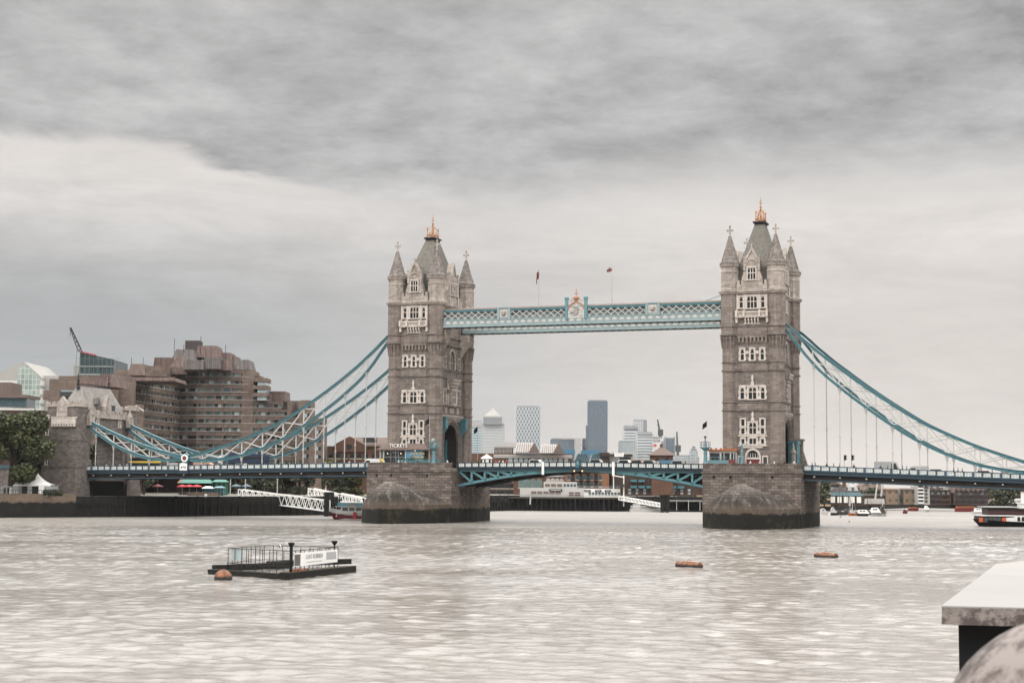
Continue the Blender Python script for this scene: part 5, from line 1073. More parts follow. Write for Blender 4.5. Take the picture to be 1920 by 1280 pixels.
# ---- central wharf buildings behind the opening span
T, F, Wd, H = building('brick_warehouse', 'long red brick warehouse with glazed pitched roofs, behind the middle span', 'warehouse', 862, 1072, 850, 600, 24, 'red_brick')
g = MB()
for z0, z1, d_ in ((H-1.6, H-.9, .3), (H-.9, H-.4, .6)): g.fb(F, Wd*.3, Wd, -.1, d_, z0, z1)
g.build('cornice', 'off_white', T)
windows_row(T, F, [Wd*t for t in (.45, .50, .545, .59, .65, .73, .77, .81, .85, .90, .95)], HZ(960, 867, 600), HZ(960, 858, 600), 1.5, arch=True, glass='pale_glass')
for zr, zt_ in ((926, 919), (915, 906), (902, 893)): windows_row(T, F, [Wd*t for t in (.285, .31, .34, .365, .39, .42, .445, .465)], HZ(950, zr, 600), HZ(950, zt_, 600), 1.1)
windows_row(T, F, [Wd*t for t in (.55, .60, .655, .71)], HZ(1000, 914, 600), HZ(1000, 897, 600), 2.2, arch=True, glass='green_glass')
windows_row(T, F, [Wd*t for t in (.79, .83, .87, .91, .95)], HZ(1050, 902, 600), HZ(1050, 896, 600), 1.6, arch=True, glass='off_white')
MB().fb(F, Wd*.52, Wd*.985, -.1, .3, HZ(1000, 893.5, 600), HZ(1000, 890.5, 600)).build('stone_band', 'off_white', T)
def pitched(T, px0, px1, y0, y1, D, mat, gable, th=14):
    a, b = PD(px0, y0, D), PD(px1, y0, D); hz = PD(px0, y1, D).z-a.z; U = (b-a).normalized(); n = Vector((U.y, -U.x, 0)); L_ = (b-a).length
    m_ = MB(); m_.mat(mat); m_.hexa([a+n*.3, b+n*.3, b-n*th, a-n*th], [a+n*-th*.45+U*L_*.12+Vector((0, 0, hz)), b-n*th*.45-U*L_*.02+Vector((0, 0, hz)), b-n*th*.5-U*L_*.02+Vector((0, 0, hz)), a-n*th*.5+U*L_*.12+Vector((0, 0, hz))]); o = m_.build('glazed_roof', mat, T)
    r_ = MB()
    for i in range(9): f = i/8; r_.bar(a+U*L_*f+n*.35, a+U*L_*(.12+.86*f)-n*th*.45+Vector((0, 0, hz+.05)), .22, .2)
    for j in range(1, 4): f = j/4; r_.bar(a+U*L_*.12*f+n*(.35-th*.45*f)+Vector((0, 0, hz*f+.05)), b-U*L_*.02*f+n*(.35-th*.45*f)+Vector((0, 0, hz*f+.05)), .18, .18)
    r_.build('glazing_bar', 'off_white', o)
paint('curtain_roof', (.20, .165, .145), .5, var=.25, scale=.5)
pitched(T, 966, 1002, 847.5, 829, 598, 'curtain_roof', 1); pitched(T, 1014, 1046, 849, 832, 598, 'curtain_roof', 1)
for a_, b_, ap, yb in ((990, 1012, 1001, 849), (1036, 1058, 1047, 850)):
    Fg, Wg = FD(a_, b_, 596.5); MB().fpoly(Fg, [(0, HZ(a_, yb, 596)), (Wg, HZ(a_, yb, 596)), (Wg*.5, HZ(a_, 829, 596))], -2, 0).build('gable', 'brown_roof', T)
Fg, Wg = FD(926, 968, 612); MB().fpoly(Fg, [(0, HZ(926, 838, 612)), (Wg, HZ(926, 838, 612)), (Wg, HZ(926, 829, 612)), (Wg*.33, HZ(926, 827, 612))], -8, 0).build('white_roof', 'off_white', T)
g = MB()
for u in [Wd*(.16+.012*i) for i in range(26)]: g.bar(F[0]+F[1]*u+Vector((0, 0, H)), F[0]+F[1]*u+Vector((0, 0, H+2.0)), .09)
for z in (.9, 1.9): g.bar(F[0]+F[1]*Wd*.16+Vector((0, 0, H+z)), F[0]+F[1]*Wd*.47+Vector((0, 0, H+z)), .09)
g.build('roof_railing', 'off_white', T); Fg, Wg = FD(926, 962, 608); MB().fb(Fg, 0, Wg, -6, 0, H, HZ(930, 839, 608)).build('penthouse', 'dark_brick', T)
T, F, Wd, H = building('glass_pavilion', 'row of teal pitched glass roofs above the middle of the deck', 'glass pavilion', 1046, 1132, 866, 615, 20, 'blue_glass')
for a_, b_ in ((1048, 1076), (1076, 1106), (1104, 1134)):
    Fg, Wg = FD(a_, b_, 614); m_ = MB(); m_.fpoly(Fg, [(0, H-1), (Wg, H-1), (Wg*.72, HZ(a_, 850, 614)), (Wg*.28, HZ(a_, 850, 614))], -16, 0); o = m_.build('glass_roof', 'tealglass', T) if 'tealglass' in M else None
    if o is None: paint('tealglass', (.13, .22, .25), .25, var=.3, scale=.4); o = m_.build('glass_roof', 'tealglass', T)
    r_ = MB()
    for i in range(6): r_.bar(Fg[0]+Fg[1]*Wg*i/5+Fg[2]*.2+Vector((0, 0, H-1)), Fg[0]+Fg[1]*Wg*(.28+.44*i/5)+Fg[2]*.2+Vector((0, 0, HZ(a_, 850, 614))), .16)
    r_.build('glazing_bar', 'dark_steel', o)
for a_, b_, y_ in ((1053, 1078, 842), (1090, 1124, 843.5)): Fg, Wg = FD(a_, b_, 630); MB().fb(Fg, 0, Wg, -6, 0, HZ(a_, 852, 630), HZ(a_, y_, 630)).build('roof_plant', 'bright_blue', T)
T, F, Wd, H = building('modern_white_building', 'low modern white building with a flat roof, right of the teal glass roofs', 'building', 1142, 1186, 851, 620, 20, 'far_wall'); MB().fb(F, Wd*.45, Wd*.9, -.1, .2, H-2.4, H-1.0).build('window_strip', 'dark_panel', T); MB().fb(F, -.5, Wd+.5, -20, 1.5, H, H+.5).build('roof', 'off_white', T)
T, F, Wd, H = building('dark_block', 'small near-black block between the teal glass roofs and the low white building', 'building', 1125, 1143, 848, 612, 14, 'dark_brick'); MB().fb(F, .4, Wd-.4, -.1, .1, H-2.4, H-1.2).build('window_strip', 'glass', T)
T, F, Wd, H = building('pyramid_roof_house', 'brick house with a brown pyramid roof and chimney, right of the middle span', 'brick building', 1222, 1262, 853, 590, 9, 'red_brick')
a = F[0]+Vector((0, 0, H)); U, n_ = F[1], F[2]; g = MB(); g.hexa([a-U*.9+n_*.9, a+U*(Wd+.9)+n_*.9, a+U*(Wd+.9)-n_*9.5, a-U*.9-n_*9.5], [a+U*(Wd*.48)-n_*4+Vector((0, 0, 3.3)), a+U*(Wd*.56)-n_*4+Vector((0, 0, 3.3)), a+U*(Wd*.56)-n_*4.6+Vector((0, 0, 3.3)), a+U*(Wd*.48)-n_*4.6+Vector((0, 0, 3.3))]); o = g.build('roof', 'brown_roof', T)
c_ = a+U*(Wd*.5)-n_*4; MB().box(c_.x-.5, c_.x+.5, c_.y-.5, c_.y+.5, H+2.4, H+4.3).build('chimney', 'red_brick', o)
MB().fb(F, Wd*.35, Wd*1.05, 1, 2.5, HZ(1240, 868, 590), HZ(1240, 862.5, 590)).build('blue_lean_to', 'bright_blue', T); windows_row(T, F, [Wd*.25, Wd*.7], H-2.2, H-1.0, 1.2)
# flats under the right leaf
T, F, Wd, H = building('orange_brick_flats', 'orange brick flats with dark iron balconies, under the middle of the opening span', 'block of flats', 1060, 1142, 868.5, 588, 16, 'orange_brick')
for r_, (a_, b_) in enumerate(((884, 876), (899, 890), (912, 904))): windows_row(T, F, [Wd*t for t in (.08, .28, .44, .60, .80)], HZ(1100, a_, 588), HZ(1100, b_, 588), 1.1, arch=True, glass='blue_glass')
for a_ in (886, 899, 912):
    for t in (.17, .36, .52, .70): m_ = MB(); u = Wd*t; z = HZ(1100, a_, 588); m_.mat('dark_panel').fb(F, u-.9, u+.9, 0, 1.1, z-.2, z); [m_.fb(F, u-.9+i*.3, u-.82+i*.3, 1.0, 1.1, z, z+1.1) for i in range(7)]; m_.fb(F, u-.9, u+.9, 1.0, 1.12, z+1.05, z+1.15); m_.mat('glass').fb(F, u-.6, u+.6, -.1, .08, z, z+2.1); m_.build('balcony', 'dark_panel', T)
T, F, Wd, H = building('balcony_flats', 'dark brick flats with rows of teal balconies, behind the right opening leaf', 'block of flats', 1146, 1320, 872, 592, 18, 'dark_brick')
for y_ in (901, 912.5):
    for i in range(7):
        if y_ == 901 and i in (2, 5, 6): continue
        u = Wd*(.24+.085*i); z = HZ(1200, y_, 592); m_ = MB(); m_.fb(F, u-1.15, u+1.15, 0, 1.3, z-.45, z+.45); m_.build('balcony', 'tealpanel' if 'tealpanel' in M else 'teal', T)
for i in range(13): u = Wd*(.16+.066*i); MB().fb(F, u-.22, u+.22, -.1, .35, ZQ, HZ(1200, 925-(i % 3)*2, 592)).build('brick_fin', 'red_brick', T)
for y_ in (918, 924): windows_row(T, F, [Wd*(.2+.08*i) for i in range(9)], HZ(1200, y_+2, 592), HZ(1200, y_-2, 592), 1.0, glass='pale_glass', sill=False)

# ---- far towers (hazy skyline)
def far_tower(label, px0, px1, py, D, mat, th=40, cat='skyscraper', yb=885):
    F, Wd = FD(px0, px1, D); H = HZ((px0+px1)/2, py, D); zb = ZQ; T = thing('skyscraper', (F[0].x, F[0].y, zb), label, cat, 'skyscrapers on the horizon')
    me_ = MB().fb((Vector((0, 0, 0)), Vector((1, 0, 0)), Vector((0, -1, 0))), 0, Wd, -th, 0, 0, H-zb); o = me_.build('tower_body', mat, None); o.parent = T; o.rotation_euler = (0, 0, YAW)
    t = MB(); t.fb(F, Wd*.04, Wd*.96, -th*.9, -th*.05, H, H+D*.0007); t.build('parapet', 'far_grey', T); return T, F, Wd, H
T, F, Wd, H = far_tower('pale blue glass skyscraper with a white top band, half hidden by the left tower', 868, 903, 790, 4300, 'bank_glass'); MB().fb(F, Wd*.1, Wd*1.0, -.5, 1.5, H-14, H-1).build('sign_band', 'far_wall', T); MB().fb(F, Wd*.28, Wd*.42, 0, 3, H-9.5, H-3.5).build('red_emblem', 'coral', T)
T, F, Wd, H = far_tower('grey skyscraper topped by a steel pyramid', 902, 945, 795, 4200, 'punched_steel'); Fu, Wu = FD(905, 940, 4190); Hu = HZ(920, 779, 4190)
MB().fb(Fu, 0, Wu, -40, 0, H, Hu-5).build('upper_body', 'far_grey', T); MB().fb(Fu, -.5, Wu+.5, -41, 1, Hu-5, Hu).build('top_band', 'far_wall', T)
a = Fu[0]+Fu[1]*2; b = Fu[0]+Fu[1]*(Wu-2); n_ = Fu[2]; m_ = MB(); ap = (a+b)/2-n_*20; za = HZ(924, 764, 4190); m_.add([Vector((v.x, v.y, Hu)) for v in (a, b, b-n_*40, a-n_*40)]+[Vector((ap.x, ap.y, za))], [(0, 1, 4), (1, 2, 4), (2, 3, 4), (3, 0, 4), (3, 2, 1, 0)]); m_.build('pyramid_roof', 'far_wall', T)
far_tower('flat-topped skyscraper with a diamond lattice facade', 967, 1012, 762, 4000, 'diamond_facade')
T, F, Wd, H = far_tower('broad low glass office block, left of the tallest dark tower', 1032, 1087, 823, 3900, 'fine_grid'); Fg, Wg = FD(1077, 1089, 3880); MB().fb(Fg, 0, Wg, -30, 0, ZQ, HZ(1080, 821, 3880)).build('white_end', 'far_wall', T); MB().fb(F, Wd*.35, Wd*1.02, -30, 2, H, H+3).build('roof_edge', 'far_wall', T)
far_tower('narrow grey tower touching the left edge of the tallest dark tower', 1092, 1103, 823, 3950, 'fine_grid')
T, F, Wd, H = far_tower('tallest dark blue-grey skyscraper, alone at the middle of the skyline', 1102, 1139, 751, 3900, 'fine_grid'); MB().fb(F, -4, 1, -30, -4, ZQ, HZ(1100, 797, 3900)).build('side_wing', 'fine_grid', T)
T, F, Wd, H = far_tower('tall tower rising behind the striped pair, darker on its right side', 1188, 1213, 788, 4300, 'punched_steel'); MB().fb(F, Wd*.72, Wd, -1, 1.5, 60, H).build('dark_side', 'far_grey', T)
T, F, Wd, H = far_tower('white striped tower with a dark crown, left one of the striped pair', 1169, 1197, 799, 4100, 'striped'); MB().fb(F, Wd*.03, Wd*.97, -1, 1.2, H-8, H-1).build('dark_crown', 'far_grey', T)
T, F, Wd, H = far_tower('white striped tower with a dark crown, right and lower one of the striped pair', 1194, 1224, 811, 4000, 'striped'); MB().fb(F, Wd*.05, Wd*.95, -1, 1.2, H-7, H-1).build('dark_crown', 'far_grey', T)
far_tower('mottled grey-green block at the left foot of the striped pair', 1161, 1193, 828, 3950, 'mottled')
T, F, Wd, H = far_tower('pinkish block with white letters at its top, right of the striped pair', 1224, 1240, 820, 3980, 'white_block'); MB().fb(F, Wd*.02, Wd*.85, -1, 1.5, H-9, H).build('dark_sign_band', 'far_grey', T)
text_mesh('sign_lettering', 'SQP', 8.5, F, Wd*.42, H-7.6, 3, 'white_paint', T, .4)
MB().fb(F, Wd*.05, Wd*.45, -1, 1.5, H-22, H-16).build('red_patch', 'coral', T); Fg, Wg = FD(1239, 1244, 3990); MB().fb(Fg, 0, Wg, -20, 0, ZQ, HZ(1240, 827, 3990)).build('side_wing', 'far_grey', T)
T, F, Wd, H = far_tower('blue-grey tower with horned corners above the brick pyramid roof', 1247, 1266, 822, 4050, 'fine_grid')
for t in (0, .9): MB().fb(F, Wd*t, Wd*(t+.1), -4, 1, H-40, H+5).build('corner_horn', 'far_grey', T)
T, F, Wd, H = far_tower('long low grey apartment block with a taller stepped tower at its right end', 1266, 1311, 855, 2600, 'mottled', cat='apartment block'); Fg, Wg = FD(1295, 1309, 2590); MB().fb(Fg, 0, Wg, -20, 0, ZQ, HZ(1300, 845, 2590)).build('tower_stage', 'mottled', T); MB().fb(Fg, Wg*.12, Wg*.85, -14, -2, HZ(1300, 845, 2590), HZ(1300, 841, 2590)).build('tower_stage', 'far_grey', T); MB().fb(Fg, Wg*.3, Wg*.68, -12, -4, HZ(1300, 841, 2590), HZ(1300, 836, 2590)).build('tower_cap', 'far_grey', T)
for i in range(9): MB().fb(FD(1266, 1311, 2588)[0], 3+i*3.9, 5+i*3.9, -.5, .5, ZQ, HZ(1280, 860, 2588)).build('white_bay', 'far_wall', T)
far_tower('small pale distant block just left of the tall dark tower', 1085, 1093, 835, 4500, 'white_block')
T, F, Wd, H = far_tower('distant white apartment tower under the right side span', 1594, 1612.5, 896, 2500, 'white_block', th=18)
crane(1239, 822, 1233, 786, 4000, 'thin far crane right of the striped towers, upright above the lettered block', 6, (1238, 822, 812)); crane(1271, 860, 1269, 809, 3800, 'thin far crane standing right of the horned tower', 6, (1271, 862, 842))
# ================================================================== RIGHT-HAND FAR BANK
def small_block(label, px0, px1, py, D, mat, th=12, zb=ZF, rows=0, cols=0, name='riverside_building', cat='building', group=None, glass='glass', wf='off_white', roof=None, ww=1.2, wh=1.4):
    T, F, Wd, H = building(name, label, cat, px0, px1, py, D, th, mat, zb=zb, group=group)
    for r_ in range(rows):
        z = zb+(H-zb)*(r_+.35)/rows; windows_row(T, F, [Wd*(c_+.5)/cols for c_ in range(cols)], z, z+wh, ww, wf, glass, sill=False)
    if roof: MB().fb(F, -.3, Wd+.3, -th, .4, H, H+.5).build('roof', roof, T)
    return T, F, Wd, H
def gabled(T, F, Wd, H, n, hgt, mat, th=10, name='gable_roof'):
    for i in range(n): MB().fpoly(F, [(Wd*i/n, H), (Wd*(i+1)/n, H), (Wd*(i+.5)/n, H+hgt)], -th, .1).build(name, mat, T)
# brown and yellow brick group just right of the right pier
T, F, Wd, H = small_block('yellow brick corner building against the right edge of the right pier', 1538, 1557, 903, 560, 'yellow_brick', rows=4, cols=3)
T, F, Wd, H = small_block('brown warehouse with a square red turret, right of the right pier', 1550, 1574, 908, 600, 'red_brick', rows=3, cols=4, roof='brown_roof'); MB().fb(F, Wd*.25, Wd*.68, -5, .3, H, H+2.2).build('turret', 'red_brick', T)
T, F, Wd, H = small_block('low grey sloping-roofed building left of the tall brick chimney', 1568, 1592, 915, 640, 'far_grey'); MB().fpoly(F, [(0, H), (Wd, H), (0, H+2.6)], -10, 0).build('sloping_roof', 'lead_roof', T)
a = PD(1583, 918, 640); s = MB(); s.lathe(a.x, a.y, [(.95, ZF), (.8, a.z), (.75, HZ(1583, 902.5, 640)), (.9, HZ(1583, 902, 640)), (.9, HZ(1583, 901, 640))], 10); solo(s, 'chimney_stack', 'red_brick', 'tall thin brick chimney under the right side span, left of the white tower', 'chimney')
T, F, Wd, H = small_block('white walled riverside building with a teal roof behind the moored boats', 1556, 1617, 929, 575, 'dark_brick'); b = MB(); b.fpoly(F, [(-1, H), (Wd+.5, H), (Wd-1, H+1.2), (.5, H+1.2)], -9, .5); b.build('teal_roof', 'tealglass', T); MB().fpoly(F, [(0, H+1.2), (Wd, H+1.2), (Wd-3, H+3.0), (2, H+3.0)], -9, -1).build('upper_roof', 'lead_roof', T)
for i in range(5): MB().fb(F, Wd*(.02+.2*i), Wd*(.15+.2*i), -.1, .3, HZ(1580, 942, 575), H-.3).build('white_panel', 'white_paint', T)
for u in (.55, .75): MB().fpoly(F, [(Wd*u, H+1.8), (Wd*(u+.14), H+1.8), (Wd*(u+.07), H+4.0)], -3, -.8).build('roof_gable', 'off_white', T)
T, F, Wd, H = small_block('dark brick building with arched windows behind the last moored boats', 1619, 1660, 929, 590, 'dark_brick', rows=0); windows_row(T, F, [Wd*(.12+.125*i) for i in range(7)], HZ(1640, 943, 590), HZ(1640, 934, 590), 1.3, arch=True, glass='off_white'); MB().fb(F, 0, Wd, -10, .4, H, H+.7).build('roof', 'lead_roof', T)
T, F, Wd, H = small_block('pinkish gabled building behind the trees, right of the white tower', 1616, 1632, 910, 720, 'far_brown'); gabled(T, F, Wd, H, 1, 1.4, 'brown_roof')
T, F, Wd, H = small_block('distant gabled block on the skyline right of the thin crane mast', 1634, 1652, 908, 760, 'far_brown'); gabled(T, F, Wd, H, 2, 1.2, 'brown_roof')
G = 'brick flats along the far bank'
for lb, a, b, y, D, mt, rows, cols, rf in (
    ('yellow brick flats with a rounded corner, leftmost of the far bank flats', 1662, 1684, 918, 640, 'flats_yellow', 0, 0, 'roof_tile'),
    ('grey-white glazed flats between two yellow brick blocks on the far bank', 1683, 1696, 918, 645, 'mottled', 0, 0, None),
    ('yellow brick flats with a grey roof, just left of the white balcony block', 1694, 1722, 919, 640, 'flats_yellow', 0, 0, 'lead_roof'),
    ('dark red brick flats with a gable, right of the white balcony block', 1742, 1765, 922, 636, 'flats_dark', 0, 0, None),
    ('plain maroon brick wall block between the two gabled blocks', 1764, 1782, 920, 636, 'red_brick', 0, 0, 'lead_roof'),
    ('long dark brick flats with a saw-tooth row of gables', 1788, 1852, 924, 636, 'flats_dark', 0, 0, None),
    ('low beige block behind the gabled flats, under the deck', 1782, 1800, 914, 700, 'far_wall', 0, 0, None)):
    T, F, Wd, H = small_block(lb, a, b, y, D, mt, rows=rows, cols=cols, roof=rf, group=G, name='block_of_flats', cat='block of flats')
    if 'gable' in lb and 'between' not in lb and 'behind' not in lb: gabled(T, F, Wd, H, 2 if 'with a gable' in lb else 7, 2.4, 'copper_roof')
    if D == 636:
        for k in range(3): m_ = MB(); z = ZF+1.6+k*2.1; m_.mat('dark_panel').fb(F, .3, Wd-.3, 0, 1.2, z-.15, z); [m_.fb(F, .3+j*.9, .38+j*.9, 1.1, 1.2, z, z+.9) for j in range(int(Wd/.9))]; m_.fb(F, .3, Wd-.3, 1.1, 1.2, z+.85, z+.95); m_.build('balcony', 'dark_panel', T)
        for k in range(max(2, int(Wd/4))): windows_row(T, F, [Wd*(k+.5)/max(2, int(Wd/4))], ZF+4.2, ZF+5.2, 1.0, glass='pale_glass', sill=False)
T, F, Wd, H = small_block('bright white block with stacked balconies, tallest on the far bank', 1721, 1743, 911, 634, 'far_wall', name='block_of_flats', cat='block of flats', group=G)
for k in range(7): z = ZF+.6+k*1.42; m_ = MB(); m_.mat('dark_panel').fb(F, .2, Wd*.42, -.1, .12, z+.45, z+1.3); m_.mat('white_paint').fb(F, 0, Wd*.45, 0, 1.0, z-.1, z+.45); m_.mat('dark_panel').fb(F, Wd*.6, Wd*.8, -.1, .12, z+.3, z+1.2); m_.build('balcony', 'white_paint', T)
for a_, b_, y0, y1 in ((1722, 1729, 911, 905), (1733, 1753, 912, 904.5), (1721, 1761, 916, 911)): Fg, Wg = FD(a_, b_, 638); MB().fb(Fg, 0, Wg, -6, 0, HZ(a_, y0, 638), HZ(a_, y1, 638)).build('penthouse', 'far_wall', T)
MB().fb(F, .4, Wd*.9, -.1, .3, HZ(1730, 915, 634), HZ(1730, 912.5, 634)).build('window_strip', 'dark_panel', T)
for i, (a, b, y, D, mt, lb) in enumerate(((1755, 1782, 913, 760, 'lead_roof', 'grey roofed block on the skyline right of the white balcony block'), (1800, 1842, 909.5, 900, 'far_wall', 'pale distant block under the deck above the saw-tooth gables'), (1838, 1872, 909, 900, 'far_brown', 'beige distant block left of the dark trees at right'), (1783, 1790, 907.5, 900, 'far_wall', 'tiny pale stair block on the far skyline'), (1840, 1885, 913, 760, 'far_brown', 'brownish terrace beside the dark trees at right'), (1868, 1935, 911, 1000, 'far_wall', 'pale terrace behind the dark trees at the right edge'), (1652, 1668, 916, 800, 'far_brown', 'small brown roof between the trees and yellow flats'), (1697, 1722, 915, 820, 'far_brown', 'low brown roofs left of the white balcony block'))):
    small_block(lb, a, b, y, D, mt, group='distant blocks behind the far bank', name='distant_building')
for i, (px_, D_, h_, r_, lb) in enumerate(((1545, 545, 9, 3.2, 'green tree hugging the right edge of the right pier'), (1604, 640, 6.6, 5.5, 'rounded dark tree left of the white sloping mast'), (1634, 655, 6.4, 5.0, 'rounded dark tree behind the white sloping mast'), (1650, 650, 6.0, 4.2, 'dark tree left of the yellow brick flats'), (1867, 640, 6.6, 6.5, 'dark tree right of the saw-tooth gabled flats'), (1884, 640, 8.0, 7.5, 'largest dark tree behind the steamer wheelhouse'), (1908, 640, 7.6, 7.0, 'dark tree at the far right edge behind the steamer'))):
    Q = PD(px_, 907, D_); tree((Q.x, Q.y, ZF if i else ZF), h_+ (3 if i == 0 else 0), r_, 700, lb, 70+i, ('dark_leaf', 'dark_leaf', 'mid_leaf'), 'trees along the far bank', .5, low=.12)
# ================================================================== BOATS
def hull(mb, O, dirv, L_, bm, h, sheer=.5, bow=.35, n=10, z0=0.0, stern=.8):
    O = Vector(O); d = Vector(dirv).normalized(); s = Vector((-d.y, d.x, 0)); rings = []
    for i in range(n+1):
        t = i/n; w = bm/2*(stern+(1-stern)*min(1, t*3)) if t < 1-bow else bm/2*(1-((t-(1-bow))/bow)**1.8); w = max(w, .03); zt = z0+h+sheer*(max(0, t-.5)*2)**2; x0 = L_*t
        rings.append([O+d*x0+s*w+Vector((0, 0, zt)), O+d*(x0-(.06*L_ if t > .95 else 0))+s*w*.72+Vector((0, 0, z0-.4)), O+d*(x0-(.06*L_ if t > .95 else 0))-s*w*.72+Vector((0, 0, z0-.4)), O+d*x0-s*w+Vector((0, 0, zt))])
    vs = [v for r in rings for v in r]; fs = [(4*i+j, 4*i+(j+1) % 4, 4*i+4+(j+1) % 4, 4*i+4+j) for i in range(n) for j in range(4)]+[(0, 1, 2, 3), (4*n+3, 4*n+2, 4*n+1, 4*n)]
    mb.add(vs, fs); return (O, d, Vector((d.y, -d.x, 0)))
# pleasure boat behind the left pier
a = PZ(618, 973, 0); a = Vector((a.x, a.y, 0)); dr = (-RH).normalized(); st = a+RH*21
T = thing('pleasure_boat', tuple(a), 'white pleasure boat with a cyan stripe coming out behind the left pier', 'boat')
h = MB().mat('dark_red'); F = hull(h, st, dr, 21, 5, .8, 1.0, .3); h.build('hull', 'dark_red', T)
h = MB(); F = hull(h, st, dr, 21.3, 5.1, .75, 1.0, .3, z0=1.1); h.build('gunwale', 'white_paint', T)
Fb = (st, dr, Vector((dr.y, -dr.x, 0))); Fb = (a, RH, -FH)
c = MB().mat('white_paint').fb(Fb, 3, 20, -2.2, 2.2, 1.6, 3.2); c.mat('curtain_glass'); [c.fb(Fb, 3.4+i*1.7, 4.8+i*1.7, 2.15, 2.25, 2.2, 3.0) for i in range(9)]; c.build('cabin', 'white_paint', T)
c = MB().mat('cyan_stripe').fb(Fb, 2.2, 9.5, -2.4, 2.4, 3.3, 4.2); c.mat('off_white').fb(Fb, 4.5, 7, 2.38, 2.44, 3.3, 4.2); c.mat('pale_glass').fb(Fb, 9.5, 20, -2.4, 2.4, 3.3, 4.3); c.mat('white_paint').fb(Fb, 1.5, 20, -2.5, 2.5, 3.2, 3.35); c.build('upper_deck', 'cyan_stripe', T)
MB().fb(Fb, 6.2, 7, 2.2, 2.6, .2, 1.9).build('red_fender', 'coral', T)
r = MB(); [r.bar(Fb[0]+RH*(.4+i*.7)-FH*1.2+Vector((0, 0, 2.3)), Fb[0]+RH*(.4+i*.7)-FH*1.2+Vector((0, 0, 3.2)), .06) for i in range(4)]; r.build('bow_rail', 'white_paint', T)
g = MB(); b = a-RH*.5-FH*3; g.add([b+RH*3+Vector((0, 0, .02)), b+RH*16-FH*2+Vector((0, 0, .02)), b+RH*16+FH*1+Vector((0, 0, .3)), b+RH*5+FH*1.5+Vector((0, 0, .35))], [(0, 1, 2, 3)]); solo(g, 'bow_wave', 'white_paint', 'white bow wave beside the pleasure boat at the left pier', 'foam')
# steamer at the right edge
a = PZ(1824, 986, 0); a = Vector((a.x, a.y, 0)); Fb = (a, RH, -FH)
T = thing('river_steamer', tuple(a), 'black and white paddle steamer style boat cut by the right edge of the photo', 'boat')
h = MB(); hull(h, a+RH*30, -RH, 30, 7.5, 1.1, .7, .12, stern=.7); h.build('hull', 'black', T)
c = MB().mat('cladding').fb(Fb, 1.2, 9, -3, 3, 1.0, 2.5); c.mat('orange_paint').fb(Fb, .7, 1.5, 2.7, 3.2, 1.1, 2.1); c.fb(Fb, 6.1, 7.0, 3.0, 3.3, 1.0, 2.1); c.mat('curtain_glass'); [c.fb(Fb, 2.0+i*1.0, 2.7+i*1.0, 2.95, 3.06, 1.4, 2.2) for i in range(4)]; c.build('stern_cabin', 'cladding', T)
c = MB().mat('white_paint').fb(Fb, 9, 30, -3.2, 3.2, .6, 2.7); c.fpoly(Fb, [(7, 1.1), (9, .4), (9, 2.3), (7, 2.1)], -3, 3.2); c.mat('glass'); [c.fpoly(Fb, [(9.7+i*1.02, 1.35)]+parch(10.05+i*1.02, .35, 2.0, 2.4, 3)+[(10.4+i*1.02, 1.35)], 3.15, 3.28) for i in range(18)]; c.build('saloon', 'white_paint', T)
c = MB().mat('white_paint').fb(Fb, 1.0, 9, -3.3, 3.4, 2.5, 2.75); c.mat('dark_red'); [c.fb(Fb, 2.5+i*.5, 2.58+i*.5, 3.25, 3.33, 2.75, 3.5) for i in range(52)]; c.fb(Fb, 2.2, 30, 3.2, 3.35, 3.5, 3.6); c.mat('cladding').fb(Fb, 3, 30, -2.6, 2.6, 2.75, 4.4); c.build('middle_deck', 'white_paint', T)
c = MB().mat('off_white'); c.fb(Fb, 2.0, 10, -3.2, 3.5, 4.55, 4.75); c.fb(Fb, 10, 30, -3.2, 3.5, 4.3, 4.5); c.build('canopy', 'off_white', T)
c = MB().mat('white_paint').fb(Fb, 11.5, 30, -2.4, 2.4, 4.5, 5.5); c.fb(Fb, 11.2, 30, -2.6, 2.8, 5.5, 5.75); c.fb(Fb, 12.2, 16.5, -1.8, 1.8, 5.75, 8.3); c.mat('glass'); [c.fb(Fb, 12.5+i*1.0, 13.2+i*1.0, 1.75, 1.88, 7.0, 7.8) for i in range(4)]; c.mat('dark_red').fb(Fb, 12.0, 16.7, -2, 2, 8.3, 8.5); c.build('wheelhouse', 'white_paint', T)
c = MB().mat('off_white'); c.tube(a+RH*10.2+Vector((0, 0, 6.2)), a+RH*11.6+Vector((0, 0, 6.3)), .42, 10); c.mat('off_white').bar(a+RH*13.3-FH*.5+Vector((0, 0, 8.5)), a+RH*13.3-FH*.5+Vector((0, 0, 10.6)), .14); c.mat('dark_red').tube(a+RH*12.9-FH*1.0+Vector((0, 0, 9.9)), a+RH*12.9-FH*.8+Vector((0, 0, 9.9)), .6, 14); c.build('funnel_and_sign', 'off_white', T)
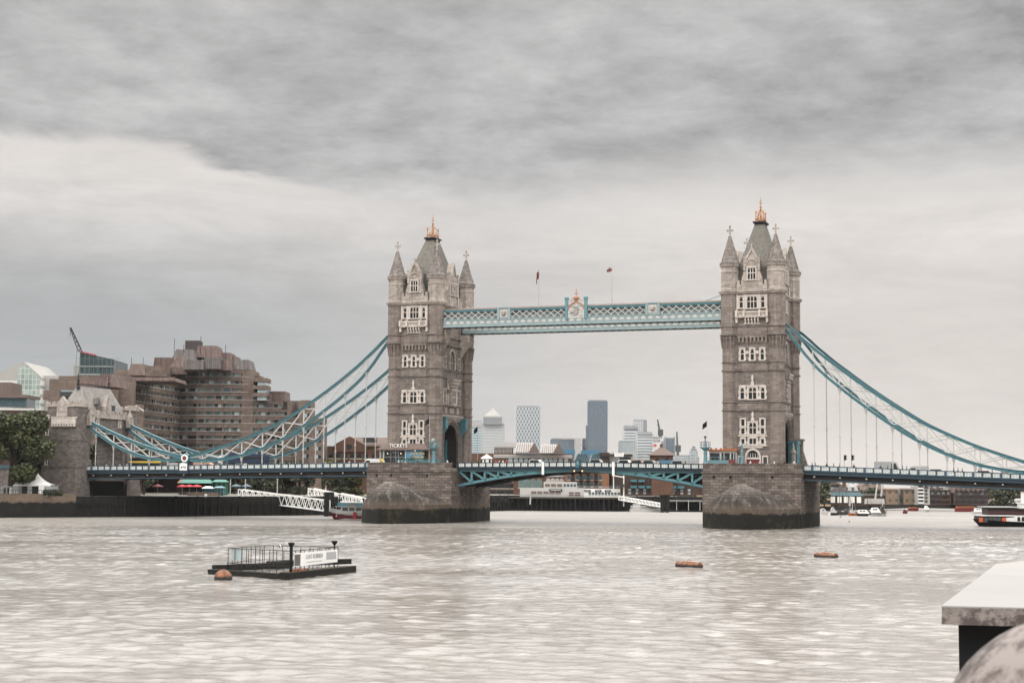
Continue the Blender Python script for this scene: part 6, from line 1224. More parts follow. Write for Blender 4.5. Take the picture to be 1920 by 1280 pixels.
# moored boats right of the pier
BG = 'boats moored right of the right pier'
def moored(lb, px0, px1, py, D, hm, cm, mast=0, cab=(.3, .7, 1.0), hh=.9, grp=BG, name='moored_boat'):
    a = PD(px0, 907, D); b = PD(px1, 907, D); a.z = b.z = 0; L_ = (b-a).length; T = thing(name, tuple(a), lb, 'boat', grp); F = (a, RH, -FH)
    h = MB(); hull(h, a, RH, L_, min(3.5, L_*.32), hh, .5, .4); h.build('hull', hm, T)
    c0_, c1_, h_ = L_*cab[0], L_*cab[1], cab[2]; c = MB().mat(cm).fpoly(F, [(c0_, hh-.1), (c1_+.5, hh-.1), (c1_-.1, hh+h_*.45), (c1_-.7, hh+h_), (c0_+.25, hh+h_*.95), (c0_, hh+h_*.5)], -.9, .9); c.mat('glass'); k_ = max(2, int((c1_-c0_-.9)/.8)); w_ = (c1_-c0_-1.1)/k_
    for i_ in range(k_): c.fb(F, c0_+.35+i_*w_, c0_+.35+i_*w_+w_*.68, .88, .94, hh+h_*.5, hh+h_*.78)
    c.bar(a+RH*(c0_+.3)+Vector((0, 0, hh)), a+RH*(c0_+.3)+Vector((0, 0, hh+h_+1.3)), .06); [c.bar(a+RH*L_*t+FH*-.8+Vector((0, 0, hh)), a+RH*L_*t+FH*-.8+Vector((0, 0, hh+.8)), .05) for t in (.72, .8, .88, .95)]; c.build('cabin', cm, T)
    if mast: m_ = MB(); q = a+RH*L_*.45; m_.tube(q+Vector((0, 0, hh)), q+Vector((0, 0, mast)), .11, 6, .05); m_.bar(q+Vector((0, 0, hh+1.2)), q-RH*L_*.35+Vector((0, 0, hh+1.4)), .14); [m_.bar(q+Vector((0, 0, mast*.95)), q+RH*L_*k+Vector((0, 0, hh)), .04) for k in (-.4, .45)]; m_.build('mast', 'off_white' if mast < 9 else 'timber', T)
    return T
moored('white motor cruiser with swept bow, nearest the right pier', 1536, 1557, 952, 500, 'white_paint', 'off_white', 0, (.1, .6, 1.4), 1.0)
moored('second moored cruiser, dark hulled with a white wheelhouse', 1552, 1571, 952, 515, 'black', 'off_white', 0, (.3, .7, 1.7))
moored('brown wooden sailing barge with tall dark mast among the moored boats', 1562, 1588, 951, 520, 'timber', 'cladding', 12.5, (.3, .6, .7))
moored('low dark cabin boat behind the wooden sailing barge', 1578, 1600, 951, 530, 'dark_steel', 'curtain_glass', 10.5, (.2, .7, .9))
moored('small red-brown boat with short white mast in the middle of the mooring', 1590, 1607, 951, 510, 'rust', 'off_white', 6.5, (.2, .6, .9))
moored('white topped lifeboat with raked stern, right part of the mooring', 1606, 1628, 951, 505, 'dark_steel', 'white_paint', 0, (.1, .95, 1.1))
moored('black hulled barge with thin mast behind the white topped lifeboat', 1615, 1640, 950, 525, 'black', 'cladding', 11.5, (.3, .6, .8))
moored('grey boat with a sweeping white cover, second from the mooring end', 1633, 1650, 950, 505, 'grey_paint', 'white_paint', 0, (.0, .9, 1.5), 1.2)
moored('grey tug with square wheelhouse at the right end of the mooring', 1648, 1662, 950, 505, 'grey_paint', 'timber', 4.5, (.15, .6, 1.9), 1.3)
moored('small dark red launch heading across the river at right', 1692, 1701, 950, 560, 'dark_red', 'dark_red', 0, (.2, .6, .9), .6, None, 'launch')
moored('long low dark red barge moored under the white balcony block', 1702, 1722, 949, 618, 'dark_red', 'rust', 0, (.1, .8, .4), 1.1, None, 'barge')
moored('small white cabin cruiser moored under the red brick flats', 1729, 1743, 949, 600, 'off_white', 'white_paint', 0, (.3, .8, 1.4), .9, None, 'cabin_cruiser')
moored('rust red cargo barge moored under the saw-tooth flats', 1790, 1830, 950, 610, 'dark_red', 'rust', 0, (.05, .9, .6), 1.5, None, 'barge')
moored('slim white river bus behind the steamer stern', 1822, 1868, 948, 560, 'off_white', 'white_paint', 0, (.1, .8, 1.2), .9, None, 'river_bus')
# pontoon for the moored boats, white sloping masts
a = PZ(1536, 953.5, .0); s = MB(); q = PD(1536, 907, 535); q.z = 0; s.fb((q, RH, -FH), 0, 20, -2, 0, .1, .7); solo(s, 'floating_pontoon', 'timber', 'low timber pontoon behind the moored boats right of the pier', 'pontoon')
for i, (p0, p1, lb) in enumerate((((1641, 935), (1647, 893), 'white sloping lift bridge mast under the right side span'), ((1652, 930), (1655, 905), 'shorter white sloping mast right of the lift bridge mast'), ((1593, 948), (1594, 930), 'short white pile behind the moored boats'))):
    a, b = PD(p0[0], p0[1], 560), PD(p1[0], p1[1], 560); s = MB(); s.bar(a, b, .45, .45); s.bar(b-Vector((0, 0, 1)), b+RH*.8-Vector((0, 0, 2)), .25); solo(s, 'sloping_mast', 'off_white', lb, 'mast')
# ================================================================== BUOYS, LITTER BARGE, BIRDS
a = PZ(418.5, 1086, 0); s = MB(); s.sphere((a.x, a.y, .12), .86, 24, .95); s.lathe(a.x, a.y, [(.2, .85), (.2, .98)], 8)
m, x, p = base('buoy_rust'); pos = x.n.new('ShaderNodeNewGeometry').outputs['Position']; z = x.sep(pos)[2]
c_ = x.mix(x.ss(x.noise(pos, 1.6, 5, .7), .4, .62), (.27, .10, .035, 1), (.07, .035, .025, 1)); x.l.new(x.mix(x.ss(x.m('ADD', z, x.m('MULTIPLY', x.noise(pos, 3, 4), .4)), .62, .38), c_, (.015, .013, .012, 1)), p.inputs['Base Color']); p.inputs['Roughness'].default_value = .7
solo(s, 'mooring_buoy', 'buoy_rust', 'round rusty orange mooring buoy floating before the litter barge', 'buoy', smooth=True)
for i, (x0, x1, y_, lb) in enumerate(((1271, 1313, 1062, 'flat rusty barrel buoy, the nearer left one of the two'), (1531, 1567, 1043, 'flat rusty barrel buoy, the farther right one of the two'))):
    a, b = PZ(x0, y_-.5+i, .0), PZ(x1, y_+2+i, .0); T = thing('barrel_buoy', tuple((a+b)/2), lb, 'buoy', 'rusty barrel buoys'); a.z = b.z = .18; s = MB(); d = (b-a).normalized(); s.tube(a, b, .40, 14); s.tube(a-d*.02, a+d*.14, .44, 14); s.tube(b-d*.14, b+d*.02, .44, 14); s.build('drum', 'buoy_rust', T)
    s = MB(); c_ = (a+b)/2+Vector((0, 0, .4)); [s.bar(c_+RH*.2*cos(t*pi/5)+Vector((0, 0, .3*sin(t*pi/5))), c_+RH*.2*cos((t+1)*pi/5)+Vector((0, 0, .3*sin((t+1)*pi/5))), .05) for t in range(5)]; s.bar(c_-d*.9, c_+d*.9, .16, .12); s.build('lifting_ring', 'rust', T)
def P0(px, py, z=.0): v = PZ(px, py, z); return v
T = thing('litter_barge', tuple(PZ(545, 1083, 0)), 'black floating litter collector with a railed cage and white banner, at lower left', 'litter barge')
A = P0(392, 1076); Bc = P0(548, 1086); C_ = P0(668, 1072); Dd = P0(500, 1070); E_ = P0(660, 1064)
def beam(p, q, w, z0, z1, nm, mat, tip=False):
    d = (q-p).normalized(); n = Vector((-d.y, d.x, 0))*w; m_ = MB(); m_.hexa([p+Vector((0, 0, z0)), q+Vector((0, 0, z0)), q+n+Vector((0, 0, z0)), p+n+Vector((0, 0, z0))], [p-(d*.3 if tip else d*0)+Vector((0, 0, z1)), q+Vector((0, 0, z1)), q+n+Vector((0, 0, z1)), p-(d*.3 if tip else d*0)+n+Vector((0, 0, z1))]); return m_.build(nm, mat, T)
beam(A, Bc-RH*.6, 1.1, -.4, .48, 'pontoon_hull', 'dark_timber', True); beam(Bc-RH*.2, C_, 1.2, -.4, .62, 'pontoon_hull', 'dark_timber')
q0 = Bc-RH*.2; beam(q0+Vector((0, 0, .0)), C_, 1.15, .62, .67, 'deck_edge', 'timber')
beam(P0(508, 1067), P0(659, 1062), 1.0, .3, .85, 'pontoon_hull', 'dark_timber'); beam(P0(400, 1074)+FH*1.2, P0(540, 1068)+FH*1.2, .6, .1, .75, 'pontoon_hull', 'dark_timber')
# railed cage
c0, c1, c2 = P0(427, 1078, 0), P0(545, 1085, 0), P0(633, 1074, 0); c3 = c0+(c2-c1)*.72; H0, H1 = .85, 2.65
def up_(v, z): return Vector((v.x, v.y, z))
r = MB()
for a, b in ((c0, c1), (c1, c2), (c2, c3), (c3, c0)):
    for z in (H1, H0+.35): r.bar(up_(a, z), up_(b, z), .055)
    k = max(3, int((b-a).length/.95))
    for i in range(k+1): v = a.lerp(b, i/k); r.bar(up_(v, .5), up_(v, H1), .05)
r.build('cage_railing', 'dark_steel', T)
r = MB(); r.bar(up_(c0, 1.2), up_(c0-RH*.5, .4), .06); r.build('brace', 'dark_steel', T)
g = MB(); v = c0.lerp(c1, .06), c0.lerp(c1, .24); g.hexa([up_(v[0], 1.5)+FH*.03, up_(v[1], 1.5)+FH*.03, up_(v[1], 1.5)+FH*.06, up_(v[0], 1.5)+FH*.06], [up_(v[0], 2.6)+FH*.03, up_(v[1], 2.6)+FH*.03, up_(v[1], 2.6)+FH*.06, up_(v[0], 2.6)+FH*.06]); g.build('mesh_panel', 'pale_glass', T)
d = (c2-c1); L_ = d.length; d.normalize(); Fb = (Vector((c1.x, c1.y, 0)), d, Vector((d.y, -d.x, 0)))
g = MB().mat('white_paint').fb(Fb, .5, L_-.3, .06, .1, 1.15, 2.42); g.mat('lead_roof').fb(Fb, .55, L_*.17, .1, .115, 1.2, 2.3); g.mat('grey_paint').fb(Fb, L_*.72, L_*.94, .1, .115, 1.5, 2.25); o = g.build('banner', 'white_paint', T)
for v_ in o.children: pass
text_mesh('lettering', 'I EAT RUBBISH', .62, Fb, L_*.46, 1.78, .13, 'grey_paint', o, .01).scale = (1, 1, 1)
g = MB(); g.fb(Fb, L_*.30, L_*.62, .1, .12, 1.42, 1.5); g.build('small_print', 'grey_paint', o)
for v_, h_, cap in ((c1, 3.45, 1), (c2-d*.9, 3.3, 0)):
    m_ = MB(); m_.tube(up_(v_, .2), up_(v_, h_-.35), .16 if cap else .07, 10); m_.lathe(v_.x, v_.y, [(.12, h_-.4), (.3, h_-.15), (.32, h_), (.1, h_+.05)], 10); m_.build('lamp_post', 'black', T)
m_ = MB(); rnd = random.Random(5)
for i in range(26): v = c1.lerp(c2, rnd.uniform(.02, .35))+FH*rnd.uniform(.3, 1.4); s_ = rnd.uniform(.06, .2); m_.mat(rnd.choice(['rust', 'timber', 'off_white', 'orange_paint', 'skin'])).box(v.x-s_, v.x+s_, v.y-s_, v.y+s_, .6, .66+s_)
m_.build('collected_litter', 'rust', T)['kind'] = 'stuff'
def bird(P, lb, sp=1.0, kind=0):
    m_ = MB(); P = Vector(P); m_.mat('off_white').tube(P-RH*.2*sp, P+RH*.2*sp, .07*sp, 8, .03*sp)
    if kind == 0:
        for s_ in (-1, 1): m_.mat('grey_paint').hexa([P-RH*.08+FH*0, P+RH*.1, P+RH*.1+FH*s_*.1, P-RH*.08+FH*s_*.1], [P-RH*.18*sp+FH*s_*.5*sp+Vector((0, 0, .25*sp)), P+RH*.0+FH*s_*.5*sp+Vector((0, 0, .25*sp)), P+RH*.0+FH*s_*.55*sp+Vector((0, 0, .27*sp)), P-RH*.18*sp+FH*s_*.55*sp+Vector((0, 0, .27*sp))])
    else: m_.sphere(P+RH*.2*sp+Vector((0, 0, .1*sp)), .06*sp, 8)
    return solo(m_, 'seagull', 'off_white', lb, 'seagull', 'seagulls over the river')
bird(PZ(1576, 969, 1.8), 'grey seagull flying low over the water right of the right pier, upper of two', 1.4); bird(PZ(1592, 978, .4), 'pale seagull skimming the water right of the right pier, lower of two', 1.4)
bird(PZ(525, 1026, 2.8), 'seagull gliding just above the litter barge railing', 1.0); bird(PZ(17, 971, .1), 'white seagull floating near the quay wall at the far left', 1.2, 1)
# ================================================================== QUAYSIDE AT LEFT
def canopy(lb, px0, px1, pe, py, pt, D, mat, name='marquee', open_=True):
    F, Wd = FD(px0, px1, D); zg, ze, zt_ = ZQ, HZ(px0, pe, D), HZ((px0+px1)/2, pt, D); T = thing(name, (F[0].x, F[0].y, zg), lb, 'tent', None); k = 8
    c = F[0]+F[1]*Wd/2-F[2]*Wd*.35; mb = MB(); cs = [F[0], F[0]+F[1]*Wd, F[0]+F[1]*Wd-F[2]*Wd*.7, F[0]-F[2]*Wd*.7]; vs = []
    for j in range(k+1):
        t = j/k; z = ze+(zt_-ze)*t**2.1
        for q in cs: v = q.lerp(c, t*.97); vs.append((v.x, v.y, z))
    mb.add(vs, [(4*j+i, 4*j+(i+1) % 4, 4*j+4+(i+1) % 4, 4*j+4+i) for j in range(k) for i in range(4)]+[(4*k, 4*k+1, 4*k+2, 4*k+3), (3, 2, 1, 0)])
    mb.fb(F, 0, Wd, 0, .05, ze-.35, ze); mb.build('roof', mat, T)
    for q in cs: MB().bar((q.x, q.y, zg), (q.x, q.y, ze), .12).build('pole', 'grey_paint', T)
    m_ = MB(); m_.mat('grey_canvas').fb(F, .1, Wd*.14, -.1, .02, zg, ze-.3); m_.fb(F, Wd*.38, Wd*.5, -.1, .02, zg, ze-.3); m_.mat('canvas').fb(F, Wd*.68, Wd*.83, -.1, .03, zg+.3, ze-.3); m_.mat('grey_canvas').fb(F, Wd*.84, Wd, -Wd*.7, .0, zg, ze-.3); m_.mat('dark_panel').fb(F, Wd*.14, Wd*.84, -Wd*.6, -Wd*.3, zg, ze-.3); m_.build('side_wall', 'grey_canvas', T); return T
canopy('white marquee with a swept pointed roof on the quay left of the gate tower', 25, 95, 908, 925, 885, 402, 'canvas')
canopy('small grey parasol-roofed tent left of the white marquee', 2, 26, 911, 925, 906.5, 404, 'grey_canvas', 'small_tent')
F, Wd = FD(-15, 118, 395); r = MB(); n = 30
for i in range(n): r.fb(F, Wd*i/n, Wd*i/n+.07, 0, .07, ZQ+.5, ZQ+1.6)
r.fb(F, 0, Wd, 0, .07, ZQ+1.5, ZQ+1.6); solo(r, 'quay_railing', 'dark_steel', 'black railing along the quay edge in front of the white marquee', 'railing')
F, Wd = FD(84, 116, 399); m_ = MB(); rnd = random.Random(3); leaf_cloud(m_, [(F[0].x+F[1].x*Wd*t, F[0].y+F[1].y*Wd*t, ZQ+.9, 1.0, .8) for t in (.1, .3, .5, .7, .9)], 900, .25, ['dark_leaf', 'mid_leaf'], rnd); solo(m_, 'hedge', 'dark_leaf', 'low dark hedge at the foot of the gate tower, right of the white marquee', 'hedge')
# kiosks and stalls below the deck
def stall(lb, px0, px1, pyt, pye, D, roofm, wallm, name='kiosk', cat='kiosk', th=4, open_front=True):
    F, Wd = FD(px0, px1, D); T = thing(name, (F[0].x, F[0].y, ZQ), lb, cat); zt_, ze = HZ(px0, pyt, D), HZ(px0, pye, D); m_ = MB(); a = F[0]
    q = lambda u, n, z: a+F[1]*u-F[2]*n+Vector((0, 0, z)); m_.hexa([q(-.3, -.4, ze), q(Wd+.3, -.4, ze), q(Wd+.3, th, ze), q(-.3, th, ze)], [q(.6, th*.4, zt_), q(Wd-.6, th*.4, zt_), q(Wd-.6, th*.6, zt_), q(.6, th*.6, zt_)]); m_.build('roof', roofm, T)
    MB().fb(F, .1, Wd-.1, -th, -th+.3, ZQ, ze).build('wall', wallm, T)
    for u in (.1, Wd*.33, Wd*.66, Wd-.1): MB().fb(F, u-.07, u+.07, -.07, .07, ZQ, ze).build('post', wallm, T)
    MB().fb(F, .3, Wd-.3, -1, -.6, ZQ, ZQ+1.0).build('counter', 'timber', T); return T, F, Wd
stall('green-roofed kiosk on the quay under the deck, right of the red roundel', 338, 395, 898, 905, 470, 'green_paint', 'dark_timber'); stall('smaller green-roofed bar joined on the right, with light bulbs', 398, 424, 898.5, 903, 472, 'green_paint', 'green_paint')
stall('brown and orange roofed stall at the left end of the green kiosk', 334, 352, 896, 905, 474, 'roof_tile', 'timber')
a = FD(360, 374, 478); m_ = MB(); m_.fb(a[0], 0, a[1], -1, 0, HZ(367, 897, 478), HZ(367, 890.5, 478)); m_.bar(a[0][0]+Vector((0, 0, ZQ)), a[0][0]+Vector((0, 0, HZ(367, 897, 478))), .15); solo(m_, 'sign_box', 'concrete', 'beige sign box standing above the green kiosk roof', 'sign')
def parasol(px, pt, pe, D, r_, mat, lb, g=None, name='parasol'):
    q = PD(px, 907, D); zt_, ze = HZ(px, pt, D), HZ(px, pe, D); T = thing(name, (q.x, q.y, ZQ), lb, 'parasol', g); MB().tube((q.x, q.y, ZQ), (q.x, q.y, zt_), .05, 6).build('pole', 'grey_paint', T); m_ = MB(); m_.lathe(q.x, q.y, [(r_, ze-.25), (r_, ze), (.05, zt_)], 8); m_.build('canopy', mat, T)
for i, (px_, lb) in enumerate(((342, 'red parasol, left of the three under the deck'), (355, 'red parasol, middle of the three under the deck'), (369, 'red parasol, right of the three under the deck'))): parasol(px_, 908, 911, 455, 1.5, 'coral', lb, 'red parasols on the quay')
for i, (px_, lb) in enumerate(((443, 'blue-grey parasol beside the upper end of the white gangway'), (462, 'blue-grey parasol above the upper part of the white gangway'), (296, 'dim red parasol in the shade near the gate tower'))): parasol(px_, 907, 911, 480, 1.7, 'steel_navy' if i < 2 else 'dark_red', lb)
stall('white and blue striped small stall beside the red parasols', 380, 398, 911, 915, 455, 'canvas', 'bright_blue', th=2); stall('light blue arched shelter with a menu board, right of the striped stall', 402, 420, 911, 914, 455, 'light_teal', 'light_teal', th=2)
F, Wd = FD(352, 408, 448); m_ = MB(); m_.mat('timber').fb(F, 0, Wd, -3, 0, HZ(380, 937, 448), ZQ+.1); m_.mat('quay_stone').fb(F, -.2, Wd+.2, -.4, .1, ZQ+.1, ZQ+.9); solo(m_, 'timber_terrace', 'timber', 'weathered timber terrace hanging over the black embankment wall', 'terrace')
F, Wd = FD(384, 389, 447.6); m_ = MB(); m_.fb(F, 0, Wd, 0, .1, ZQ-.4, ZQ+.5); solo(m_, 'notice_board', 'white_paint', 'small white notice fixed on the timber terrace front', 'notice')
# gangways
def gangway(lb, p0, p1, hgt, D0, D1, n, wd=2.2):
    a, b = PD(p0[0], p0[1], D0), PD(p1[0], p1[1], D1); T = thing('gangway', tuple(a), lb, 'gangway', 'white gangways'); U = (b-a).normalized(); side = Vector((-U.y, U.x, 0)).normalized()*wd
    for s_ in (0, 1):
        o_ = side*s_; m_ = MB(); m_.bar(a+o_, b+o_, .24, .26); m_.bar(a+o_-Vector((0, 0, hgt)), b+o_-Vector((0, 0, hgt)), .24, .26)
        for i in range(n):
            q = a.lerp(b, i/n)+o_; r_ = a.lerp(b, (i+1)/n)+o_; mid = a.lerp(b, (i+.5)/n)+o_; m_.bar(q-Vector((0, 0, hgt)), mid, .15, .15); m_.bar(mid, r_-Vector((0, 0, hgt)), .15, .15)
        m_.bar(a+o_, a+o_-Vector((0, 0, hgt)), .22); m_.bar(b+o_, b+o_-Vector((0, 0, hgt)), .22); m_.build('side_truss', 'white_paint', T)
    m_ = MB(); q = a-Vector((0, 0, hgt)); w = b-Vector((0, 0, hgt)); m_.hexa([q, w, w+side, q+side], [v+Vector((0, 0, .12)) for v in (q, w, w+side, q+side)]); m_.build('walkway_floor', 'grey_paint', T)
gangway('long white truss gangway sloping down from the green kiosk to the pleasure boat', (447, 917), (611, 938), 2.9, 452, 440, 14); gangway('short white truss gangway sloping right, above the long one', (578, 915), (620, 924), 2.2, 470, 462, 6); gangway('white truss gangway running down behind the pleasure boat to the left pier', (630, 924), (678, 934), 2.2, 462, 455, 7)
gangway('white gangway sloping down right from the white pier building', (1160, 930), (1240, 944), 1.2, 556, 548, 12)
for px_, D_, t_, b_, lb in ((425, 448, 930, 962, 'thin grey pile left of the long gangway end'), (441, 446, 930, 962, 'thin grey pile under the start of the long gangway')):
    a, b = PD(px_, t_, D_), PD(px_, b_, D_); s = MB(); s.tube((a.x, a.y, -1), a, .28, 8); solo(s, 'pile', 'grey_paint', lb, 'pile')
a = PD(613, 907, 440); s = MB(); s.tube((a.x, a.y, -1), (a.x, a.y, HZ(613, 922, 440)), .75, 12); solo(s, 'mooring_dolphin', 'dark_timber', 'thick black mooring post at the lower end of the long gangway', 'mooring post'); a = PD(622, 907, 446); s = MB(); s.tube((a.x, a.y, -1), (a.x, a.y, HZ(613, 922, 440)), .7, 12); solo(s, 'mooring_dolphin', 'dark_timber', 'thick black mooring post behind the bow of the pleasure boat', 'mooring post')
for i, (px_, t_, D_, lb) in enumerate(((432, 898, 455, 'white lamp post left of the green bar end'), (460, 892, 470, 'white lamp post rising above the long gangway start'), (520, 898, 480, 'globe lamp post on the quay above the middle of the long gangway'))):
    q = PD(px_, 907, D_); z = HZ(px_, t_, D_); s = MB(); s.tube((q.x, q.y, ZQ), (q.x, q.y, z), .13, 8); s.sphere((q.x, q.y, z+.3), .42 if i == 2 else .25, 10); solo(s, 'street_lamp', 'off_white', lb, 'lamp post', 'lamp posts on the quay')
# ================================================================== JETTY, WHITE PIER BUILDING
F, Wd = FD(950, 1166, 558); T = thing('timber_jetty', (F[0].x, F[0].y, 0), 'long black piled jetty carrying the white pier building', 'jetty'); zj = HZ(1060, 931.5, 558)
m_ = MB(); m_.mat('timber').fb(F, 0, Wd, -8, 0, zj-.6, zj); m_.build('deck', 'timber', T); MB().fb(F, 0, Wd, -7.5, -3, -1, zj-.6).build('jetty_shade', 'black', T)  # black box stands in for the shade under the jetty deck
for i in range(24): s = MB(); u = Wd*(i+.3)/24; s.tube(F[0]+F[1]*u+F[2]*-.3+Vector((0, 0, -1)), F[0]+F[1]*u-F[2]*.3+Vector((0, 0, zj-.6)), .16 if i % 7 else .3, 6); s.build('pile', 'dark_timber' if i not in (20,) else 'timber', T)
T = thing('pier_building', (F[0].x, F[0].y, zj), 'two storey white riverside building with dark sign boards, on the jetty', 'building')
Fb = (F[0], F[1], F[2]); W0 = lambda px: (px-950)/216*Wd; zz = lambda py: HZ(1060, py, 558)
m_ = MB(); m_.fb(Fb, W0(975), W0(1095), -6, -.6, zj, zz(914.5)); m_.build('lower_wall', 'concrete', T); m_ = MB(); m_.fb(Fb, W0(1095), W0(1163), -6, -.5, zj, zz(915.5)); m_.build('lower_wall', 'white_paint', T)
m_ = MB(); m_.fb(Fb, W0(1020), W0(1055), -6, -1.5, zz(914.5), zz(903)); m_.build('upper_wall', 'concrete', T); m_ = MB(); m_.fb(Fb, W0(1055), W0(1082), -6, -1.4, zz(914.5), zz(903)); m_.build('upper_wall', 'off_white', T)
for a_, b_, y0, y1, g in [(996+i*11.5, 1005.5+i*11.5, 926, 921, 'brown_roof') for i in range(5)]+[(1067, 1076, 929, 922, 'copper_roof'), (1078, 1088, 929, 922, 'copper_roof')]+[(1104+i*6, 1108.5+i*6, 927, 922, 'blue_glass') for i in range(10)]:
    m_ = MB(); m_.fb(Fb, W0(a_), W0(b_), -.7, -.42, zz(y0), zz(y1)); m_.build('window', g, T)
for a_, b_ in [(1022+i*11.5, 1031+i*11.5) for i in range(3)]+[(1057+i*6.3, 1061.5+i*6.3) for i in range(4)]: MB().fb(Fb, W0(a_), W0(b_), -1.6, -1.32, zz(912), zz(907)).build('window', 'brown_roof' if a_ < 1055 else 'blue_glass', T)
for a_, b_, y0, y1 in ((1030, 1054, 920.5, 916.5), (1095.5, 1107.5, 921, 917.5), (1116, 1128, 921, 917.5), (1134, 1145.5, 921, 917.5)):
    m_ = MB(); m_.mat('black').fb(Fb, W0(a_), W0(b_), -.6, -.2, zz(y0), zz(y1)); m_.mat('off_white').fb(Fb, W0(a_+2), W0(b_-2.5), -.2, -.15, zz(y0-1.2), zz(y1+1.1)); m_.build('sign_board', 'black', T)
m_ = MB(); [m_.fb(Fb, W0(975+i*3), W0(975+i*3)+.05, -.08, 0, zj, zj+1.1) for i in range(63)]; m_.fb(Fb, W0(975), W0(1163), -.08, 0, zj+1.05, zj+1.15); m_.build('railing', 'off_white', T)
m_ = MB(); [m_.fb(Fb, W0(1083+i*2.6), W0(1083+i*2.6)+.05, -1.8, -1.7, zz(915), zz(911)) for i in range(31)]; m_.fb(Fb, W0(1083), W0(1163), -1.8, -1.7, zz(911.5), zz(911)); m_.build('roof_railing', 'grey_paint', T)
# davit, radar post, pontoons
q = PD(1152, 907, 556); T = thing('davit_crane', tuple(q), 'white davit and lifeboat at the right end of the pier building', 'davit'); m_ = MB(); z0, z1 = zz(915), HZ(1150, 891, 556); m_.tube((q.x-.3, q.y, z0), (q.x-.3, q.y, z1), .16, 8); m_.bar((q.x-.3, q.y, z1), q+RH*3.2+Vector((0, 0, z1-q.z-.6)), .3); m_.build('arm', 'white_paint', T); m_ = MB(); hull(m_, q+Vector((0, 0, 0)), RH, 3.4, 1.6, .9, .3, .4, z0=HZ(1152, 905, 556)-0.0); m_.build('lifeboat', 'white_paint', T); MB().box(q.x-.2, q.x+3.2, q.y, q.y+2, HZ(1152, 912, 556), HZ(1152, 907, 556)).build('winch_house', 'dark_panel', T)
q = PD(1169.5, 907, 557); s = MB(); s.tube((q.x, q.y, zj-3), (q.x, q.y, HZ(1170, 891, 557)), .2, 8); s.bar((q.x, q.y, HZ(1170, 893.5, 557)), q-RH*3.4+Vector((0, 0, HZ(1150, 891.5, 557)-q.z)), .14); solo(s, 'white_post', 'white_paint', 'tall white post right of the pier building and its davit', 'post')
F, Wd = FD(1182, 1240, 552); T = thing('landing_pontoon', (F[0].x, F[0].y, 0), 'white railed landing pontoon under the sloping gangway', 'pontoon'); MB().fb(F, 0, Wd, -4, 0, -.3, .9).build('float', 'off_white', T); MB().fb(F, 1, Wd*.33, -3, -.5, .9, HZ(1190, 944, 552)).build('shelter', 'grey_paint', T)
m_ = MB(); [m_.bar(F[0]+F[1]*Wd*i/20+Vector((0, 0, .9)), F[0]+F[1]*Wd*(i+1)/20+Vector((0, 0, 2.0)), .09) for i in range(20)]; [m_.bar(F[0]+F[1]*Wd*i/20+Vector((0, 0, 2.0)), F[0]+F[1]*Wd*(i+1)/20+Vector((0, 0, .9)), .09) for i in range(20)]; m_.bar(F[0]+Vector((0, 0, 2.05)), F[0]+F[1]*Wd+Vector((0, 0, 2.05)), .14); m_.build('lattice_rail', 'white_paint', T)
for i, (px_, lb) in enumerate(((1242, 'black square-headed mooring post, left of the close pair'), (1251, 'black square-headed mooring post, right of the close pair'))):
    q = PD(px_, 907, 545); s = MB(); s.tube((q.x, q.y, -1), (q.x, q.y, HZ(px_, 930, 545)), .72, 10); s.box(q.x-.85, q.x+.85, q.y-.85, q.y+.85, HZ(px_, 930, 545), HZ(px_, 927, 545)); solo(s, 'mooring_dolphin', 'dark_timber', lb, 'mooring post')
F, Wd = FD(1256, 1330, 560); T = thing('covered_pier', (F[0].x, F[0].y, 0), 'dark covered floating pier with thin white posts beside the right pier', 'pier'); m_ = MB(); m_.fb(F, 0, Wd, -5, .3, HZ(1280, 937, 560), HZ(1280, 934, 560)); m_.build('roof', 'black', T); MB().fb(F, 0, Wd, -6, 0, -.3, .5).build('float', 'dark_timber', T); m_ = MB(); [m_.fb(F, Wd*t-.09, Wd*t+.09, 0, .15, .5, HZ(1280, 937, 560)) for t in (.17, .47, .76)]; [m_.fb(F, Wd*i/40, Wd*i/40+.2, .28, .34, HZ(1280, 940-(i % 2)*1.2, 560), HZ(1280, 937, 560)) for i in range(40)]; m_.build('post', 'off_white', T); MB().fb(F, 0, Wd, -5.5, -5.2, .5, HZ(1280, 937, 560)).build('rear_screen', 'black', T)
F, Wd = FD(1270, 1330, 570); m_ = MB(); m_.mat('timber').fb(F, 0, Wd, -3, 0, HZ(1300, 933, 570), HZ(1300, 929, 570)); m_.mat('yellow_brick').fb(F, Wd*.6, Wd, 0, .3, HZ(1300, 932, 570), HZ(1300, 928, 570)); solo(m_, 'terrace_planters', 'timber', 'row of timber planters behind the dark covered pier', 'planters')
# wharf wall lamp and leaning pale pile
q = PD(994, 907, 556); s = MB(); s.tube((q.x, q.y, HZ(994, 945, 556)), (q.x+.2, q.y, zj), .25, 8); solo(s, 'fender_pile', 'off_white', 'short pale leaning pile at the left end of the jetty', 'pile')
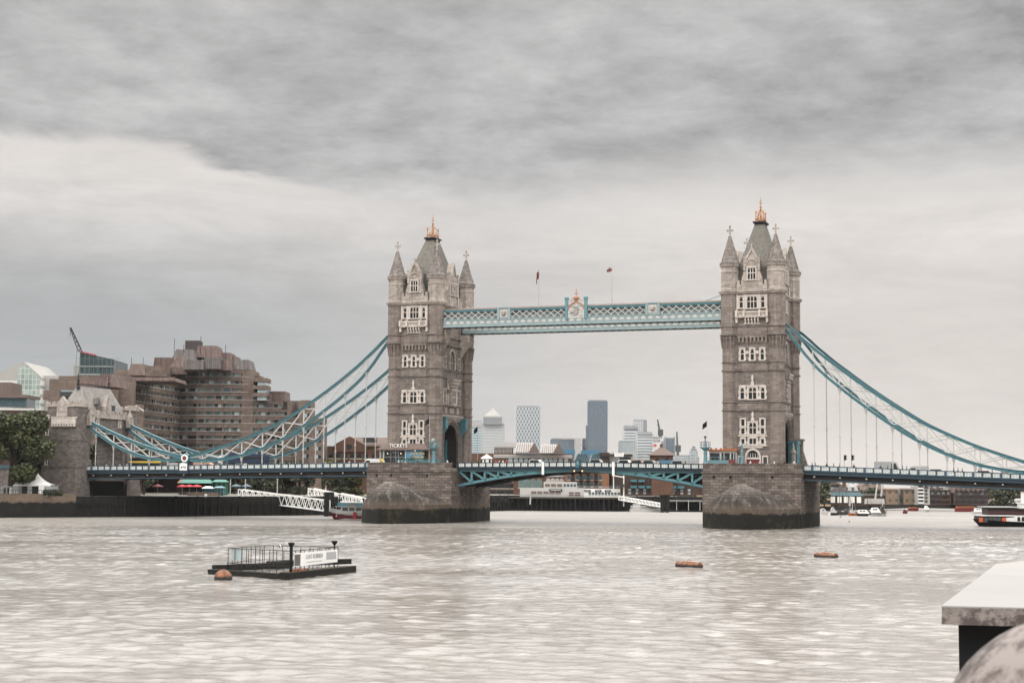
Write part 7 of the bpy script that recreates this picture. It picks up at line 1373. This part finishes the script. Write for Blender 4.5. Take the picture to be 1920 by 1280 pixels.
# ================================================================== ON THE BRIDGE
T = thing('ticket_kiosk', (-43, -11, 12.9), 'glazed ticket kiosk with a brown hipped roof at the foot of the left tower', 'ticket kiosk')
Fk = frame((-49.3, -12.0, 0), (1, 0, 0), (0, -1, 0)); WK = 11.8
MB().fb(Fk, .1, WK-.1, -3.2, -.15, 12.9, 17.3).build('glazed_wall', 'glass', T)
r = MB(); a = Vector((-49.9, -12.5, 17.35)); r.hexa([a, a+Vector((13.6, 0, 0)), a+Vector((13.6, 2.2, 0)), a+Vector((0, 3.6, 0))], [a+Vector((2.2, 1.4, 1.5)), a+Vector((12, 1.4, 1.3)), a+Vector((12, 1.8, 1.3)), a+Vector((2.2, 3.2, 1.5))]); r.box(-49.9, -36.3, -12.55, -12.4, 17.1, 17.4); o = r.build('roof', 'brown_roof', T)
text_mesh('roof_lettering', 'TICKETS', 1.25, Fk, 5.0, 17.8, .25, 'white_paint', o, .05)
m_ = MB(); [m_.fb(Fk, 3.1+i*.5, 3.16+i*.5, -.05, .0, 17.5, 18.9) for i in range(9)]; m_.build('sign_support', 'dark_steel', o)
for u in (.05, 1.0, 6.7): MB().fb(Fk, u, u+.2, -.1, .1, 12.9, 17.2).build('post', 'off_white', T)
m_ = MB(); m_.fb(Fk, 1.2, 6.6, -.12, 0, 15.4, 15.48); [m_.fb(Fk, u, u+.07, -.12, 0, 12.9, 17.2) for u in (2.9, 4.1, 4.9)]; m_.fb(Fk, 3.0, 4.8, -.12, -.02, 16.5, 16.6); m_.build('window_bar', 'grey_paint', T)
for u, z in ((2.1, 16.3), (5.6, 16.3), (9.3, 17.0)): m_ = MB(); m_.sphere(Fk[0]+Fk[1]*u+Fk[2]*.05+Vector((0, 0, z)), .12, 8); m_.build('spotlight', 'lamp_glow', T)
m_ = MB(); m_.mat('yellow').fb(Fk, .35, .9, -.1, -.02, 14.3, 15.1); m_.mat('off_white').fb(Fk, .35, .9, -.1, -.02, 13, 14.2); m_.mat('curtain_glass').fb(Fk, .35, .9, -.1, -.02, 15.2, 17.0); m_.build('side_poster', 'yellow', T)
m, x, p = base('advert_print'); pos = x.n.new('ShaderNodeNewGeometry').outputs['Position']; s = x.sep(pos); x.l.new(x.mix(x.ss(x.m('ADD', s[2], x.m('MULTIPLY', x.noise(pos, .9, 3), 1.2)), 15.2, 16.4), (.08, .15, .19, 1), (.07, .21, .34, 1)), p.inputs['Base Color'])
m_ = MB(); m_.mat('advert_print').fb(Fk, 7.0, 11.3, -.1, .02, 14.0, 16.9); m_.mat('dark_panel').fpoly(Fk, [(7.1, 14.6), (8.4, 15.5), (8.6, 16.1), (8.75, 15.5), (9.4, 15.2), (9.4, 14.5), (7.1, 14.3)], .02, .04); m_.mat('yellow').fb(Fk, 9.3, 11.6, .02, .05, 14.5, 14.75); o = m_.build('advert_board', 'advert_print', T)
text_mesh('advert_lettering', 'COME UP &', .72, Fk, 9.9, 16.05, .08, 'yellow', o, .02); text_mesh('advert_lettering', 'LOOK IN!', .72, Fk, 10.1, 15.2, .08, 'yellow', o, .02)
T = thing('terrace_railing', (-38, -12, 12.9), 'teal glass railing in front of the ticket kiosk advert', 'railing', 'teal railings'); m_ = MB(); Fr_ = frame((0, -12.2, 0), (1, 0, 0), (0, -1, 0))
m_.fb(Fr_, -44.8, -33.5, 0, .06, 14.2, 14.7); [m_.fb(Fr_, -44.8+i*.94, -44.74+i*.94, 0, .08, 13, 15.5) for i in range(13)]; m_.fb(Fr_, -44.8, -33.5, 0, .08, 15.0, 15.08); m_.build('rail', 'teal', T)
T = thing('control_cabin', (34, -11, 12.9), 'small cabin with a rust brown flat roof at the left foot of the right tower', 'cabin'); Fk = frame((31.4, -11.6, 0), (1, 0, 0), (0, -1, 0))
MB().fb(Fk, 0, 6.2, -3, 0, 12.9, 16.9).build('wall', 'concrete', T); m_ = MB(); m_.fb(Fk, -.35, 6.5, -3.3, .4, 16.95, 17.3); [m_.fb(Fk, .3+i*1.1, .6+i*1.1, -.3, .1, 17.3, 17.6) for i in range(6)]; m_.build('roof', 'rust', T)
for a_, b_ in ((.25, 2.4), (2.8, 3.3), (3.5, 4.7), (5.0, 5.5), (5.7, 6.0)): MB().fb(Fk, a_, b_, -.1, .05, 14.9, 16.5).build('window', 'glass', T)
m_ = MB(); m_.fb(Fr_, 31.2, 37.0, .0, .06, 14.15, 14.8); [m_.fb(Fr_, 31.2+i*.82, 31.26+i*.82, 0, .08, 13, 15.6) for i in range(8)]; m_.fb(Fr_, 31.2, 35.6, 0, .08, 15.5, 15.58); solo(m_, 'terrace_railing', 'light_teal', 'pale teal railing in front of the rust-roofed cabin', 'railing', 'teal railings')
m_ = MB(); m_.fb(Fr_, 36.0, 37.4, -.4, .3, 13, 15.0); solo(m_, 'red_cabinet', 'dark_red', 'dark red cabinet beside the rust-roofed cabin', 'cabinet')
def searchlight(cx, lb, tall):
    T = thing('lamp_platform', (cx, -12.5, 13.9), lb, 'lamp column', 'lamp columns with railed platforms'); m_ = MB(); m_.lathe(cx, -12.4, [(.6, 13.9), (.42, 14.4), (.34, 16.3), (.45, 16.5), (.3, 16.9), (.95, 17.5), (1.2, 17.6), (1.2, 17.75)], 10); m_.build('column', 'light_teal', T)
    m_ = MB(); n = 12
    for i in range(n): a = 2*pi*i/n; b = 2*pi*(i+1)/n; m_.bar((cx+1.15*cos(a), -12.4+1.15*sin(a), 17.7), (cx+1.15*cos(a), -12.4+1.15*sin(a), 18.9), .06); [m_.bar((cx+1.15*cos(a), -12.4+1.15*sin(a), z), (cx+1.15*cos(b), -12.4+1.15*sin(b), z), .05) for z in (18.3, 18.9)]
    m_.build('railing', 'light_teal' if not tall else 'steel_navy', T)
    m_ = MB()
    if tall: m_.tube((cx, -12.4, 17.7), (cx, -12.4, 19.9), .12, 8); m_.lathe(cx, -12.4, [(.12, 19.7), (.36, 20.1), (.2, 20.25)], 8)
    else: m_.lathe(cx, -12.4, [(.3, 17.7), (.2, 18.6), (.3, 18.9)], 8); m_.sphere((cx-.15, -12.6, 19.35), .5, 10); m_.sphere((cx+.5, -12.8, 18.4), .3, 8)
    m_.build('searchlight', 'steel_navy' if tall else 'pale_blue', T)
searchlight(-35.0, 'teal column with a railed lamp platform at the right foot of the left tower', False); searchlight(30.7, 'teal column with a railed platform and a dark mast, left of the rust-roofed cabin', True)
s = MB(); s.lathe(39.0, -12.4, [(.45, 13.9), (.3, 14.5), (.22, 16.6), (.3, 16.8), (.14, 17.2), (.25, 18.2), (.1, 18.6)], 8); solo(s, 'teal_lamp', 'light_teal', 'slim teal column in front of the door of the right tower', 'column')
def polef(xb, yb, zb, h, lb, flen=1.7):
    T = thing('flagpole', (xb, yb, zb), lb, 'flagpole', 'flagpoles on the bridge'); MB().tube((xb, yb, zb), (xb, yb, zb+h), .08, 6, .05).build('pole', 'off_white', T); m_ = MB(); vs = []; n = 6
    for i in range(n+1):
        t = i/n
        for j in range(3): vs.append((xb-flen*t*.6, yb+.15*sin(t*6), zb+h-.2-.9*t-j*.6))
    m_.add(vs, [(3*i+j, 3*i+j+1, 3*i+4+j, 3*i+3+j) for i in range(n) for j in range(2)]); m_.mat('off_white').bar((xb-flen*.3, yb-.2, zb+h-1.2), (xb-flen*.42, yb-.2, zb+h-1.5), .2) if False else None; m_.build('flag', 'black', T)
polef(-36.25, -12.3, 14, 11.1, 'flagpole with a small black flag beside the kiosk of the left tower'); polef(31.1, -12.3, 14, 9.9, 'flagpole with a drooping dark flag above the rust-roofed cabin'); 
q = PY(896, 805, 9.5); polef(q.x, 9.4, 13.2, q.z-13.2+1.0, 'flagpole with a black flag on the far side of the deck, before the pyramid skyscraper')
# vehicles -----------------------------------------------------------
paint('tyre', (.01, .01, .01), .8)
def van(lb, px, pyt, y, L_, hgt, mat, name='van', cat='van', grp=None, face=1, car=False, bus=False):
    q = PY(px, 870, y); zr = ptop(q.x)-1.25; T = thing(name, (q.x, y, zr), lb, cat, grp); F = frame((q.x, y, zr), (face, 0, 0), (0, -1, 0)); hw = .95
    if bus: prof = [(-L_/2, .35), (L_/2, .35), (L_/2, hgt-.3), (L_/2-.3, hgt), (-L_/2+.2, hgt), (-L_/2, hgt-.3)]
    elif car: prof = [(-L_/2, .4), (L_/2, .4), (L_/2, .75), (L_/2-.9, .95), (L_/2-1.6, hgt), (-L_/2+.8, hgt), (-L_/2+.15, 1.0), (-L_/2, .8)]
    else: prof = [(-L_/2, .35), (L_/2, .35), (L_/2, 1.1), (L_/2-.7, 1.3), (L_/2-1.3, hgt-.15), (L_/2-1.8, hgt), (-L_/2+.1, hgt), (-L_/2, hgt-.15)]
    MB().fpoly(F, prof, -hw, hw).build('body', mat, T)
    g = MB().mat('glass')
    if bus: [g.fb(F, -L_/2+.4, L_/2-.5, -hw-.03, hw+.03, z, z+.75) for z in (1.2, 2.75)]
    elif car: g.fpoly(F, [(-L_/2+.45, 1.0), (L_/2-1.15, 1.0), (L_/2-1.75, hgt-.1), (-L_/2+.9, hgt-.1)], -hw-.02, hw+.02)
    else: g.fpoly(F, [(L_/2-2.3, 1.25), (L_/2-.95, 1.25), (L_/2-1.4, hgt-.45), (L_/2-2.3, hgt-.45)], -hw-.02, hw+.02)
    g.build('window', 'glass', T)
    for u in (-L_/2+.9, L_/2-.9):
        for s_ in (-1, 1): w_ = MB(); c_ = F[0]+F[1]*u+F[2]*s_*(hw-.12)+Vector((0, 0, .34)); w_.tube(c_-F[2]*.12, c_+F[2]*.14, .34, 14); w_.build('wheel', 'tyre', T)
    return T
VG = 'vehicles crossing the bridge'
van('white van beside the kiosk of the left tower', 700, 860, -5.5, 5.6, 2.3, 'white_paint', grp=VG, face=-1)
van('tall grey panel van on the right side span', 1666, 868, -4.5, 6.0, 2.8, 'grey_paint', grp=VG, face=1); van('low pale van following the tall grey one', 1719, 870, -4.5, 5.0, 2.05, 'off_white', grp=VG, face=-1); van('dark car roof just above the right side span rail, behind the vans', 1758, 880, -4.5, 4.4, 1.55, 'curtain_glass', 'car', 'car', VG, 1, True)
for px_, mt, lb in ((1007, 'white_paint', 'white car on the left leaf beside the left gauge board'), (1121, 'off_white', 'silver car just right of the centre joint shield'), (1168, 'white_paint', 'white car on the right leaf, right of the right gauge board'), (1214, 'off_white', 'silver car below the brick pyramid roof'), (1268, 'grey_paint', 'grey car near the right end of the opening span'), (1192, 'skin', 'beige car between two pale cars on the right leaf'), (450, 'off_white', 'white car ahead of the dark blue bus'), (1840, 'dark_red', 'dark car near the right edge of the side span')):
    van(lb, px_, 0, -3.5, 4.5, 1.95 if 900 < px_ < 1300 else 1.6, mt, 'car', 'car', VG, 1 if px_ % 2 else -1, True)
van('dark blue double-deck coach on the left side span', 466, 0, 3.0, 11, 4.2, 'blue', 'coach', 'bus', VG, 1, bus=True); van('orange-striped low bus near the stone gate tower', 275, 0, 3.0, 10, 3.1, 'curtain_glass', 'bus', 'bus', VG, 1, bus=True); o_b = [o for o in bpy.data.objects if o.name == 'bus'][0]; MB().box(o_b.location.x-4.9, o_b.location.x+4.9, 3.0-1.0, 3.0-.97, o_b.location.z+2.2, o_b.location.z+2.6).build('stripe', 'roof_tile' if False else 'yellow', o_b); van('beige camper van right of the roundel', 385, 0, -2.5, 6, 2.0, 'skin', 'camper_van', 'van', VG); van('beige delivery van left of the roundel', 335, 0, -2.5, 5.5, 2.0, 'concrete', 'van', 'van', VG)
q = PY(912, 868, -7.5); T = thing('white_shelter', (q.x, -7.5, 13), 'small white hexagonal shelter on the deck near the left tower', 'shelter'); zr = ptop(q.x)-1.2
MB().lathe(q.x, -7.3, [(1.25, zr), (1.25, zr+2.1)], 6).build('wall', 'white_paint', T); MB().lathe(q.x, -7.3, [(1.5, zr+2.1), (1.5, zr+2.25), (.15, zr+3.1), (.05, zr+3.3)], 6).build('roof', 'white_paint', T)
for i in range(3): a_ = -pi/2+(i-1)*pi/3; MB().bar((q.x+1.12*cos(a_), -7.3+1.12*sin(a_), zr+1.0), (q.x+1.12*cos(a_), -7.3+1.12*sin(a_), zr+1.9), .5, .3).build('window', 'glass', T)
for px_, lb in ((1583, 'black traffic light above the right side span, left one'), (1597, 'black traffic light above the right side span, right one')):
    q = PY(px_, 868, -7); z = HZ(px_, 854, (q-CAM).dot(fw)); T = thing('traffic_light', (q.x, -7, 12.5), lb, 'traffic light', 'traffic lights'); MB().tube((q.x, -7, 12.4), (q.x, -7, z), .07, 6).build('pole', 'grey_paint', T); m_ = MB(); m_.box(q.x-.05, q.x+.38, -7.2, -6.8, z-1.0, z+.15); [m_.box(q.x+.36, q.x+.6, -7.15, -6.85, z-.85+k*.35, z-.68+k*.35) for k in range(3)]; m_.build('signal_head', 'black', T)
# people -------------------------------------------------------------
def person_mesh(pose):
    """one skinned body: spine, arms, legs"""
    s = {'walk': 1, 'stand': 0, 'lean': 2}[pose]; a = .22 if s == 1 else .06
    V_ = [(0, 0, .95), (0, 0, 1.2), (0, .0, 1.42), (0, 0, 1.52), (0, -.03, 1.66), (.2, 0, 1.42), (.27, -.05-a*.4, 1.13), (.24, -.1-a, .9), (-.2, 0, 1.42), (-.27, .05+a*.4, 1.13), (-.24, .02+a, .9), (.1, 0, .9), (.11, -a*.8, .5), (.11, -a, .07), (.11, -a-.14, .04), (-.1, 0, .9), (-.11, a*.7, .5), (-.11, a*1.3, .08), (-.11, a*1.1-.12, .04)]
    if s == 2: V_[6] = (.27, -.2, 1.2); V_[7] = (.16, -.42, 1.22); V_[9] = (-.27, -.2, 1.2); V_[10] = (-.16, -.42, 1.22)
    Ed = [(0, 1), (1, 2), (2, 3), (3, 4), (2, 5), (5, 6), (6, 7), (2, 8), (8, 9), (9, 10), (0, 11), (11, 12), (12, 13), (13, 14), (0, 15), (15, 16), (16, 17), (17, 18)]
    Rr = [.15, .15, .15, .07, .115, .07, .05, .04, .07, .05, .04, .1, .07, .05, .04, .1, .07, .05, .04]
    me = bpy.data.meshes.new('person'); me.from_pydata(V_, Ed, []); o = bpy.data.objects.new('tmp', me); COL.objects.link(o); md = o.modifiers.new('s', 'SKIN'); 
    for i, r_ in enumerate(Rr): me.skin_vertices[0].data[i].radius = (r_, r_*.85)
    me.skin_vertices[0].data[0].use_root = True; o.modifiers.new('b', 'SUBSURF').levels = 1
    dg = bpy.context.evaluated_depsgraph_get(); r = bpy.data.meshes.new_from_object(o.evaluated_get(dg)); bpy.data.objects.remove(o); r.name = 'person_'+pose; return r
cloth = {'black': 'black', 'dark blue': 'blue', 'white': 'canvas', 'red': 'red', 'grey': 'grey_paint', 'brown': 'timber', 'beige': 'concrete'}
for k_, v_ in cloth.items():
    pass
bodies = {}
def get_body(pose, top):
    if (pose, top) in bodies: return bodies[(pose, top)]
    me = person_mesh(pose); me.materials.append(M['dark_steel']); me.materials.append(M[cloth[top]]); me.materials.append(M['skin'])
    for f in me.polygons:
        z = f.center.z; f.material_index = 2 if z > 1.5 or (z < .98 and abs(f.center.x) > .2) else (1 if z > .93 else 0)
    me.polygons.foreach_set('use_smooth', [True]*len(me.polygons)); bodies[(pose, top)] = me; return me
hm = MB(); hm.sphere((0, .02, 1.70), .115, 10); hair_mesh = None
def person(px, y, pose, top, lb, z=None, rz=None, hairm='hair'):
    global hair_mesh
    q = PY(px, 868, y); zr = (ptop(q.x)-1.12) if z is None else z
    o = bpy.data.objects.new('person', get_body(pose, top)); COL.objects.link(o); o.location = (q.x, y, zr); o.rotation_euler = (0, 0, rz if rz is not None else (pi/2 if px % 2 else -pi/2)); tag(o, lb, 'person', 'people on the bridge footway')
    if hair_mesh is None: hair_mesh = MB().sphere((0, .035, 1.735), .118, 10, .9).build('hair', 'hair', o)
    else: c = hair_mesh.copy(); COL.objects.link(c); c.parent = o
    return o
rnd = random.Random(11); where = []
spots = [(1507, 'right beside the right pier'), (1523, 'leading a pair near the right pier'), (1529, 'close behind another walker near the right pier'), (1550, 'between the first two hangers of the right side span'), (1563, 'under the second hanger of the right side span'), (1574, 'just left of the traffic lights'), (1601, 'right of the traffic lights'), (1651, 'before the back of the tall grey van'), (1664, 'before the middle of the tall grey van'), (1680, 'at the nose of the tall grey van'), (1692, 'between the grey van and the low pale van'), (1700, 'at the rear of the low pale van'), (1788, 'left of a trio on the right side span'), (1796, 'middle of a trio on the right side span'), (1804, 'right of a trio on the right side span'), (1834, 'alone between two hangers near the steamer'), (1860, 'above the steamer on the right side span'), (1912, 'near the right photo edge on the side span'),
 (868, 'first on the left leaf next to the left pier'), (884, 'left of the white shelter, further one'), (896, 'left of the white shelter, nearer one'), (930, 'right of the white shelter, first of a crowd'), (936, 'in the crowd right of the white shelter, second'), (943, 'in the crowd right of the white shelter, third'), (950, 'in the crowd right of the white shelter, fourth'), (957, 'in the crowd right of the white shelter, last'), (1234, 'right of the beige car on the right leaf'), (1285, 'near the right end of the opening span'),
 (172, 'first at the stone gate tower end of the deck'), (200, 'near the second hanger from the gate tower'), (225, 'in front of the gate tower arch'), (238, 'near the right side of the gate tower arch'), (262, 'before the orange bus front'), (305, 'right of the orange bus'), (420, 'between the roundel and the dark blue coach'), (437, 'just left of the dark blue coach'), (508, 'just right of the dark blue coach'), (610, 'on the left side span before the brick gable'), (655, 'on the left side span left of the white van')]
for i, (px_, w_) in enumerate(spots):
    tops = {930: 'red', 936: 'beige', 943: 'white', 950: 'red', 957: 'grey', 1234: 'white', 1285: 'black'}; tp = tops.get(px_, ['black', 'dark blue', 'black', 'grey', 'brown', 'white'][(i*5+px_) % 6] if px_ < 1500 else ['black', 'dark blue', 'brown'][i % 3])
    ps = ['walk', 'stand', 'lean'][(i+px_) % 3]; person(px_, -8.0 if abs(px_-1090) > 240 else -7.6, ps, tp, f'person in a {tp} top {w_}', rz=pi if ps == 'lean' else None)
for i, (px_, yy, tp, lb) in enumerate(((720, -12.3, 'white', 'person in a white top at the left end of the ticket kiosk'), (738, -12.1, 'dark blue', 'person in a dark blue top before the ticket kiosk glass'), (748, -12.2, 'white', 'person in a white top right at the kiosk middle'), (754, -12.25, 'grey', 'person in a grey top left of the kiosk advert'), (761, -12.1, 'white', 'person in a white top under the advert left edge'), (783, -12.1, 'black', 'person in a black top under the advert lettering'), (839, -11.6, 'white', 'person in a white top before the left tower arch'), (1407, -12.2, 'white', 'person in a white top at the right tower door'), (1424, -12.2, 'beige', 'person in a beige top right of the right tower door'), (1452, -12.0, 'white', 'person in a white top at the right tower turret'), (1471, -11.9, 'black', 'person in a black top at the arch of the right tower'), (1489, -11.8, 'white', 'person in a white top beside the teal booth'))):
    person(px_, yy, ['stand', 'walk', 'stand'][i % 3], tp, lb, z=13.15)
# ================================================================== AIR
hz = MB().box(-5200, 6500, -420, 6500, -4, 420).build('haze', 'black'); hz.data.materials.clear(); m = bpy.data.materials.new('air'); m.use_nodes = True; t = m.node_tree; t.nodes.clear(); v = t.nodes.new('ShaderNodeVolumePrincipled'); v.inputs['Color'].default_value = (.93, .96, 1, 1); v.inputs['Density'].default_value = HAZE; v.inputs['Anisotropy'].default_value = .1; o_ = t.nodes.new('ShaderNodeOutputMaterial'); t.links.new(v.outputs[0], o_.inputs['Volume']); hz.data.materials.append(m); hz['kind'] = 'stuff'
